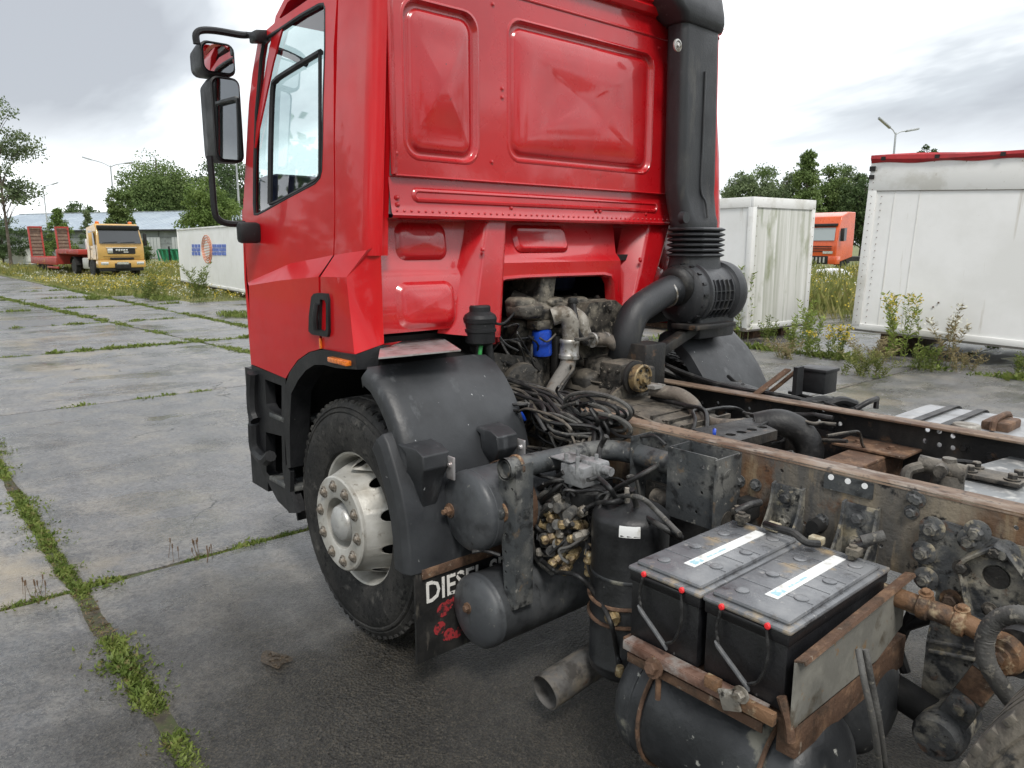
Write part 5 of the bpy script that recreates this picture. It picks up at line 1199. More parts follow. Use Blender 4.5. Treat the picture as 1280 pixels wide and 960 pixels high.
# rusty front rails with clamp and strap eyes
m = MB(); a_, b_ = at(785, 798, Y=1.135), at(957, 886, Y=1.135)
d_ = b_-a_
m.obox((a_+b_)/2, d_, (0, .04, 0), (0, 0, .006), .001); m.obox((a_+b_)/2+Vector((0, .019, -.011)), d_, (0, .005, 0), (0, 0, .022), .001)
fr = m.build('tray_rail', M('flaking_rail', (.20, .12, .09), [((.30, .27, .25), 9, .5, .62), ((.12, .06, .04), 16, .5, .64), ((.42, .24, .09), 12, .63, .70)], (.55, .8), metal=.2, bump=.4, bs=60), TR)
m = MB(); m.obox((a_+b_)/2+Vector((-.005, .01, -.046)), d_*.98, (0, .005, 0), (0, 0, .026), .001); m.obox((a_+b_)/2+Vector((-.005, -.01, -.036)), d_*.98, (0, .04, 0), (0, 0, .005), .001); m.build('lower_tray_rail', rust_m, fr)
m = MB(); p_ = at(912, 875, Y=1.17); m.obox(p_, (.05, .0, -.02), (0, .01, 0), (.02, 0, .05), .005); m.bolt(p_+Vector((-.03, .0, .03)), (0, 1, 0), .014, .02); m.build('rail_clamp', alu, fr)
m = MB(); p_ = at(890, 852, Y=1.165); m.box(p_.x-.02, p_.x+.02, 1.15, 1.17, p_.z-.02, p_.z+.01, .002); p_ = at(945, 888, Y=1.165); m.box(p_.x-.045, p_.x+.04, 1.15, 1.168, p_.z-.02, p_.z+.012, .002); m.split('rust_lug', rust_o, fr)
m = MB(); p_ = at(818, 835, Y=1.16); m.bolt(p_, (0, 1, .3), .018, .026); m.cyl(p_+Vector((0, -.02, 0)), p_+Vector((0, -.02, -.10)), .008, .008, 8); p2 = at(985, 900, Y=1.12); m.tube([p2+Vector((.02, 0, .05)), p2, p2+Vector((-.01, 0, -.05))], .012, 8, 2); m.split('strap_eye', rust_m, fr)
m = MB(); m.box(BX1-.02, BX1+.03, BY0-.1, 1.10, TZ-.11, TZ-.013, .004); m.box(BX0-.05, BX0, BY0-.15, 1.10, TZ-.08, TZ-.013, .004); m.split('tray_bearer', rust_m, TR)
# tanks below the tray
TC = tank('large_air_tank', (-1.47, .94, .335), (-1.95, .94, .335), .178, tank_c, .09)
m = MB()
for x_ in (-1.535, -1.90):
    pts = [Vector((x_, .94+.183*math.cos(t), .335+.183*math.sin(t))) for t in [2*PI*k/40 for k in range(41)]]
    m.tube(pts, .0065, 6, 1)
m.split('tank_strap', rust_m, TC)
TD = tank('inner_air_tank', (-1.55, .60, .40), (-1.93, .60, .40), .155, tank_c, .08)
m = MB()
for dx in (0, .03): m.tube([at(1073+dx*300, 812, X=-2.10-dx*.3), at(1080+dx*300, 850, X=-2.13), at(1092+dx*240, 905, X=-2.15), at(1100+dx*220, 965, X=-2.14), at(1103+dx*200, 1010, X=-2.12)], .0075, 8, 5)
m.build('drop_hose', hose_g, TR, 60)

# ================================================================== far side of the chassis
m = MB(); rows = []
PF2 = [(-.20, 1.19), (-.235, 1.205), (-.30, 1.18), (-.40, 1.10), (-.48, 1.0), (-.54, .90), (-.58, .78), (-.60, .64)]
for x_, z_ in PF2:
    n_ = Vector((x_, 0, z_-.52)).normalized()
    rows.append([Vector((x_, -.64, z_))-n_*.05, Vector((x_, -.645, z_)), Vector((x_, -.67, z_))+n_*.012, Vector((x_, -.9, z_))+n_*.014, Vector((x_, -1.12, z_))+n_*.012, Vector((x_, -1.17, z_)), Vector((x_, -1.175, z_))-n_*.05])
m.sheet(rows, .01); m.build('far_mudguard', fender_m, TR, 50)
m = MB()
for i in range(7): m.tube([(-.25-.02*i, -.46, 1.10-.01*i), (-.5, -.50-.01*i, 1.03-.008*i), (-.75, -.50-.015*i, 1.0), (-1.0, -.50-.02*i, 1.0-.01*i), (-1.15, -.56, .98)], .012, 7, 5)
m.build('far_hoses', hose_m, TR)
m = MB(); a_, b_ = at(985, 462, X=-1.0), at(935, 500, X=-.9); m.obox((a_+b_)/2, b_-a_, (.03, 0, 0), (0, .0, .008)); m.tube([at(1000, 460, X=-1.03), at(960, 492, X=-.92), at(935, 505, X=-.85)], .01, 8, 3); m.build('stay_bar', rust_m, TR)
m = MB(); c_ = at(1020, 474, X=-1.06)
m.box(c_.x-.07, c_.x+.07, c_.y-.07, c_.y+.05, c_.z-.06, c_.z+.055, .008); m.box(c_.x-.075, c_.x+.075, c_.y-.075, c_.y+.055, c_.z+.04, c_.z+.056, .004); p2 = at(995, 474, X=-1.04); m.plate([(-.03, -.07), (.03, -.07), (.03, .06), (-.03, .06)], o=p2, u=(0, 1, 0), v=(0, 0, 1), thk=.02)
for dz in (-.05, -.015, .02): m.bolt(p2+Vector((-.002, -.01, dz)), (-1, 0, 0), .008, .008)
pbx = m.build('control_box', black, TR)
m = MB(); m.tube([at(1000, 505, X=-1.1), at(1030, 500, X=-1.15), at(1055, 508, X=-1.2), at(1075, 515, X=-1.22)], .02, 8, 4); m.tube([at(990, 510, X=-1.1), at(1025, 508, X=-1.15), at(1050, 500, X=-1.2), at(1070, 505, X=-1.24)], .018, 8, 4); m.tube([at(1010, 498, X=-1.1), at(1012, 510, X=-1.12), at(1040, 512, X=-1.2)], .015, 8, 4); m.build('coiled_hoses', hose_m, TR)
# fuel tank on the far side with straps and cap
m = MB(); sec_ = rrect(-1.13, -.47, .40, .955, .10, 6)
m.rings([[Vector((x_, a*k+(1-k)*-.8, b*k+(1-k)*.68)) for a, b in sec_] for x_, k in ((-1.42, .90), (-1.43, .97), (-1.45, 1), (-2.75, 1), (-2.77, .97))])
ftk = m.build('fuel_tank', M('dull_aluminium_tank', (.36, .37, .38), [((.22, .22, .22), 6, .48, .65), ((.47, .47, .46), 16, .55, .7)], (.35, .55), metal=.45, bump=.08, bs=60), TR, 40)
m = MB()
for x_ in (-1.55, -1.66, -1.95): m.rings([[Vector((x_+dx, a, b)) for a, b in rrect(-1.135-k, -.465+k, .395-k, .96+k, .10, 6)] for dx, k in ((-.016, 0), (-.016, .006), (.016, .006), (.016, 0))], True, (False, False))
m.split('tank_strap', hose_m, ftk)
m = MB(); c_ = at(1208, 532, Z=.985); m.lathe([(.05, -.03), (.05, 0), (.046, .006), (0, .008)], c_, (0, 0, 1), 20); m.build('filler_neck', alu, ftk)
m = MB(); c_ = at(1252, 524, Z=.99); m.box(c_.x-.05, c_.x+.05, c_.y-.08, c_.y+.08, c_.z-.04, c_.z+.0, .01); m.tube([c_+Vector((0, .10, -.03)), c_+Vector((0, .08, .01)), c_+Vector((0, -.08, .01)), c_+Vector((0, -.10, -.03))], .012, 8, 3); m.build('tank_bracket', rust_m, ftk)
# ================================================================== the yard
def P(px, d, z=0.0):
    p = CAM + ray(px, 306)*d; p.z = z; return p
def hdir(px): v = ray(px, 306); v.z = 0; return v.normalized()
VRH = Vector((VR.x, VR.y, 0)).normalized()
soil_m = M('soil', (.035, .029, .02), [((.075, .062, .04), 22, .45, .6), ((.045, .06, .018), 5, .46, .6), ((.10, .085, .055), 60, .56, .66)], (.85, .95), bump=.5, bs=30)
field_m = M('rough_grass_ground', (.13, .14, .05), [((.20, .19, .07), .35, .45, .62), ((.07, .10, .03), 1.3, .48, .62), ((.26, .22, .11), 3.5, .58, .7)], (.9, .95), bump=.6, bs=8)
raw('ground', [(-900, -2500, -.045), (4000, -2500, -.045), (4000, 1500, -.045), (-900, 1500, -.045)], [(0, 1, 2, 3)], field_m)['kind'] = 'structure'
# slabs -------------------------------------------------
def slab_material():
    m = bpy.data.materials.new('wet_concrete'); m.use_nodes = True; t = m.node_tree; N = t.nodes; L = t.links; p = N['Principled BSDF']
    g = N.new('ShaderNodeNewGeometry'); pos = g.outputs['Position']
    oi = N.new('ShaderNodeObjectInfo')
    def nz_(s, d=6, r=.6, off=(0, 0, 0), st=(1, 1, 1)):
        mp_ = N.new('ShaderNodeMapping'); L.new(pos, mp_.inputs[0]); mp_.inputs['Location'].default_value = off; mp_.inputs['Scale'].default_value = st
        n = N.new('ShaderNodeTexNoise'); L.new(mp_.outputs[0], n.inputs[0]); n.inputs['Scale'].default_value = s; n.inputs['Detail'].default_value = d; n.inputs['Roughness'].default_value = r; return n.outputs[0]
    def rng(i, a, b, c=0, d=1):
        q = N.new('ShaderNodeMapRange'); L.new(i, q.inputs[0]); q.inputs[1].default_value = a; q.inputs[2].default_value = b; q.inputs[3].default_value = c; q.inputs[4].default_value = d; return q.outputs[0]
    def mx(f, a, b, bl='MIX'):
        q = N.new('ShaderNodeMixRGB'); q.blend_type = bl
        L.new(f, q.inputs[0]) if not isinstance(f, float) else setattr(q.inputs[0], 'default_value', f)
        for s_, v in ((1, a), (2, b)):
            if isinstance(v, tuple): q.inputs[s_].default_value = v+(1,)
            else: L.new(v, q.inputs[s_])
        return q.outputs[0]
    wet = nz_(.50, 8, .66, (3, 1, 0), (1.3, .6, 1))
    fine = nz_(24, 8, .75); grit = nz_(130, 4, .75); mid = nz_(2.6, 8, .70, (9, 4, 0)); vor = N.new('ShaderNodeTexVoronoi'); vor.inputs['Scale'].default_value = 85; L.new(pos, vor.inputs[0]); agg = vor.outputs['Color']
    rnd = N.new('ShaderNodeMapRange'); L.new(oi.outputs['Random'], rnd.inputs[0]); rnd.inputs[3].default_value = .72; rnd.inputs[4].default_value = 1.16
    c = mx(rng(wet, .43, .57), (.042, .043, .048), (.148, .151, .160))
    c = mx(rng(mid, .46, .64), c, (.215, .20, .178))
    c = mx(rng(mid, .44, .30, 0, .8), c, (.05, .049, .050))
    c = mx(rng(fine, .46, .66, 0, .55), c, (.050, .038, .036))
    c = mx(rng(grit, .54, .70, 0, .6), c, (.32, .31, .285))
    bw = N.new('ShaderNodeRGBToBW'); L.new(agg, bw.inputs[0]); c = mx(rng(bw.outputs[0], .3, .75, 0, .22), c, (.33, .31, .27)); c = mx(rng(bw.outputs[0], .45, .2, 0, .3), c, (.03, .029, .027))
    dry = nz_(.42, 6, .62, (12, 3, 0)); c = mx(rng(dry, .58, .66, 0, .65), c, (.27, .22, .145))
    crk = N.new('ShaderNodeTexVoronoi'); crk.feature = 'DISTANCE_TO_EDGE'; crk.inputs['Scale'].default_value = .55; wv = N.new('ShaderNodeVectorMath'); wv.operation = 'ADD'; nv = N.new('ShaderNodeTexNoise'); nv.inputs['Scale'].default_value = 3.5; nv.inputs['Detail'].default_value = 6; L.new(pos, nv.inputs[0]); sc_ = N.new('ShaderNodeVectorMath'); sc_.operation = 'SCALE'; sc_.inputs['Scale'].default_value = .35; L.new(nv.outputs['Color'], sc_.inputs[0]); L.new(pos, wv.inputs[0]); L.new(sc_.outputs[0], wv.inputs[1]); L.new(wv.outputs[0], crk.inputs[0])
    ck = N.new('ShaderNodeMath'); ck.operation = 'MULTIPLY'; L.new(rng(crk.outputs['Distance'], .004, .0015), ck.inputs[0]); L.new(rng(nz_(.8, 3, .5, (20, 5, 0)), .52, .58), ck.inputs[1]); c = mx(ck.outputs[0], c, (.02, .02, .016))
    # ragged oil staining around the truck, deepened to paint in shade under the chassis
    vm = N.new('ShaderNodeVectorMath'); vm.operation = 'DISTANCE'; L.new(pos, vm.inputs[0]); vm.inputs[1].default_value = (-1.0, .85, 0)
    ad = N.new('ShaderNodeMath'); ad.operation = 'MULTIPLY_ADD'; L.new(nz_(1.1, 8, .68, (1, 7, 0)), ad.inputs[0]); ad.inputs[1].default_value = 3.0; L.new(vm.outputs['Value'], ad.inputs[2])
    stain_shade = rng(ad.outputs[0], 2.6, 3.8, .84, 0)
    c2 = mx(rng(grit, .46, .66), (.016, .014, .011), (.12, .10, .07)); c2 = mx(rng(fine, .48, .62, 0, .7), c2, (.012, .011, .010)); c = mx(stain_shade, c, c2)
    c = mx(1.0, c, rnd.outputs[0], 'MULTIPLY')
    L.new(c, p.inputs['Base Color'])
    r1 = rng(wet, .42, .56, .0, .30)
    r2 = N.new('ShaderNodeMath'); r2.operation = 'MULTIPLY_ADD'; L.new(fine, r2.inputs[0]); r2.inputs[1].default_value = .30; L.new(r1, r2.inputs[2])
    pud = nz_(.8, 5, .58, (5, 11, 0), (1.7, .75, 1))
    r3 = N.new('ShaderNodeMixRGB'); L.new(rng(pud, .565, .60), r3.inputs[0]); L.new(r2.outputs[0], r3.inputs[1]); r3.inputs[2].default_value = (.07, .07, .07, 1); r4 = N.new('ShaderNodeMixRGB'); L.new(stain_shade, r4.inputs[0]); L.new(r3.outputs[0], r4.inputs[1]); r4.inputs[2].default_value = (.50, .50, .50, 1); L.new(r4.outputs[0], p.inputs['Roughness']); L.new(rng(stain_shade, 0, .84, .75, .42), p.inputs['Specular IOR Level'])
    b1 = N.new('ShaderNodeBump'); b1.inputs['Distance'].default_value = .013; L.new(nz_(11, 9, .78), b1.inputs['Height'])
    L.new(rng(pud, .54, .60, .6, .0), b1.inputs['Strength'])
    b2 = N.new('ShaderNodeBump'); b2.inputs['Distance'].default_value = .010; L.new(rng(stain_shade, 0, .8, .5, 1.0), b2.inputs['Strength']); L.new(grit, b2.inputs['Height']); L.new(b1.outputs[0], b2.inputs['Normal'])
    b3 = N.new('ShaderNodeBump'); b3.inputs['Distance'].default_value = .012; L.new(rng(stain_shade, 0, .8, .0, .6), b3.inputs['Strength']); L.new(vor.outputs['Distance'], b3.inputs['Height']); L.new(b2.outputs[0], b3.inputs['Normal']); L.new(b3.outputs[0], p.inputs['Normal'])

    return m
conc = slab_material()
PV = empty('pavement', (0, 0, 0)); PV['kind'] = 'structure'
random.seed(5)
XJ = [-12.6, -8.0, -3.35, 1.30, 6.10, 10.72, 15.4, 20.1, 24.8, 29.5, 34.2, 38.9, 43.6, 48.3, 53]
def yl(k, x):
    return [9.2, 5.6, 2.0 if x < 4 else 2.0+.0*(x-4), (-1.75 if x < 4 else -2.45)+.0*x if x < 4 else -2.45+.068*x, -3.35+.004*x, -5.0+.012*x if x > 20 else -8.35, -12.0, -15.6][k]
def jit(a, b, n, amp):
    o = []
    for i in range(n):
        f = i/n; p = (a[0]+(b[0]-a[0])*f, a[1]+(b[1]-a[1])*f); k = amp if i else amp*.6
        o.append((p[0]+random.uniform(-k, k), p[1]+random.uniform(-k, k)))
    return o
soil_v = []
for i in range(len(XJ)-1):
    for k in range(7):
        x0, x1 = XJ[i], XJ[i+1]
        if k >= 5 and x0 > 20: continue
        if k == 4 and x0 > 24: continue
        if k == 6 and x0 < -4: continue
        gp = .028 if x0 < 3 else .05
        gl0 = .03 if k in (2, 3) else gp; gl1 = .03 if k+1 in (2, 3) else gp
        c = [(x0+gp*.7, yl(k, x0+.01)-gl0), (x1-gp*.7, yl(k, x1-.01)-gl0), (x1-gp*.7, yl(k+1, x1-.01)+gl1), (x0+gp*.7, yl(k+1, x0+.01)+gl1)]
        near = x0 < 12
        pts = []
        for a, b in zip(c, c[1:]+c[:1]):
            L_ = math.hypot(a[0]-b[0], a[1]-b[1]); pts += jit(a, b, max(2, int(L_/(.16 if near else .6))), .011 if near else .02)
        cx, cy = sum(p[0] for p in pts)/len(pts), sum(p[1] for p in pts)/len(pts)
        tz = random.uniform(-.003, .003) if x0 < 4 else random.uniform(-.006, .010)
        m = MB()
        top = [Vector((a, b, tz)) for a, b in pts]; e1 = [Vector((a+(cx-a)*-.0, b, tz-.012)) for a, b in pts]
        inn = [Vector((a+(.02 if a < cx else -.02), b+(.02 if b < cy else -.02), tz)) for a, b in pts]
        lo = [Vector((a, b, -.10)) for a, b in pts]
        vl = m.rings([lo, e1, inn], True, (False, False))
        tri = tessellate_polygon([[Vector((p.x, p.y, 0)) for p in inn]])
        for t_ in tri:
            try: m.bm.faces.new([vl[-1][q] for q in t_])
            except Exception: pass
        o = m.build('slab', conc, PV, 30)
soil = raw('joint_soil', [(-13, -15.7, -.014), (20.2, -15.7, -.014), (20.2, -3.4, -.014), (53.1, -3.25, -.014), (53.1, 9.3, -.014), (-13, 9.3, -.014)], [(0, 1, 2, 3, 4, 5)], soil_m, PV)
# pothole with loose stones, shallow puddle
m = MB(); random.seed(3); c_ = at(345, 824, Z=.004)
m.plate([(c_.x+.075*math.cos(t)*(1+.3*math.sin(3*t+1)), c_.y+.05*math.sin(t)*(1+.25*math.sin(2*t))) for t in [2*PI*k/22 for k in range(22)]], fn=lambda a, b, w_: Vector((a, b, .004)), thk=0)
for i in range(22):
    a = random.uniform(0, 6.28); r_ = random.uniform(0, .06); blob(m, (c_.x+r_*math.cos(a)*1.1, c_.y+r_*math.sin(a)*.75, .006), .007, .007, .005, i, .3, 1)
ph = m.build('mud_patch', M('mud', (.04, .030, .020), [((.10, .075, .05), 60, .5, .65)], (.5, .8), bump=.5, bs=120), PV)
# weeds in the joints ------------------------------------
rng_ = np.random.default_rng(8)
def leaves_mesh(name, mat, pos, dirs, length, width, bend=.25, parent=None):
    """one two-triangle-pair leaf per position: base, two shoulders, tip"""
    n = len(pos); pos = np.asarray(pos, float); d = np.asarray(dirs, float); d /= np.linalg.norm(d, axis=1)[:, None]+1e-9
    side = np.cross(d, rng_.normal(size=(n, 3))); side /= np.linalg.norm(side, axis=1)[:, None]+1e-9
    nr = np.cross(side, d); l = np.asarray(length).reshape(-1, 1)*np.ones((n, 1)); w_ = np.asarray(width).reshape(-1, 1)*np.ones((n, 1))
    v = np.empty((n, 4, 3)); v[:, 0] = pos; v[:, 1] = pos+d*l*.5+side*w_*.5+nr*l*bend*.5; v[:, 2] = pos+d*l*.95-nr*l*bend*.2; v[:, 3] = pos+d*l*.5-side*w_*.5+nr*l*bend*.5
    me = bpy.data.meshes.new(name); me.vertices.add(n*4); me.vertices.foreach_set('co', v.reshape(-1).astype(np.float32))
    me.loops.add(n*4); me.loops.foreach_set('vertex_index', np.arange(n*4, dtype=np.int32)); me.polygons.add(n); me.polygons.foreach_set('loop_start', np.arange(0, n*4, 4, dtype=np.int32)); me.polygons.foreach_set('loop_total', np.full(n, 4, np.int32)); me.update(calc_edges=True); me.validate()
    me.materials.append(mat); o = bpy.data.objects.new(name, me); C.objects.link(o)
    if parent: o.parent = parent
    return o
def leafmat(name, c1, c2, c3, s=1.2):
    m = M(name, c1, [(c2, s, .42, .6), (c3, s*3.1, .55, .68)], (.55, .7), spec=.3)
    t = m.node_tree; p = t.nodes['Principled BSDF']
    tr = t.nodes.new('ShaderNodeBsdfTranslucent'); mx = t.nodes.new('ShaderNodeMixShader'); mx.inputs[0].default_value = .3
    src = p.inputs['Base Color'].links[0].from_socket; t.links.new(src, tr.inputs[0]); o = t.nodes['Material Output']
    t.links.new(p.outputs[0], mx.inputs[1]); t.links.new(tr.outputs[0], mx.inputs[2]); t.links.new(mx.outputs[0], o.inputs[0]); return m
weed_m = leafmat('weed_leaves', (.11, .16, .032), (.20, .25, .06), (.24, .18, .085), 9)
grass_m = leafmat('grass_blades', (.15, .18, .045), (.26, .25, .08), (.34, .29, .13), .8)
pos, dr, ln, wd_ = [], [], [], []
def joint(x0, y0, x1, y1, dens, hw, hgt, patch=.45, seed=0):
    Lg = math.hypot(x1-x0, y1-y0); n = int(Lg*dens)
    for i in range(n):
        f = rng_.random(); x_, y_ = x0+(x1-x0)*f, y0+(y1-y0)*f
        q = noise.noise(Vector((x_*1.6, y_*1.6, seed)))*.5+.5+.28*noise.noise(Vector((x_*6, y_*6, seed+4)))
        if q < patch: continue
        k = min(1.3, (q-patch)/(1-patch)*2.2+.25)
        nx, ny = -(y1-y0)/Lg, (x1-x0)/Lg; o = rng_.normal()*hw*(.5+.6*k)
        pos.append((x_+nx*o, y_+ny*o, -.02)); a = rng_.random()*6.28; t = rng_.uniform(.35, 1.6)
        dr.append((math.cos(a), math.sin(a), t)); s_ = hgt*rng_.uniform(.5, 1.25)*k; ln.append(s_); wd_.append(s_*rng_.uniform(.18, .42))
joint(-1.6, 2.0, 6.1, 2.0, 2600, .045, .034, .30); joint(-1.6, 2.0, 6.1, 2.0, 900, .035, .038, .46, 21)
joint(1.30, 2.0, 1.30, .0, 2200, .026, .034, .30, 2); joint(1.30, 2.0, 1.30, 3.4, 1500, .03, .040, .34, 3)
joint(1.30, 1.8, 1.30, 2.2, 1100, .07, .045, .25, 3)
joint(6.1, 4, 6.1, -2.4, 420, .03, .045, .44, 5)
joint(10.72, 4, 10.72, -3.4, 620, .05, .075, .26, 6); joint(15.4, 4, 15.4, -3.4, 300, .05, .075, .36, 7); joint(20.1, 4, 20.1, -5, 260, .05, .08, .38, 8)
joint(24.8, 4, 24.8, -5, 130, .04, .09, .46, 9); joint(29.5, 2, 29.5, -5, 110, .04, .09, .46, 9)
joint(4, -2.18, 28, -.55, 620, .045, .065, .26, 10); joint(28, -.5, 45, .6, 200, .06, .12, .3, 10)
joint(6, -3.33, 34, -3.22, 560, .045, .065, .30, 11); joint(6, 2, 30, 2, 120, .05, .09, .45, 12)
joint(-4, -8.35, 20, -8.35, 260, .08, .12, .38, 13)
for xx in (-3.35, 1.3, 6.1): joint(xx, -3, xx, -12, 120, .03, .08, .55, 14)
for (px, py, r_, n_) in ((118, 374, .5, 300), (295, 395, .7, 420), (185, 372, .7, 500), (205, 375, .8, 400)):
    c_ = at(px, py, Z=0)
    for i in range(n_):
        a = rng_.random()*6.28; q = r_*rng_.random()**.7; pos.append((c_.x+q*math.cos(a), c_.y+q*.5*math.sin(a), -.01)); b = rng_.random()*6.28; dr.append((math.cos(b)*.6, math.sin(b)*.6, 1)); s_ = rng_.uniform(.06, .2)*(1 if r_ > .2 else .4); ln.append(s_); wd_.append(s_*.2)
o = leaves_mesh('joint_weeds', weed_m, pos, dr, ln, wd_); o['kind'] = 'stuff'
ps_, ds_, ls_, ws_ = pos, dr, ln, wd_; pos, dr, ln, wd_ = [], [], [], []
joint(-1.6, 2.0, 6.1, 2.0, 900, .06, .03, .34, 31); joint(1.30, 2.2, 1.30, .0, 700, .04, .03, .34, 32); joint(1.3, 2, 1.3, 3.4, 700, .05, .03, .3, 33); joint(10.72, 4, 10.72, -3.4, 160, .05, .05, .35, 34); joint(4, -2.18, 28, -.55, 160, .06, .05, .3, 35)
for q in range(len(dr)): dr[q] = (dr[q][0], dr[q][1], dr[q][2]*.25)
o = leaves_mesh('dead_leaves', leafmat('dead_leaf_litter', (.16, .11, .06), (.24, .18, .10), (.09, .06, .035), 9), pos, dr, ln, [w_*.7 for w_ in wd_]); o['kind'] = 'stuff'
# seed stalks of plantain by the near joint
m = MB(); random.seed(6)
for i in range(20):
    c_ = at(random.uniform(195, 275), random.uniform(690, 706), Z=0) if i < 12 else at(random.uniform(28, 60), random.uniform(742, 752), Z=0)
    q = c_+Vector((random.uniform(-.02, .02), random.uniform(-.02, .02), random.uniform(.05, .10))); m.tube([c_, (c_+q)/2, q], .0014, 4, 2); m.tube([q, q+Vector((0, 0, .025))], .0035, 5, 1)
o = m.build('seed_stalks', M('brown_stalks', (.14, .09, .055), rough=(.8, .8))); o['kind'] = 'stuff'

# rough grass with flowers -------------------------------
def in_left(x, y): return (x > 48.5 or (x > 24.7 and y < -3.45) or y < -5.3+.012*x-.15 or (x > 20.5 and y < -4.75)) and x > 20.4
def scatter(n, x0, x1, y0, y1, ok, h0, h1, wf, seed):
    r_ = np.random.default_rng(seed); ps, ds, ls, ws = [], [], [], []
    for i in range(n):
        x_, y_ = r_.uniform(x0, x1), r_.uniform(y0, y1)
        if not ok(x_, y_): continue
        k = .55+.9*max(0, noise.noise(Vector((x_*.35, y_*.35, seed)))+.35)
        a = r_.random()*6.28; ps.append((x_, y_, -.04)); ds.append((math.cos(a)*.45, math.sin(a)*.45, 1)); s_ = r_.uniform(h0, h1)*k; ls.append(s_); ws.append(s_*wf*r_.uniform(.6, 1.4))
    return ps, ds, ls, ws
a_ = scatter(26000, 20.2, 48, -10, -3.2, in_left, .05, .20, .16, 1); a2_ = scatter(40000, 20.5, 64, -26, -2, lambda x, y: in_left(x, y) and (y < -9.2 or x > 48), .2, .6, .10, 3)
okr = lambda x, y: y < -13.4-.0*x
b_ = scatter(34000, 1.0, 24, -40, -13.4, okr, .3, .9, .075, 2)
o = leaves_mesh('grass', grass_m, a_[0]+b_[0]+a2_[0], a_[1]+b_[1]+a2_[1], a_[2]+b_[2]+a2_[2], a_[3]+b_[3]+a2_[3], .15); o['kind'] = 'stuff'
fl_y = leafmat('yellow_flowers', (.55, .42, .05), (.62, .5, .1), (.5, .38, .06), 3); fl_w = leafmat('white_flowers', (.72, .72, .62), (.8, .8, .72), (.7, .68, .5), 3)
def flowers(n, seed, mat, name, sz):
    r_ = np.random.default_rng(seed); ps, ds, ls, ws = [], [], [], []
    for i in range(n):
        if r_.random() < .6: x_, y_ = r_.uniform(20.5, 50), r_.uniform(-20, -3); ok = in_left(x_, y_)
        else: x_, y_ = r_.uniform(2, 22), r_.uniform(-36, -13.5); ok = True
        if not ok or noise.noise(Vector((x_*.3, y_*.3, seed))) < -.1: continue
        h_ = r_.uniform(.3, .75) if (y_ < -9.2 or x_ > 48) else r_.uniform(.05, .2)
        for j in range(4): ps.append((x_+r_.normal()*.05, y_+r_.normal()*.05, h_+r_.normal()*.04)); ds.append((r_.normal(), r_.normal(), .6)); ls.append(sz); ws.append(sz*.8)
    o = leaves_mesh(name, mat, ps, ds, ls, ws, .1); o['kind'] = 'stuff'
flowers(5200, 21, fl_y, 'yellow_flowers', .05); flowers(2600, 22, fl_w, 'white_flowers', .05)

# tall weeds: each plant a thing ---------------------------
stalk_m = M('weed_stalk', (.14, .17, .05), [((.22, .16, .09), 6, .5, .65)], (.7, .7)); dryl = leafmat('dry_weed_leaves', (.26, .21, .11), (.33, .27, .15), (.18, .17, .07), 6); lime = leafmat('lime_weed_leaves', (.20, .28, .05), (.28, .34, .09), (.30, .26, .09), 6)
def weed(px, py, top, label, mats, stems, spread, seed, flower=None, group='tall weeds growing by the white containers', leafl=.10):
    b = at(px, py, Z=0); d = (b-CAM).dot(VF); h = (py-top)*d/FPX*1.02
    W = empty('tall_weed', b, 0, label, 'weed', group); r_ = random.Random(seed); m = MB(); lp_, ld, ll, lw, fp, fd = [], [], [], [], [], []
    for i in range(stems):
        a = r_.uniform(0, 6.28); s_ = spread*r_.uniform(.2, 1); hh = h*r_.uniform(.6, 1); bx, by = r_.gauss(0, spread*.3), r_.gauss(0, spread*.3)
        pts = [Vector((bx, by, -.02)), Vector((bx+s_*.3*math.cos(a), by+s_*.3*math.sin(a), hh*.5)), Vector((bx+s_*math.cos(a), by+s_*math.sin(a), hh))]
        c = crom(pts, 6); m.tube(c, lambda t: .006*(1-.7*t), 4, 1)
        for q in c[2:]:
            for j in range(7):
                lp_.append(q+Vector((r_.gauss(0, .01), r_.gauss(0, .01), r_.uniform(-.04, .04)))); b_ = r_.uniform(0, 6.28); ld.append((math.cos(b_), math.sin(b_), r_.uniform(.1, 1.1))); ll.append(leafl*r_.uniform(.5, 1.2)*h**.5); lw.append(leafl*.22*h**.5)
        if flower:
            for j in range(26):
                f = r_.random(); q = c[-1].lerp(c[-3], f); fp.append(q+Vector((r_.gauss(0, .05), r_.gauss(0, .05), r_.gauss(0, .02)+.02))); fd.append((r_.gauss(0, 1), r_.gauss(0, 1), .8))
    m.build('stem', stalk_m, W); leaves_mesh('leaves', mats, lp_, ld, ll, lw, .2, W)
    if fp: leaves_mesh('flower_head', flower, fp, fd, [.045]*len(fp), [.025]*len(fp), .1, W)['kind'] = 'stuff'
weed(1122, 452, 364, 'tall yellow-topped weed in front of the large white box, bushiest of the clump', lime, 8, .26, 1, fl_y)
weed(1098, 456, 418, 'low sprawling yellowish weed at the foot of the bushy yellow-topped one', dryl, 8, .35, 2, None)
weed(1178, 458, 382, 'sparse dry weed with pale seed heads in front of the large white box', dryl, 5, .3, 3, fl_w)
weed(1012, 445, 378, 'bright green leafy weed in front of the gap between the two white containers', lime, 9, .25, 4)
weed(1042, 450, 408, 'shorter green weed at the lower corner of the large white box', weed_m, 8, .2, 5, fl_y)
weed(990, 440, 392, 'thin green weed at the outer edge of the mildewed container end', lime, 6, .18, 6)
weed(928, 425, 338, 'tall pale green weed at the container corner beside the air filter', lime, 7, .22, 7)
weed(958, 428, 395, 'small weed under the middle of the mildewed container', weed_m, 6, .16, 8)
weed(1272, 468, 442, 'little lone weed on the bare concrete away from the clumps', weed_m, 5, .08, 9, None)
weed(1080, 470, 436, 'flat grassy weed tuft nearest to the black control box', grass_m, 16, .4, 12, None)
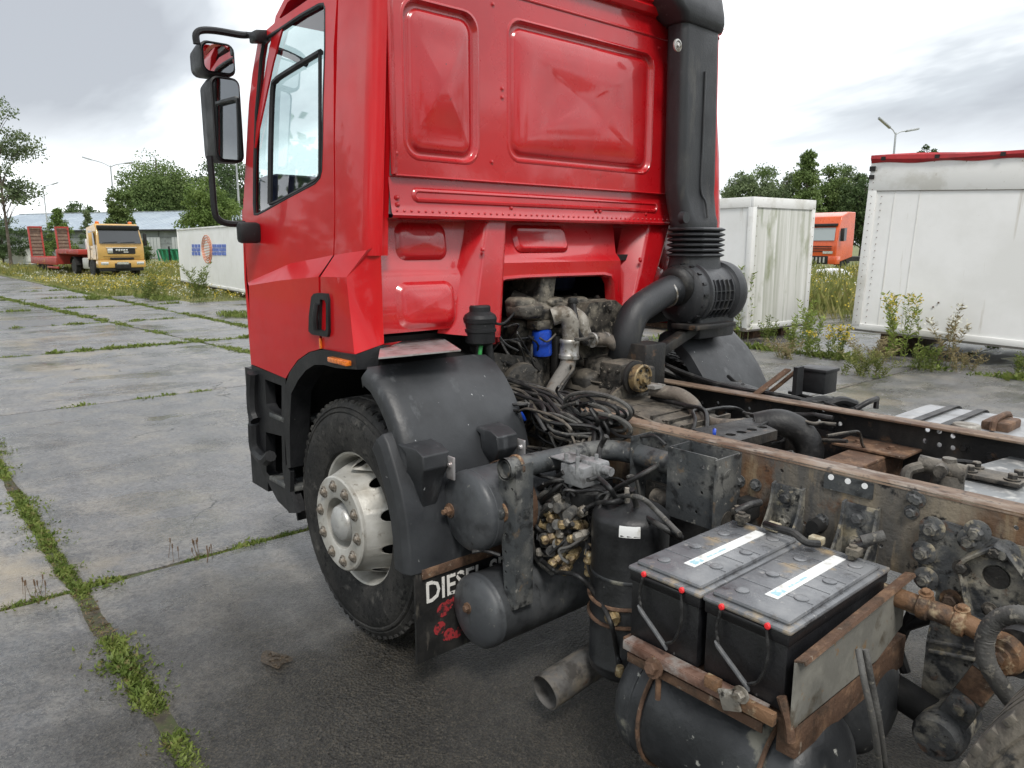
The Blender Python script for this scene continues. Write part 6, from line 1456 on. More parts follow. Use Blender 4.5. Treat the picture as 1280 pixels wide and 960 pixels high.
weed(1150, 462, 430, 'flat green weed tuft between the bushy weed and the sparse dry weed', weed_m, 10, .35, 13, None)
weed(978, 448, 425, 'low grass tuft on the joint beyond the black control box', dryl, 12, .35, 14, None)
weed(1215, 462, 438, 'flat dry weed tuft under the large white box', dryl, 9, .3, 15, None)
weed(249, 378, 330, 'tall green weed in front of the white container with the blue logo', weed_m, 9, .45, 10, None, 'tall weeds at the edge of the far grass', .12)
weed(188, 374, 343, 'bushy green weed on the concrete edge beside the yellow tractor', weed_m, 14, .6, 11, fl_y, 'tall weeds at the edge of the far grass', .12)

# ------------------------------------------------------------------ containers
white_c = M('white_panel_paint', (.82, .82, .81), [((.74, .74, .72), .8, .42, .62), ((.52, .49, .43), (7, 7, .5), .64, .76), ((.30, .24, .17), 34, .715, .745)], (.35, .5), bump=.05, bs=2.2)
mild_c = M('mildewed_panel', (.62, .62, .585), [((.42, .43, .37), (6, 6, .28), .42, .62), ((.70, .70, .67), (13, 13, .35), .52, .66), ((.25, .28, .19), (7, 7, .4), .58, .72), ((.30, .32, .22), (2.2, 2.2, 1.0), .56, .70), ((.12, .12, .10), 40, .69, .73)], (.5, .7), bump=.05, bs=20)
trim_c = M('white_trim', (.74, .74, .72), [((.60, .59, .55), 2, .5, .65), ((.36, .31, .24), 22, .66, .72)], (.4, .5))
def boxbody(name, p0, p1, depth, z0, z1, side_mat, end_mat, label, cat, rz=None, seams=(), top=.12, post=.10, away=1):
    """long body: face from p0 to p1 towards us, going depth metres back"""
    u = (p1-p0); u.z = 0; Lg = u.length; u.normalize(); n = Vector((-u.y, u.x, 0))*away
    B = empty(name, (p0.x, p0.y, 0), 0, label, cat); f = lambda a, b, z: u*a+n*b+Vector((0, 0, z))
    def ob(m, a0, a1, b0, b1, c0, c1, bev=0): m.obox(f((a0+a1)/2, (b0+b1)/2, (c0+c1)/2), u*(a1-a0), n*(b1-b0), (0, 0, c1-c0), bev)
    m = MB(); ob(m, .01, Lg-.01, .02, .05, z0+.02, z1-.02); m.build('front_panel', side_mat, B)
    m = MB(); ob(m, .02, .05, .05, depth-.05, z0+.02, z1-.02); ob(m, Lg-.05, Lg-.02, .05, depth-.05, z0+.02, z1-.02); m.build('end_panel', end_mat, B)
    m = MB(); ob(m, .01, Lg-.01, depth-.05, depth-.02, z0+.02, z1-.02); m.build('back_panel', side_mat, B)
    m = MB(); ob(m, .0, Lg, 0, depth, z1-.02, z1+.01); m.build('roof_panel', trim_c, B)
    m = MB(); ob(m, 0, Lg, 0, depth, z0-.06, z0+.02); m.build('floor_frame', M('dark_frame_'+name, (.10, .095, .085), [((.2, .17, .13), 4, .5, .65)], (.6, .7)), B)
    m = MB()
    for a in (0, Lg-post): 
        for b in (0, depth-post): ob(m, a-.004, a+post+.004, b-.004, b+post+.004, z0, z1-.01, .01)
    m.split('corner_post', trim_c, B)
    m = MB(); ob(m, -.006, Lg+.006, -.006, .06, z1-top, z1+.018, .01); ob(m, -.006, .06, .06, depth, z1-top, z1+.018, .01); ob(m, Lg-.06, Lg+.006, .06, depth, z1-top, z1+.018, .01); ob(m, 0, Lg, -.004, .04, z0-.03, z0+.06, .006); m.build('edge_rail', trim_c, B)
    m = MB()
    for a in seams: ob(m, a-.006, a+.006, .012, .024, z0+.06, z1-top)
    if seams: m.split('panel_seam', trim_c, B)
    for a in (.4, Lg-.6):
        m = MB(); ob(m, a, a+.25, .15, depth-.15, 0.0, z0-.06); m.build('timber_block', rust_m, B)
    return B, f, u, n, Lg
# mildewed container in the middle
q0, q1 = at(933, 412, Z=.20), at(1009, 404, Z=.20)
dz_ = (q0-CAM).dot(VF); zt_ = None
def ztop_at(p, py):
    """height at which the upright through p meets the photo's row py"""
    lo, hi = 0, 30
    for _ in range(40):
        md = (lo+hi)/2; d = Vector((p.x, p.y, md))-CAM; y = 480-FPX*d.dot(VU)/d.dot(VF)
        lo, hi = (md, hi) if y > py else (lo, md)
    return lo
zt_ = ztop_at(q0, 247)
BM, f, u, n, Lg = boxbody('storage_container', q0, q1, 6.0, .22, zt_, mild_c, white_c, 'weathered white container with green mildew streaks on its end, behind the air filter', 'container', top=.16, away=1 if (Vector((-(q1-q0).y, (q1-q0).x, 0))).dot(hdir(970)) > 0 else -1)
m = MB()
for i in range(14): m.obox(f(.12, -.006, .3+i*.17), u*.012, n*.008, (0, 0, .012)); m.obox(f(Lg-.05, -.006, .3+i*.17), u*.012, n*.008, (0, 0, .012))
m.build('rivets', rust_m, BM)['kind'] = 'stuff'
# large white box at the right, red tarpaulin edge
q0, q1 = at(1063, 408, Z=.42), at(1281, 424, Z=.42)
q1 = q0+(q1-q0)*2.3
zt_ = ztop_at(q0, 203)
BR, f, u, n, Lg = boxbody('box_body', q0, q1, 2.6, .42, zt_, white_c, white_c, 'large white lorry box with a red tarpaulin edge along its roof', 'container', seams=(.38, .72, 2.6, 4.6), top=.42, post=.12, away=1 if (Vector((-(q1-q0).y, (q1-q0).x, 0))).dot(hdir(1150)) > 0 else -1)
BR.rotation_mode = 'QUATERNION'; BR.rotation_quaternion = __import__('mathutils').Quaternion(n, R(2.2)*(-1 if n.cross(u).z > 0 else 1))
m = MB(); rr_ = []
tarp = M('red_tarpaulin', (.42, .02, .025), [((.30, .015, .02), 3, .45, .6)], (.4, .6), bump=.2, bs=14)
for k in range(5):
    rr_.append([f(a, (-.02, -.05, -.055, -.02, .06)[k], zt_+(.09, .075, .03, .0, -.0)[k]*1.0+.012*math.sin(a*3+k)-.0) for a in [Lg*i/60 for i in range(61)]])
rr_.insert(0, [f(Lg*i/60, .10, zt_+.085) for i in range(61)])
rr_[5:] = [[f(Lg*i/60, -.012, zt_-.02+.012*math.sin(i*.7)) for i in range(61)]]
m.sheet(rr_, .004); m.build('tarpaulin_edge', tarp, BR)
m = MB()
for a in (.18, .9, 1.7, 2.4, 3.3): m.obox(f(a, -.058, zt_+.04), u*.06, n*.02, (0, 0, .05))
m.obox(f(.03, -.02, zt_-.10), u*.08, n*.03, (0, 0, .07)); m.obox(f(.03, -.02, zt_-.22), u*.07, n*.03, (0, 0, .06)); m.split('strap', dark_m, BR)
m = MB()
for i in range(24): m.obox(f(.20, .010, .3+i*.10), u*.010, n*.012, (0, 0, .010)); m.obox(f(.06, -.008, .3+i*.10), u*.010, n*.008, (0, 0, .010))
random.seed(2)
for i in range(12): m.obox(f(random.uniform(1, 4), .012, random.uniform(.8, 2)), u*.02, n*.018, (0, 0, .018))
m.obox(f(1.5, .012, zt_-.42), u*3.0, n*.014, (0, 0, .006)); m.build('rivets', rust_m, BR)['kind'] = 'stuff'
# white container with the blue sign at the left
q0, q1 = at(226, 352, Z=.12), at(306, 362, Z=.25)
q1 = q0+(q1-q0)*1.12
q0.z = q1.z = 0
zt_ = ztop_at(q0, 287)
BL, f, u, n, Lg = boxbody('site_container', q0, q1, 2.45, .18, zt_, white_c, white_c, 'white container bearing a blue block sign and an orange oval', 'container', top=.05, post=.06, away=1 if (Vector((-(q1-q0).y, (q1-q0).x, 0))).dot(hdir(260)) > 0 else -1)
def lp_(px, py):
    """a pixel on the container's face -> (along, height)"""
    r_ = ray(px, py); o_ = Vector((q0.x, q0.y, 0)); t = (o_-CAM).dot(n)/r_.dot(n); p = CAM+r_*t; return ((p-o_).dot(u), p.z)
bl_m = M('blue_print', (.03, .09, .42), [((.10, .2, .6), 12, .5, .62)], (.4, .5)); or_m = M('orange_print', (.60, .22, .12), rough=(.5, .5))
m = MB()
for (xa, xb) in ((239.5, 250.5), (265, 282.5)):
    for k in range(3):
        nb = 2 if k % 2 else 3
        for j in range(nb):
            a0 = xa+(xb-xa)*j/nb; a1 = xa+(xb-xa)*(j+1)/nb-.7
            (s0, z0_), (s1, z1_) = lp_(a0, 305.4+k*4.8), lp_(a1, 305.4+k*4.8+4.2); m.obox(f((s0+s1)/2, .012, (z0_+z1_)/2), u*abs(s1-s0), n*.02, (0, 0, abs(z0_-z1_)))
m.split('blue_block', bl_m, BL)
m = MB(); cs, cz = lp_(258, 311.5); (s1, _), (_, z1_) = lp_(264.5, 311), lp_(258, 294); rs, rz_ = abs(s1-cs), abs(z1_-cz)
for k in range(3):
    kk = 1-.18*k; m.tube([f(cs+rs*kk*math.cos(t), .014, cz+rz_*kk*math.sin(t)) for t in [2*PI*i/30 for i in range(31)]], .018, 4, 1)
for i in range(-4, 5):
    y_ = i/5; w_ = math.sqrt(1-y_*y_); m.tube([f(cs-rs*w_*.9, .014, cz+rz_*y_), f(cs+rs*w_*.9, .014, cz+rz_*y_*.9+.08)], .013, 4, 1)
c2, z2 = lp_(262, 325); m.tube([f(c2+.12*math.cos(t), .014, z2+.12*math.sin(t)) for t in [2*PI*i/14 for i in range(15)]], .02, 4, 1)
m.build('oval_emblem', or_m, BL)

# ------------------------------------------------------------------ yellow tractor and red low loader
yel = M('yellow_truck_paint', (.56, .34, .10), [((.46, .29, .09), 1.5, .45, .62)], (.25, .4), coat=.5); redt = M('red_trailer_paint', (.36, .035, .025), [((.26, .035, .025), 3, .45, .62)], (.4, .6)); dglass = M('dark_windscreen', (.03, .035, .04), rough=(.06, .06), spec=.7)
chrome = M('bright_trim', (.72, .72, .70), rough=(.2, .3), metal=.7)
grey_f = M('vehicle_fuel_tank', (.45, .45, .42), rough=(.4, .5), metal=.3)
def sub(mb, name, mat, root, **k): return mb.build(name, mat, root, **k)
def tyre_lathe(mb, c, r, w_, n=22): mb.lathe([(r*.55, -w_/2), (r*.9, -w_/2), (r, -w_*.35), (r, w_*.35), (r*.9, w_/2), (r*.55, w_/2), (r*.50, w_*.3), (.1, w_*.15), (0, w_*.15)], c, (0, 1, 0), n)
vd = hdir(150); fdir = (-vd*math.cos(R(22))+VRH*math.sin(R(22))).normalized()
YT = empty('tractor_unit', P(151, 39.2), math.atan2(fdir.y, fdir.x), 'yellow tractor unit with orange beacons and dark windscreen, parked on the grass edge', 'truck')
# local: x forward (0 = front face), y left, z up
m = MB(); W2 = 1.2
cs_ = [(-2.0, .95, .0), (-1.95, 2.78, .04), (-.55, 2.98, .10), (-.28, 2.72, .09), (-.02, 1.85, .0), (0, 1.25, 0), (-.05, .95, 0)]
m.rings([[Vector((x_, W2-k if s_ > 0 else -W2+k, z_)) for x_, z_, k in cs_] for s_ in (1, -1)])
cb = sub(m, 'cab', yel, YT, ang=25); bvm = cb.modifiers.new('soft', 'BEVEL'); bvm.width = .05; bvm.segments = 3; bvm.limit_method = 'ANGLE'
m = MB(); m.sheet([[Vector((.012, y_, 1.88)) for y_ in (-1.08, 0, 1.08)], [Vector((-.215, y_, 2.66)) for y_ in (-1.02, 0, 1.02)]], .012); sub(m, 'windscreen', dglass, YT)
m = MB(); m.obox((-.22, 0, 2.76), (.25, 0, -.05), (0, 2.15, 0), (.06, 0, .22), .03); sub(m, 'sun_visor', dark_m, YT)
for s_ in (1, -1):
    m = MB(); m.plate([(-1.35, 1.85), (-.35, 1.80), (-.50, 2.55), (-1.35, 2.6)], fn=lambda a, b, w_: Vector((a, s_*(W2+.004)+w_, b)), thk=.02); sub(m, 'side_window', dglass, YT)
    m = MB(); m.box(-.42, -.30, s_*1.32, s_*1.50, 1.75, 2.45, .03); m.tube([(-.36, s_*1.2, 2.5), (-.36, s_*1.4, 2.48)], .02, 6, 1); sub(m, 'mirror', yel if s_ < 0 else dark_m, YT)
    m = MB(); m.lathe([(.10, 0), (.11, .02), (.10, .14), (.05, .17), (0, .17)], (-.9, s_*.85, 2.95), (0, 0, 1), 14); sub(m, 'beacon', amber, YT)
    m = MB(); m.box(.02, .07, s_*.72, s_*1.12, .68, .86, .03); sub(m, 'headlight', chrome, YT)
m = MB(); m.plate(rrect(-.72, .72, 1.30, 1.62, .06, 3), fn=lambda a, b, w_: Vector((.02+w_, a, b)), thk=.03); gr = sub(m, 'grille', dark_m, YT)
m = MB(); m.box(.015, .05, -.72, -.45, 1.33, 1.60, .02)
for i in range(5): m.box(.02, .045, -.30+i*.13, -.20+i*.13, 1.46-.02*(i % 2), 1.56, .01)
m.box(.02, .045, .1, .35, 1.36, 1.42, .01); m.box(.018, .04, -.8, .8, 1.62, 1.66, .01); sub(m, 'grille_trim', chrome, gr)
m = MB(); m.box(.0, .04, -.62, .62, .98, 1.10, .02); sub(m, 'lower_grille', dark_m, YT)
m = MB(); m.box(-.5, .06, -1.22, 1.22, .52, .95, .06); sub(m, 'bumper', yel, YT)
m = MB(); m.box(.05, .08, -.42, .42, .46, .78, .02); sub(m, 'number_plate_panel', dark_m, YT)
m = MB(); m.box(.08, .09, -.30, .30, .72, .84); sub(m, 'number_plate', chrome, YT)
m = MB(); m.box(-5.8, -.3, -.42, .42, .65, .95, .02); m.box(-.45, .0, -1.1, 1.1, .34, .52, .02); sub(m, 'chassis', dark_m, YT)
for x_ in (-1.35, -4.9):
    for s_ in (1, -1):
        m = MB(); tyre_lathe(m, (x_, s_*1.05, .50), .50, .30); sub(m, 'wheel', rubber, YT)
m = MB(); m.box(-3.3, -2.2, -1.15, -.55, .42, 1.05, .06); sub(m, 'fuel_tank', grey_f, YT)
m = MB(); m.rings([[Vector((-4.9+.62*math.cos(R(a)), y_, .5+.62*math.sin(R(a)))) for a in range(10, 175, 15)] for y_ in (-1.25, -.75)], False); sub(m, 'mudguard', dark_m, YT)
m = MB()
for s_ in (-.55, .35): m.obox((.005, s_, 1.93), (.02, 0, .02), (0, .75, .05), (0, 0, .025))
m.box(.02, .03, -1.05, 1.05, 1.80, 1.82); m.box(.028, .045, -.95, .95, 1.16, 1.18); m.build('wipers', dark_m, YT)
for s_ in (1, -1):
    m = MB(); m.box(-1.40, -1.385, s_*1.195, s_*1.215, .98, 2.6); m.box(-.30, -.285, s_*1.195, s_*1.215, .98, 1.8); m.build('door_gap', dark_m, YT)
    m = MB(); m.box(-1.25, -1.1, s_*1.2, s_*1.225, 1.55, 1.60, .005); m.build('door_handle', dark_m, YT)
    m = MB(); m.rings([[Vector((-1.35+.60*math.cos(R(a)), y_, .5+.60*math.sin(R(a)))) for a in range(-5, 186, 15)] for y_ in (s_*1.21, s_*.7)], False); m.build('wheel_arch', dark_m, YT)
    m = MB(); m.box(.02, .05, s_*.50, s_*.66, .60, .74, .02); m.build('fog_lamp', chrome, YT)
YT.scale = (.95, .95, .93)
# trailer
LL = empty('low_loader', YT.location-fdir*4.3, math.atan2(fdir.y, fdir.x), 'red low loader trailer with two raised loading ramps, hitched behind the yellow tractor', 'trailer')
m = MB(); m.box(-3.4, 1.0, -1.2, 1.2, 1.15, 1.42, .03); m.box(-3.5, -3.25, -1.25, 1.25, .55, 1.42, .03); m.box(-9.6, -3.3, -1.25, 1.25, .62, .90, .03); m.box(-9.6, -3.4, -1.28, -1.2, .5, .92, .01); m.box(-9.6, -3.4, 1.2, 1.28, .5, .92, .01)
m.box(-5.8, -3.45, -1.25, -1.15, .28, .42, .02); m.box(-9.8, -9.5, -1.25, 1.25, .5, .95, .02); sub(m, 'deck', redt, LL)
m = MB(); m.box(.2, .9, -.6, .9, 1.42, 2.0, .03); sub(m, 'toolbox', white_c, LL)
m = MB(); m.box(-3.2, -1.2, -1.22, -1.18, 1.2, 1.38); sub(m, 'front_board', redt, LL)
for i, x_ in enumerate((-6.4, -7.5, -8.6)):
    for s_ in (1, -1):
        m = MB(); tyre_lathe(m, (x_, s_*1.0, .42), .42, .28, 18); sub(m, 'wheel', rubber, LL)
mesh_m = M('brown_ramp_mesh', (.16, .11, .08), [((.22, .16, .11), 6, .5, .6)], (.7, .8))
for s_ in (.78, -.78):
    m = MB()
    for dy in (-.36, .36): m.obox((-10.0, s_+dy, 1.8), (.12, 0, .0), (0, .10, 0), (-.25, 0, 2.1), .01)
    for k in (0, 1): m.obox((-10.0-.12*(2*k-1)*-1, s_, 1.8+(2*k-1)*1.02), (.10, 0, 0), (0, .76, 0), (0, 0, .10), .01)
    rmp = sub(m, 'ramp', redt, LL); m = MB(); m.obox((-10.0, s_, 1.8), (.03, 0, 0), (0, .64, 0), (-.25, 0, 2.0))
    for k in range(9): m.obox((-9.96-.25*(k/8-.5), s_,   .9+k*.225), (.05, 0, 0), (0, .62, 0), (0, 0, .05))
    sub(m, 'ramp_mesh', mesh_m, rmp)
# ------------------------------------------------------------------ orange lorry beyond the grass
orn = M('orange_truck_paint', (.66, .10, .02), [((.56, .08, .02), 1.5, .45, .62)], (.25, .4), coat=.5); pale_glass = M('pale_windscreen', (.30, .34, .35), rough=(.08, .08), spec=.7)
vd = hdir(1046); fd2 = (-vd*math.cos(R(36))-VRH*math.sin(R(36))).normalized()
OT = empty('lorry', P(1045.5, 47), math.atan2(fd2.y, fd2.x), 'orange lorry with a high roof and black lower grille, seen between the two white containers', 'truck')
# local origin at the front corner on the camera's right = its left side y=+0 ... body spans y 0..-2.5
m = MB(); m.rings([[Vector((x_, y_, z_)) for x_, z_ in ((-2.2, .9), (-2.2, 3.75), (-1.3, 3.75), (-.5, 3.45), (-.22, 2.9), (-.02, 1.85), (0, 1.0), (-.1, .6), (-.6, .6))] for y_ in (0, -2.5)]); cb = sub(m, 'cab', orn, OT, ang=25); bvm = cb.modifiers.new('soft', 'BEVEL'); bvm.width = .06; bvm.segments = 3; bvm.limit_method = 'ANGLE'
m = MB(); m.sheet([[Vector((.02, y_, 1.95)) for y_ in (-2.35, -.15)], [Vector((-.155, y_, 2.75)) for y_ in (-2.3, -.2)]], .012); sub(m, 'windscreen', pale_glass, OT)
m = MB(); m.obox((-.16, -1.25, 2.92), (.2, 0, -.04), (0, 2.3, 0), (0, 0, .16), .03); sub(m, 'sun_visor', dark_m, OT)
m = MB(); m.plate([(-1.2, 1.95), (-.3, 1.9), (-.42, 2.7), (-1.2, 2.75)], fn=lambda a, b, w_: Vector((a, .01+w_, b)), thk=.02); sub(m, 'side_window', dglass, OT)
m = MB(); m.box(-.35, -.2, .10, .30, 1.9, 2.7, .03); sub(m, 'mirror', dark_m, OT)
m = MB()
for i in range(3): m.box(.0, .03, -2.2, -.3, 1.25+i*.15, 1.30+i*.15)
sub(m, 'grille_slots', dark_m, OT)
m = MB(); m.box(.01, .035, -.85, -.2, 1.12, 1.28); sub(m, 'badge_strip', chrome, OT)
m = MB(); m.box(-.3, .03, -2.5, -.5, .45, .98, .04)
sub(m, 'lower_grille', dark_m, OT); m = MB()
for i in range(7): m.box(.03, .05, -2.3+i*.25, -2.2+i*.25, .55, .9)
sub(m, 'grille_bars', grey_f, OT)
m = MB(); m.box(-.6, .04, -.5, .02, .45, .98, .06); sub(m, 'bumper_corner', orn, OT)
m = MB(); m.box(-6, -.5, -2.0, -.5, .6, .9); m.box(-2.1, -.6, -2.4, -.1, .5, .9); sub(m, 'chassis', dark_m, OT)
for x_ in (-1.3, -5): 
    for y_ in (-.2, -2.3): m = MB(); tyre_lathe(m, (x_, y_, .5), .5, .3); sub(m, 'wheel', rubber, OT)
# white sheeted heap in the grass before it
m = MB(); blob(m, (0, 0, .22), .95, .6, .50, 3, .35, 4); blob(m, (.7, .1, .15), .5, .45, .35, 6, .35, 3)
hp = m.build('sheeted_heap', M('white_plastic_sheet', (.72, .73, .75), [((.40, .47, .60), 2.5, .56, .64), ((.5, .5, .5), 5, .5, .62)], (.35, .5), bump=.5, bs=5), None); hp.location = P(1042, 33.5); hp.scale = (.8, .8, .85)
tag(hp, 'heap under crumpled white plastic sheeting in the grass below the orange lorry', 'heap')

# ------------------------------------------------------------------ warehouse, low wall, skip
wall_g = M('grey_cladding', (.17, .19, .185), [((.22, .24, .235), .6, .45, .6), ((.11, .12, .12), 2, .55, .68)], (.6, .7)); roof_g = M('pale_metal_roof', (.40, .46, .52), [((.47, .53, .58), .35, .45, .62)], (.4, .5), metal=.2)
a0, a1 = P(-60, 104), P(345, 86); u = (a1-a0).normalized(); n = Vector((-u.y, u.x, 0)); n = n if n.dot(hdir(150)) > 0 else -n; Lw = (a1-a0).length
WB = empty('warehouse', a0, 0, 'long low grey warehouse with a pale blue metal roof beyond the grass', 'building'); f = lambda a, b, z: u*a+n*b+Vector((0, 0, z))
EZ, RZ, DP = 3.55, 6.25, 11.0
m = MB(); m.obox(f(Lw/2, .1, EZ/2), u*Lw, n*.2, (0, 0, EZ)); 
for s_ in (.1, Lw-.1): m.obox(f(s_, DP, EZ/2), u*.2, n*DP*2, (0, 0, EZ))
m.obox(f(Lw/2, 2*DP, EZ/2), u*Lw, n*.2, (0, 0, EZ)); sub(m, 'wall', wall_g, WB)
m = MB(); m.sheet([[f(a, -.5, EZ-.05) for a in (-.4, Lw+.4)], [f(a, DP, RZ) for a in (-.4, Lw+.4)], [f(a, 2*DP+.5, EZ-.05) for a in (-.4, Lw+.4)]], .12); rf = sub(m, 'roof', roof_g, WB)
m = MB()
for i in range(int(Lw/1.0)): m.obox(f(i*1.0+.3, DP/2-.25, (EZ+RZ)/2+.055), u*.05, n*(DP+.4)+Vector((0, 0, RZ-EZ)), (0, 0, .04))
sub(m, 'roof_seams', roof_g, rf)
m = MB(); m.obox(f(Lw/2, -.55, EZ-.12), u*(Lw+.8), n*.12, (0, 0, .22)); sub(m, 'gutter', dark_m, WB); m = MB(); m.obox(f(Lw/2, DP, RZ+.02), u*(Lw+.8), n*.5, (0, 0, .12)); sub(m, 'ridge_cap', wall_g, rf)
def along(px):
    r_ = hdir(px); o_ = CAM.copy(); o_.z = 0; t = (a0-o_).dot(n)/r_.dot(n); return (o_+r_*t-a0).dot(u)
m = MB()
for i in range(int(Lw/4)): m.obox(f(i*4.0+1, -.04, EZ/2-.1), u*.12, n*.08, (0, 0, EZ-.3))
for z_ in (.9, 1.8, 2.6): m.obox(f(Lw/2, -.012, z_), u*Lw, n*.03, (0, 0, .05))
sub(m, 'cladding_rails', M('cladding_joint', (.12, .13, .13), rough=(.6, .6)), WB)
for (x0, x1) in ((185, 201), (28, 38), (216, 232)):
    s0, s1 = along(x0), along(x1); m = MB(); m.obox(f((s0+s1)/2, -.06, 1.3), u*abs(s1-s0), n*.1, (0, 0, 2.6), .02); dn = sub(m, 'sliding_door', M('door_grey', (.36, .38, .37), rough=(.5, .6)), WB)
    m = MB()
    for k in range(1, 4): m.obox(f(s0+(s1-s0)*k/4, -.12, 1.3), u*.05, n*.03, (0, 0, 2.5))
    sub(m, 'door_rib', wall_g, dn)
p0, p1 = P(14, 66), P(42, 66)
m = MB(); u2 = (p1-p0).normalized(); m.obox((p0+p1)/2+Vector((0, 0, .75)), (p1-p0)*1.3, Vector((-u2.y, u2.x, 0))*1.6, (0, 0, 1.1), .05); m.obox((p0+p1)/2+Vector((0, 0, .12)), (p1-p0)*1.2, Vector((-u2.y, u2.x, 0))*1.4, (0, 0, .24), .02); m.obox((p0+p1)/2+Vector((0, 0, 1.32)), (p1-p0)*1.32, Vector((-u2.y, u2.x, 0))*1.65, (0, 0, .06), .01)
tag(m.build('low_container', white_c), 'low white container in the grass behind the slim tree', 'container')
p0, p1 = P(197, 66), P(224, 64); u2 = (p1-p0).normalized(); n2 = Vector((-u2.y, u2.x, 0)); n2 = n2 if n2.dot(hdir(210)) > 0 else -n2; wd2 = (p1-p0).length
SK = empty('skip', p0, 0, 'small green ribbed skip in the grass between tractor and container', 'skip')
skm = M('green_skip_paint', (.03, .22, .11), [((.04, .30, .16), 1.5, .45, .6)], (.5, .6)); g = lambda a, b, z: u2*a+n2*b+Vector((0, 0, z))
m = MB(); m.rings([[g(-k, -k, z), g(wd2+k, -k, z), g(wd2+k, 1.4+k, z), g(-k, 1.4+k, z)] for z, k in ((.05, -.25), (1.25, 0), (1.32, .06), (1.25, .05), (1.2, -.06), (.2, -.3))]); sub(m, 'bin', skm, SK)
m = MB()
for i in range(5): m.obox(g(.2+i*(wd2-.4)/4, -.12, .65), u2*.10, n2*.1, Vector((0, 0, 1.1))-n2*.22); 
sub(m, 'rib', skm, SK); m = MB(); m.obox(g(wd2*.62, -.2, .8), u2*.12, n2*.1, (0, 0, 1.5)); sub(m, 'lift_post', dark_m, SK)

# ------------------------------------------------------------------ street lamps
pole_m = M('galvanised_pole', (.42, .44, .45), [((.33, .35, .36), 2, .45, .6)], (.45, .6), metal=.3)
def lamp(px, d, top_py, arms, label):
    b = P(px, d); h = ztop_at(b, top_py); Lp = empty('street_lamp', b, 0, label, 'street lamp', 'lamp posts around the yard')
    m = MB(); m.tube([(0, 0, 0), (0, 0, h*.5), (0, 0, h)], lambda t: .11-.055*t, 10, 1); m.build('pole', pole_m, Lp)
    for dx, dz in arms:       # in metres along the view's horizontal
        e_ = VRH*dx+Vector((0, 0, h+dz)); m = MB(); m.tube([Vector((0, 0, h-.12)), VRH*dx*.4+Vector((0, 0, h+dz*.45)), e_*1.0], .035, 6, 3); am = m.build('arm', pole_m, Lp)
        m = MB(); q = VRH*(1 if dx > 0 else -1)*.75+Vector((0, 0, dz/abs(dx)*.75)); m.obox(e_+q*.4, q, Vector((-VRH.y, VRH.x, 0))*.3, (0, 0, .12), .03); m.build('lamp_head', pole_m, am)
lamp(147.5, 70, 207, ((-1.8, .55), (1.4, .2)), 'tall twin-arm street lamp rising behind the yellow tractor')
lamp(62, 92, 234, ((-1.2, .35), (1.2, .35)), 'twin-arm street lamp between the two raised ramps')
lamp(1107, 47, 166, ((-.45, .35), (.7, .12)), 'street lamp with a Y-shaped head above the large white box')
lamp(302, 60, 156, ((-.7, .05),), 'thin single-arm street lamp between cab mirror and door glass')

# ------------------------------------------------------------------ trees
bark = M('bark', (.07, .055, .04), [((.13, .11, .09), 4, .45, .6)], (.85, .9), bump=.5, bs=14)
lf1 = leafmat('mid_green_leaves', (.11, .165, .05), (.16, .22, .07), (.065, .105, .03), .55); lf2 = leafmat('bright_green_leaves', (.13, .20, .05), (.18, .25, .07), (.09, .15, .03), .8); lf3 = leafmat('dark_green_leaves', (.07, .11, .045), (.10, .15, .055), (.045, .075, .03), .5); lf4 = leafmat('grey_green_leaves', (.13, .175, .085), (.165, .21, .10), (.08, .12, .055), .5)
def tree(loc, h, rx, mat, label, seed, lobes=None, clumps=90, per=70, leaf=.34, trunk=.20, z0f=.25, name='tree', group=None, shape='round', lean=0):
    T = empty(name, loc, 0, label, 'tree', group); r_ = np.random.default_rng(seed); rz = h*(1-z0f)/2; zc = h*z0f+rz
    m = MB(); top = Vector((lean, 0, h*.92)); m.tube([Vector((0, 0, -.1)), Vector((r_.normal()*.1*h*.1, 0, h*.3)), Vector((lean*.5, r_.normal()*.1, h*.6)), top], lambda t: trunk*(1.1-t), 8, 4)
    ps, ds, ls = [], [], []
    lobes = lobes or [(0, 0, zc, rx, rz)]
    per = int(per*2.0); clumps = int(clumps*1.5)
    for c in range(clumps):
        lx, ly, lz, a, b = lobes[c % len(lobes)]
        v = r_.normal(size=3); v /= np.linalg.norm(v); q = r_.random()**.42
        if shape == 'cone': f = r_.random()**.8; rr = a*(1-f)*1.1+.12*a; an = r_.random()*6.28; k = r_.random()**.5; cx, cy, cz = lx+rr*k*math.cos(an), ly+rr*k*math.sin(an), lz-b+2*b*f
        else: cx, cy, cz = lx+v[0]*a*q, ly+v[1]*a*q, lz+v[2]*b*q*(1 if v[2] > 0 else .85)
        s_ = rx*r_.uniform(.13, .26)*(.7 if shape == 'cone' else 1)
        if c % 4 == 0:
            zb = max(h*.18, cz-abs(cx)-abs(cy)-.4); m.tube([Vector((0, 0, zb)), Vector((cx*.5, cy*.5, (zb+cz)/2+.2)), Vector((cx, cy, cz))], lambda t: trunk*.32*(1-.85*t), 5, 3)
        nd = r_.normal(size=(per, 3)); nd /= np.linalg.norm(nd, axis=1)[:, None]; pp = nd*(r_.random((per, 1))**.45)*np.array([s_, s_, s_*.7])*1.45+np.array([cx, cy, cz]); ps.append(pp); dd = r_.normal(size=(per, 3))+np.array([0, 0, -.15]); ds.append(dd); ls.append(r_.uniform(.6, 1.3, per)*leaf)
    m.build('trunk', bark, T); ps, ds, ls = np.vstack(ps), np.vstack(ds), np.concatenate(ls)
    leaves_mesh('crown', mat, ps, ds, ls*.72, ls*.42, .15, T); return T
H = lambda d, py: 1.68+(306-py)/FPX*d*1.02
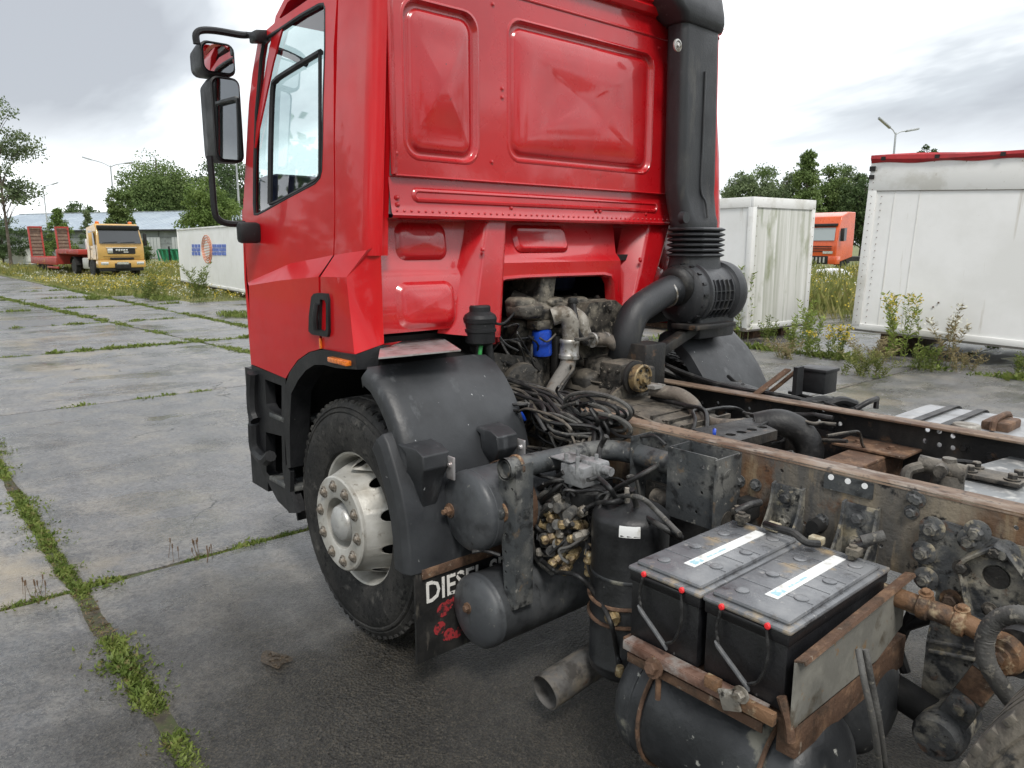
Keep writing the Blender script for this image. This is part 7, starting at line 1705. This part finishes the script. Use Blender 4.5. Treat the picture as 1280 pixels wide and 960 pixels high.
tree(P(11, 50), H(50, 104), 2.3, lf4, 'slim loose-crowned tree with an open crown, beyond the low white container', 1, lobes=[(0, 0, 7.0, 1.6, 5.0), (1.1, -1.4, 8.2, 1.3, 1.0), (.7, -1.1, 5.2, 1.2, .8), (-.8, .8, 9.8, 1.0, 1.8)], clumps=90, per=20, leaf=.28, trunk=.10, name='birch_tree')
tree(P(203, 118), H(118, 190), 7, lf1, 'big round tree rising behind the warehouse roof', 2, lobes=[(0, 0, 10.2, 4.8, 4.6), (2.8, -3.0, 9.2, 3.5, 3.6), (-2.4, 2.6, 9.0, 3.2, 3.4)], clumps=150, per=60, leaf=.55, trunk=.4)
tree(P(292, 112), H(112, 204), 5, lf3, 'dark tree behind the warehouse, showing beside the cab mirror arm', 3, clumps=110, per=60, leaf=.5, trunk=.35)
tree(P(263, 56), H(56, 226), 2.0, lf2, 'bright green bushy tree behind the white container with the blue sign', 4, clumps=110, per=55, leaf=.26, z0f=.05)
tree(P(290, 58), H(58, 252), 1.8, lf2, 'smaller bright green bush tucked against the cab behind the blue-sign container', 14, clumps=60, per=50, leaf=.24, z0f=.05)
tree(P(155, 56), H(56, 232), .95, lf1, 'narrow young tree in front of the warehouse roof beside the tall lamp', 5, clumps=70, per=40, leaf=.24, z0f=.12, trunk=.09)
tree(P(76, 62), H(62, 264), 1.5, lf2, 'pointed sapling behind the ramp next to the tractor', 6, clumps=70, per=45, leaf=.2, z0f=.05, trunk=.08, shape='cone')
tree(P(112, 64), H(64, 266), 1.0, lf4, 'thin sapling against the roof above the yellow tractor', 7, clumps=40, per=30, leaf=.2, z0f=.1, trunk=.07, shape='cone')
tree(P(48, 66), H(66, 284), 1.6, lf3, 'low dark bush in front of the warehouse between the slim tree and the ramps', 8, clumps=50, per=40, leaf=.22, z0f=.02, trunk=.08)
tree(P(2, 64), H(64, 268), 1.4, lf3, 'bushy shrub at the foot of the slim loose-crowned tree', 18, clumps=50, per=40, leaf=.22, z0f=.02, trunk=.08)
tree(P(106, 160), H(160, 252), 3.5, lf3, 'small distant tree top peeping over the middle of the warehouse roof', 9, clumps=40, per=40, leaf=.6)
tree(P(172, 60), H(60, 296), 1.1, lf1, 'dark low shrub close beside the cab of the yellow tractor', 19, clumps=40, per=40, leaf=.2, z0f=.02, trunk=.06)
tg = 'tree line beyond the containers'
for i, (px, d, py, rx, mt, lb) in enumerate(((922, 92, 222, 3.0, lf4, 'pale tree of the line nearest to the red cab'), (948, 96, 214, 3.4, lf1, 'rounded tree second from the red cab, above the mildewed container'), (975, 90, 218, 3.2, lf4, 'pale broad tree above the middle of the mildewed container'), (1003, 84, 197, 2.7, lf1, 'tallest pointed tree of the line above the mildewed container'), (1030, 92, 212, 3.2, lf1, 'full tree above the orange lorry roof'), (1055, 98, 213, 3.2, lf4, 'pale tree between the orange lorry and the large white box'), (1076, 88, 216, 2.6, lf3, 'dark tree cut off by the edge of the large white box'))):
    tree(P(px, d), H(d, py), rx, mt, lb, 30+i, clumps=90, per=55, leaf=.42, z0f=.08, group=tg, shape='cone' if i == 3 else 'round')
tree(P(1148, 110), H(110, 190), 2.0, lf3, 'dark tree top just showing above the red edge of the large white box', 41, clumps=60, per=50, leaf=.45, z0f=.1)
for i, (px, py, d) in enumerate(((318, 232, 110), (338, 226, 118), (360, 230, 112), (382, 222, 120), (405, 226, 116))):
    tree(P(px, d), H(d, py), 4.2, (lf3, lf1)[i % 2], ('far tree seen through the front of the door glass', 'far tree seen left of the sliding window frame', 'far tree seen in the middle of the door glass', 'highest far tree seen through the door glass', 'far tree seen at the rear edge of the door glass')[i], 50+i, clumps=70, per=50, leaf=.5, z0f=.05, group='far trees seen through the cab windows')
# the wood on the near side of the yard (mirrored in the paint and the glass)
r_ = np.random.default_rng(77); ps, ds, ls = [], [], []
for k in range(58):
    a = R(10+k*4.55); rad = 62+8*math.sin(k*1.7); cx, cy = CAM.x+rad*math.cos(a), CAM.y+rad*math.sin(a); hh = 8.5+3*math.sin(k*2.3)+r_.random()*2
    for c in range(16):
        q = np.array([cx+r_.normal()*2.2, cy+r_.normal()*2.2, hh*(.08+.86*r_.random())]); ps.append(r_.normal(size=(34, 3))*.8+q); ds.append(r_.normal(size=(34, 3))); ls.append(r_.uniform(.8, 1.5, 34))
ps, ds, ls = np.vstack(ps), np.vstack(ds), np.concatenate(ls)
o = leaves_mesh('woods', lf1, ps, ds, ls, ls*.6, .1); o['kind'] = 'stuff'
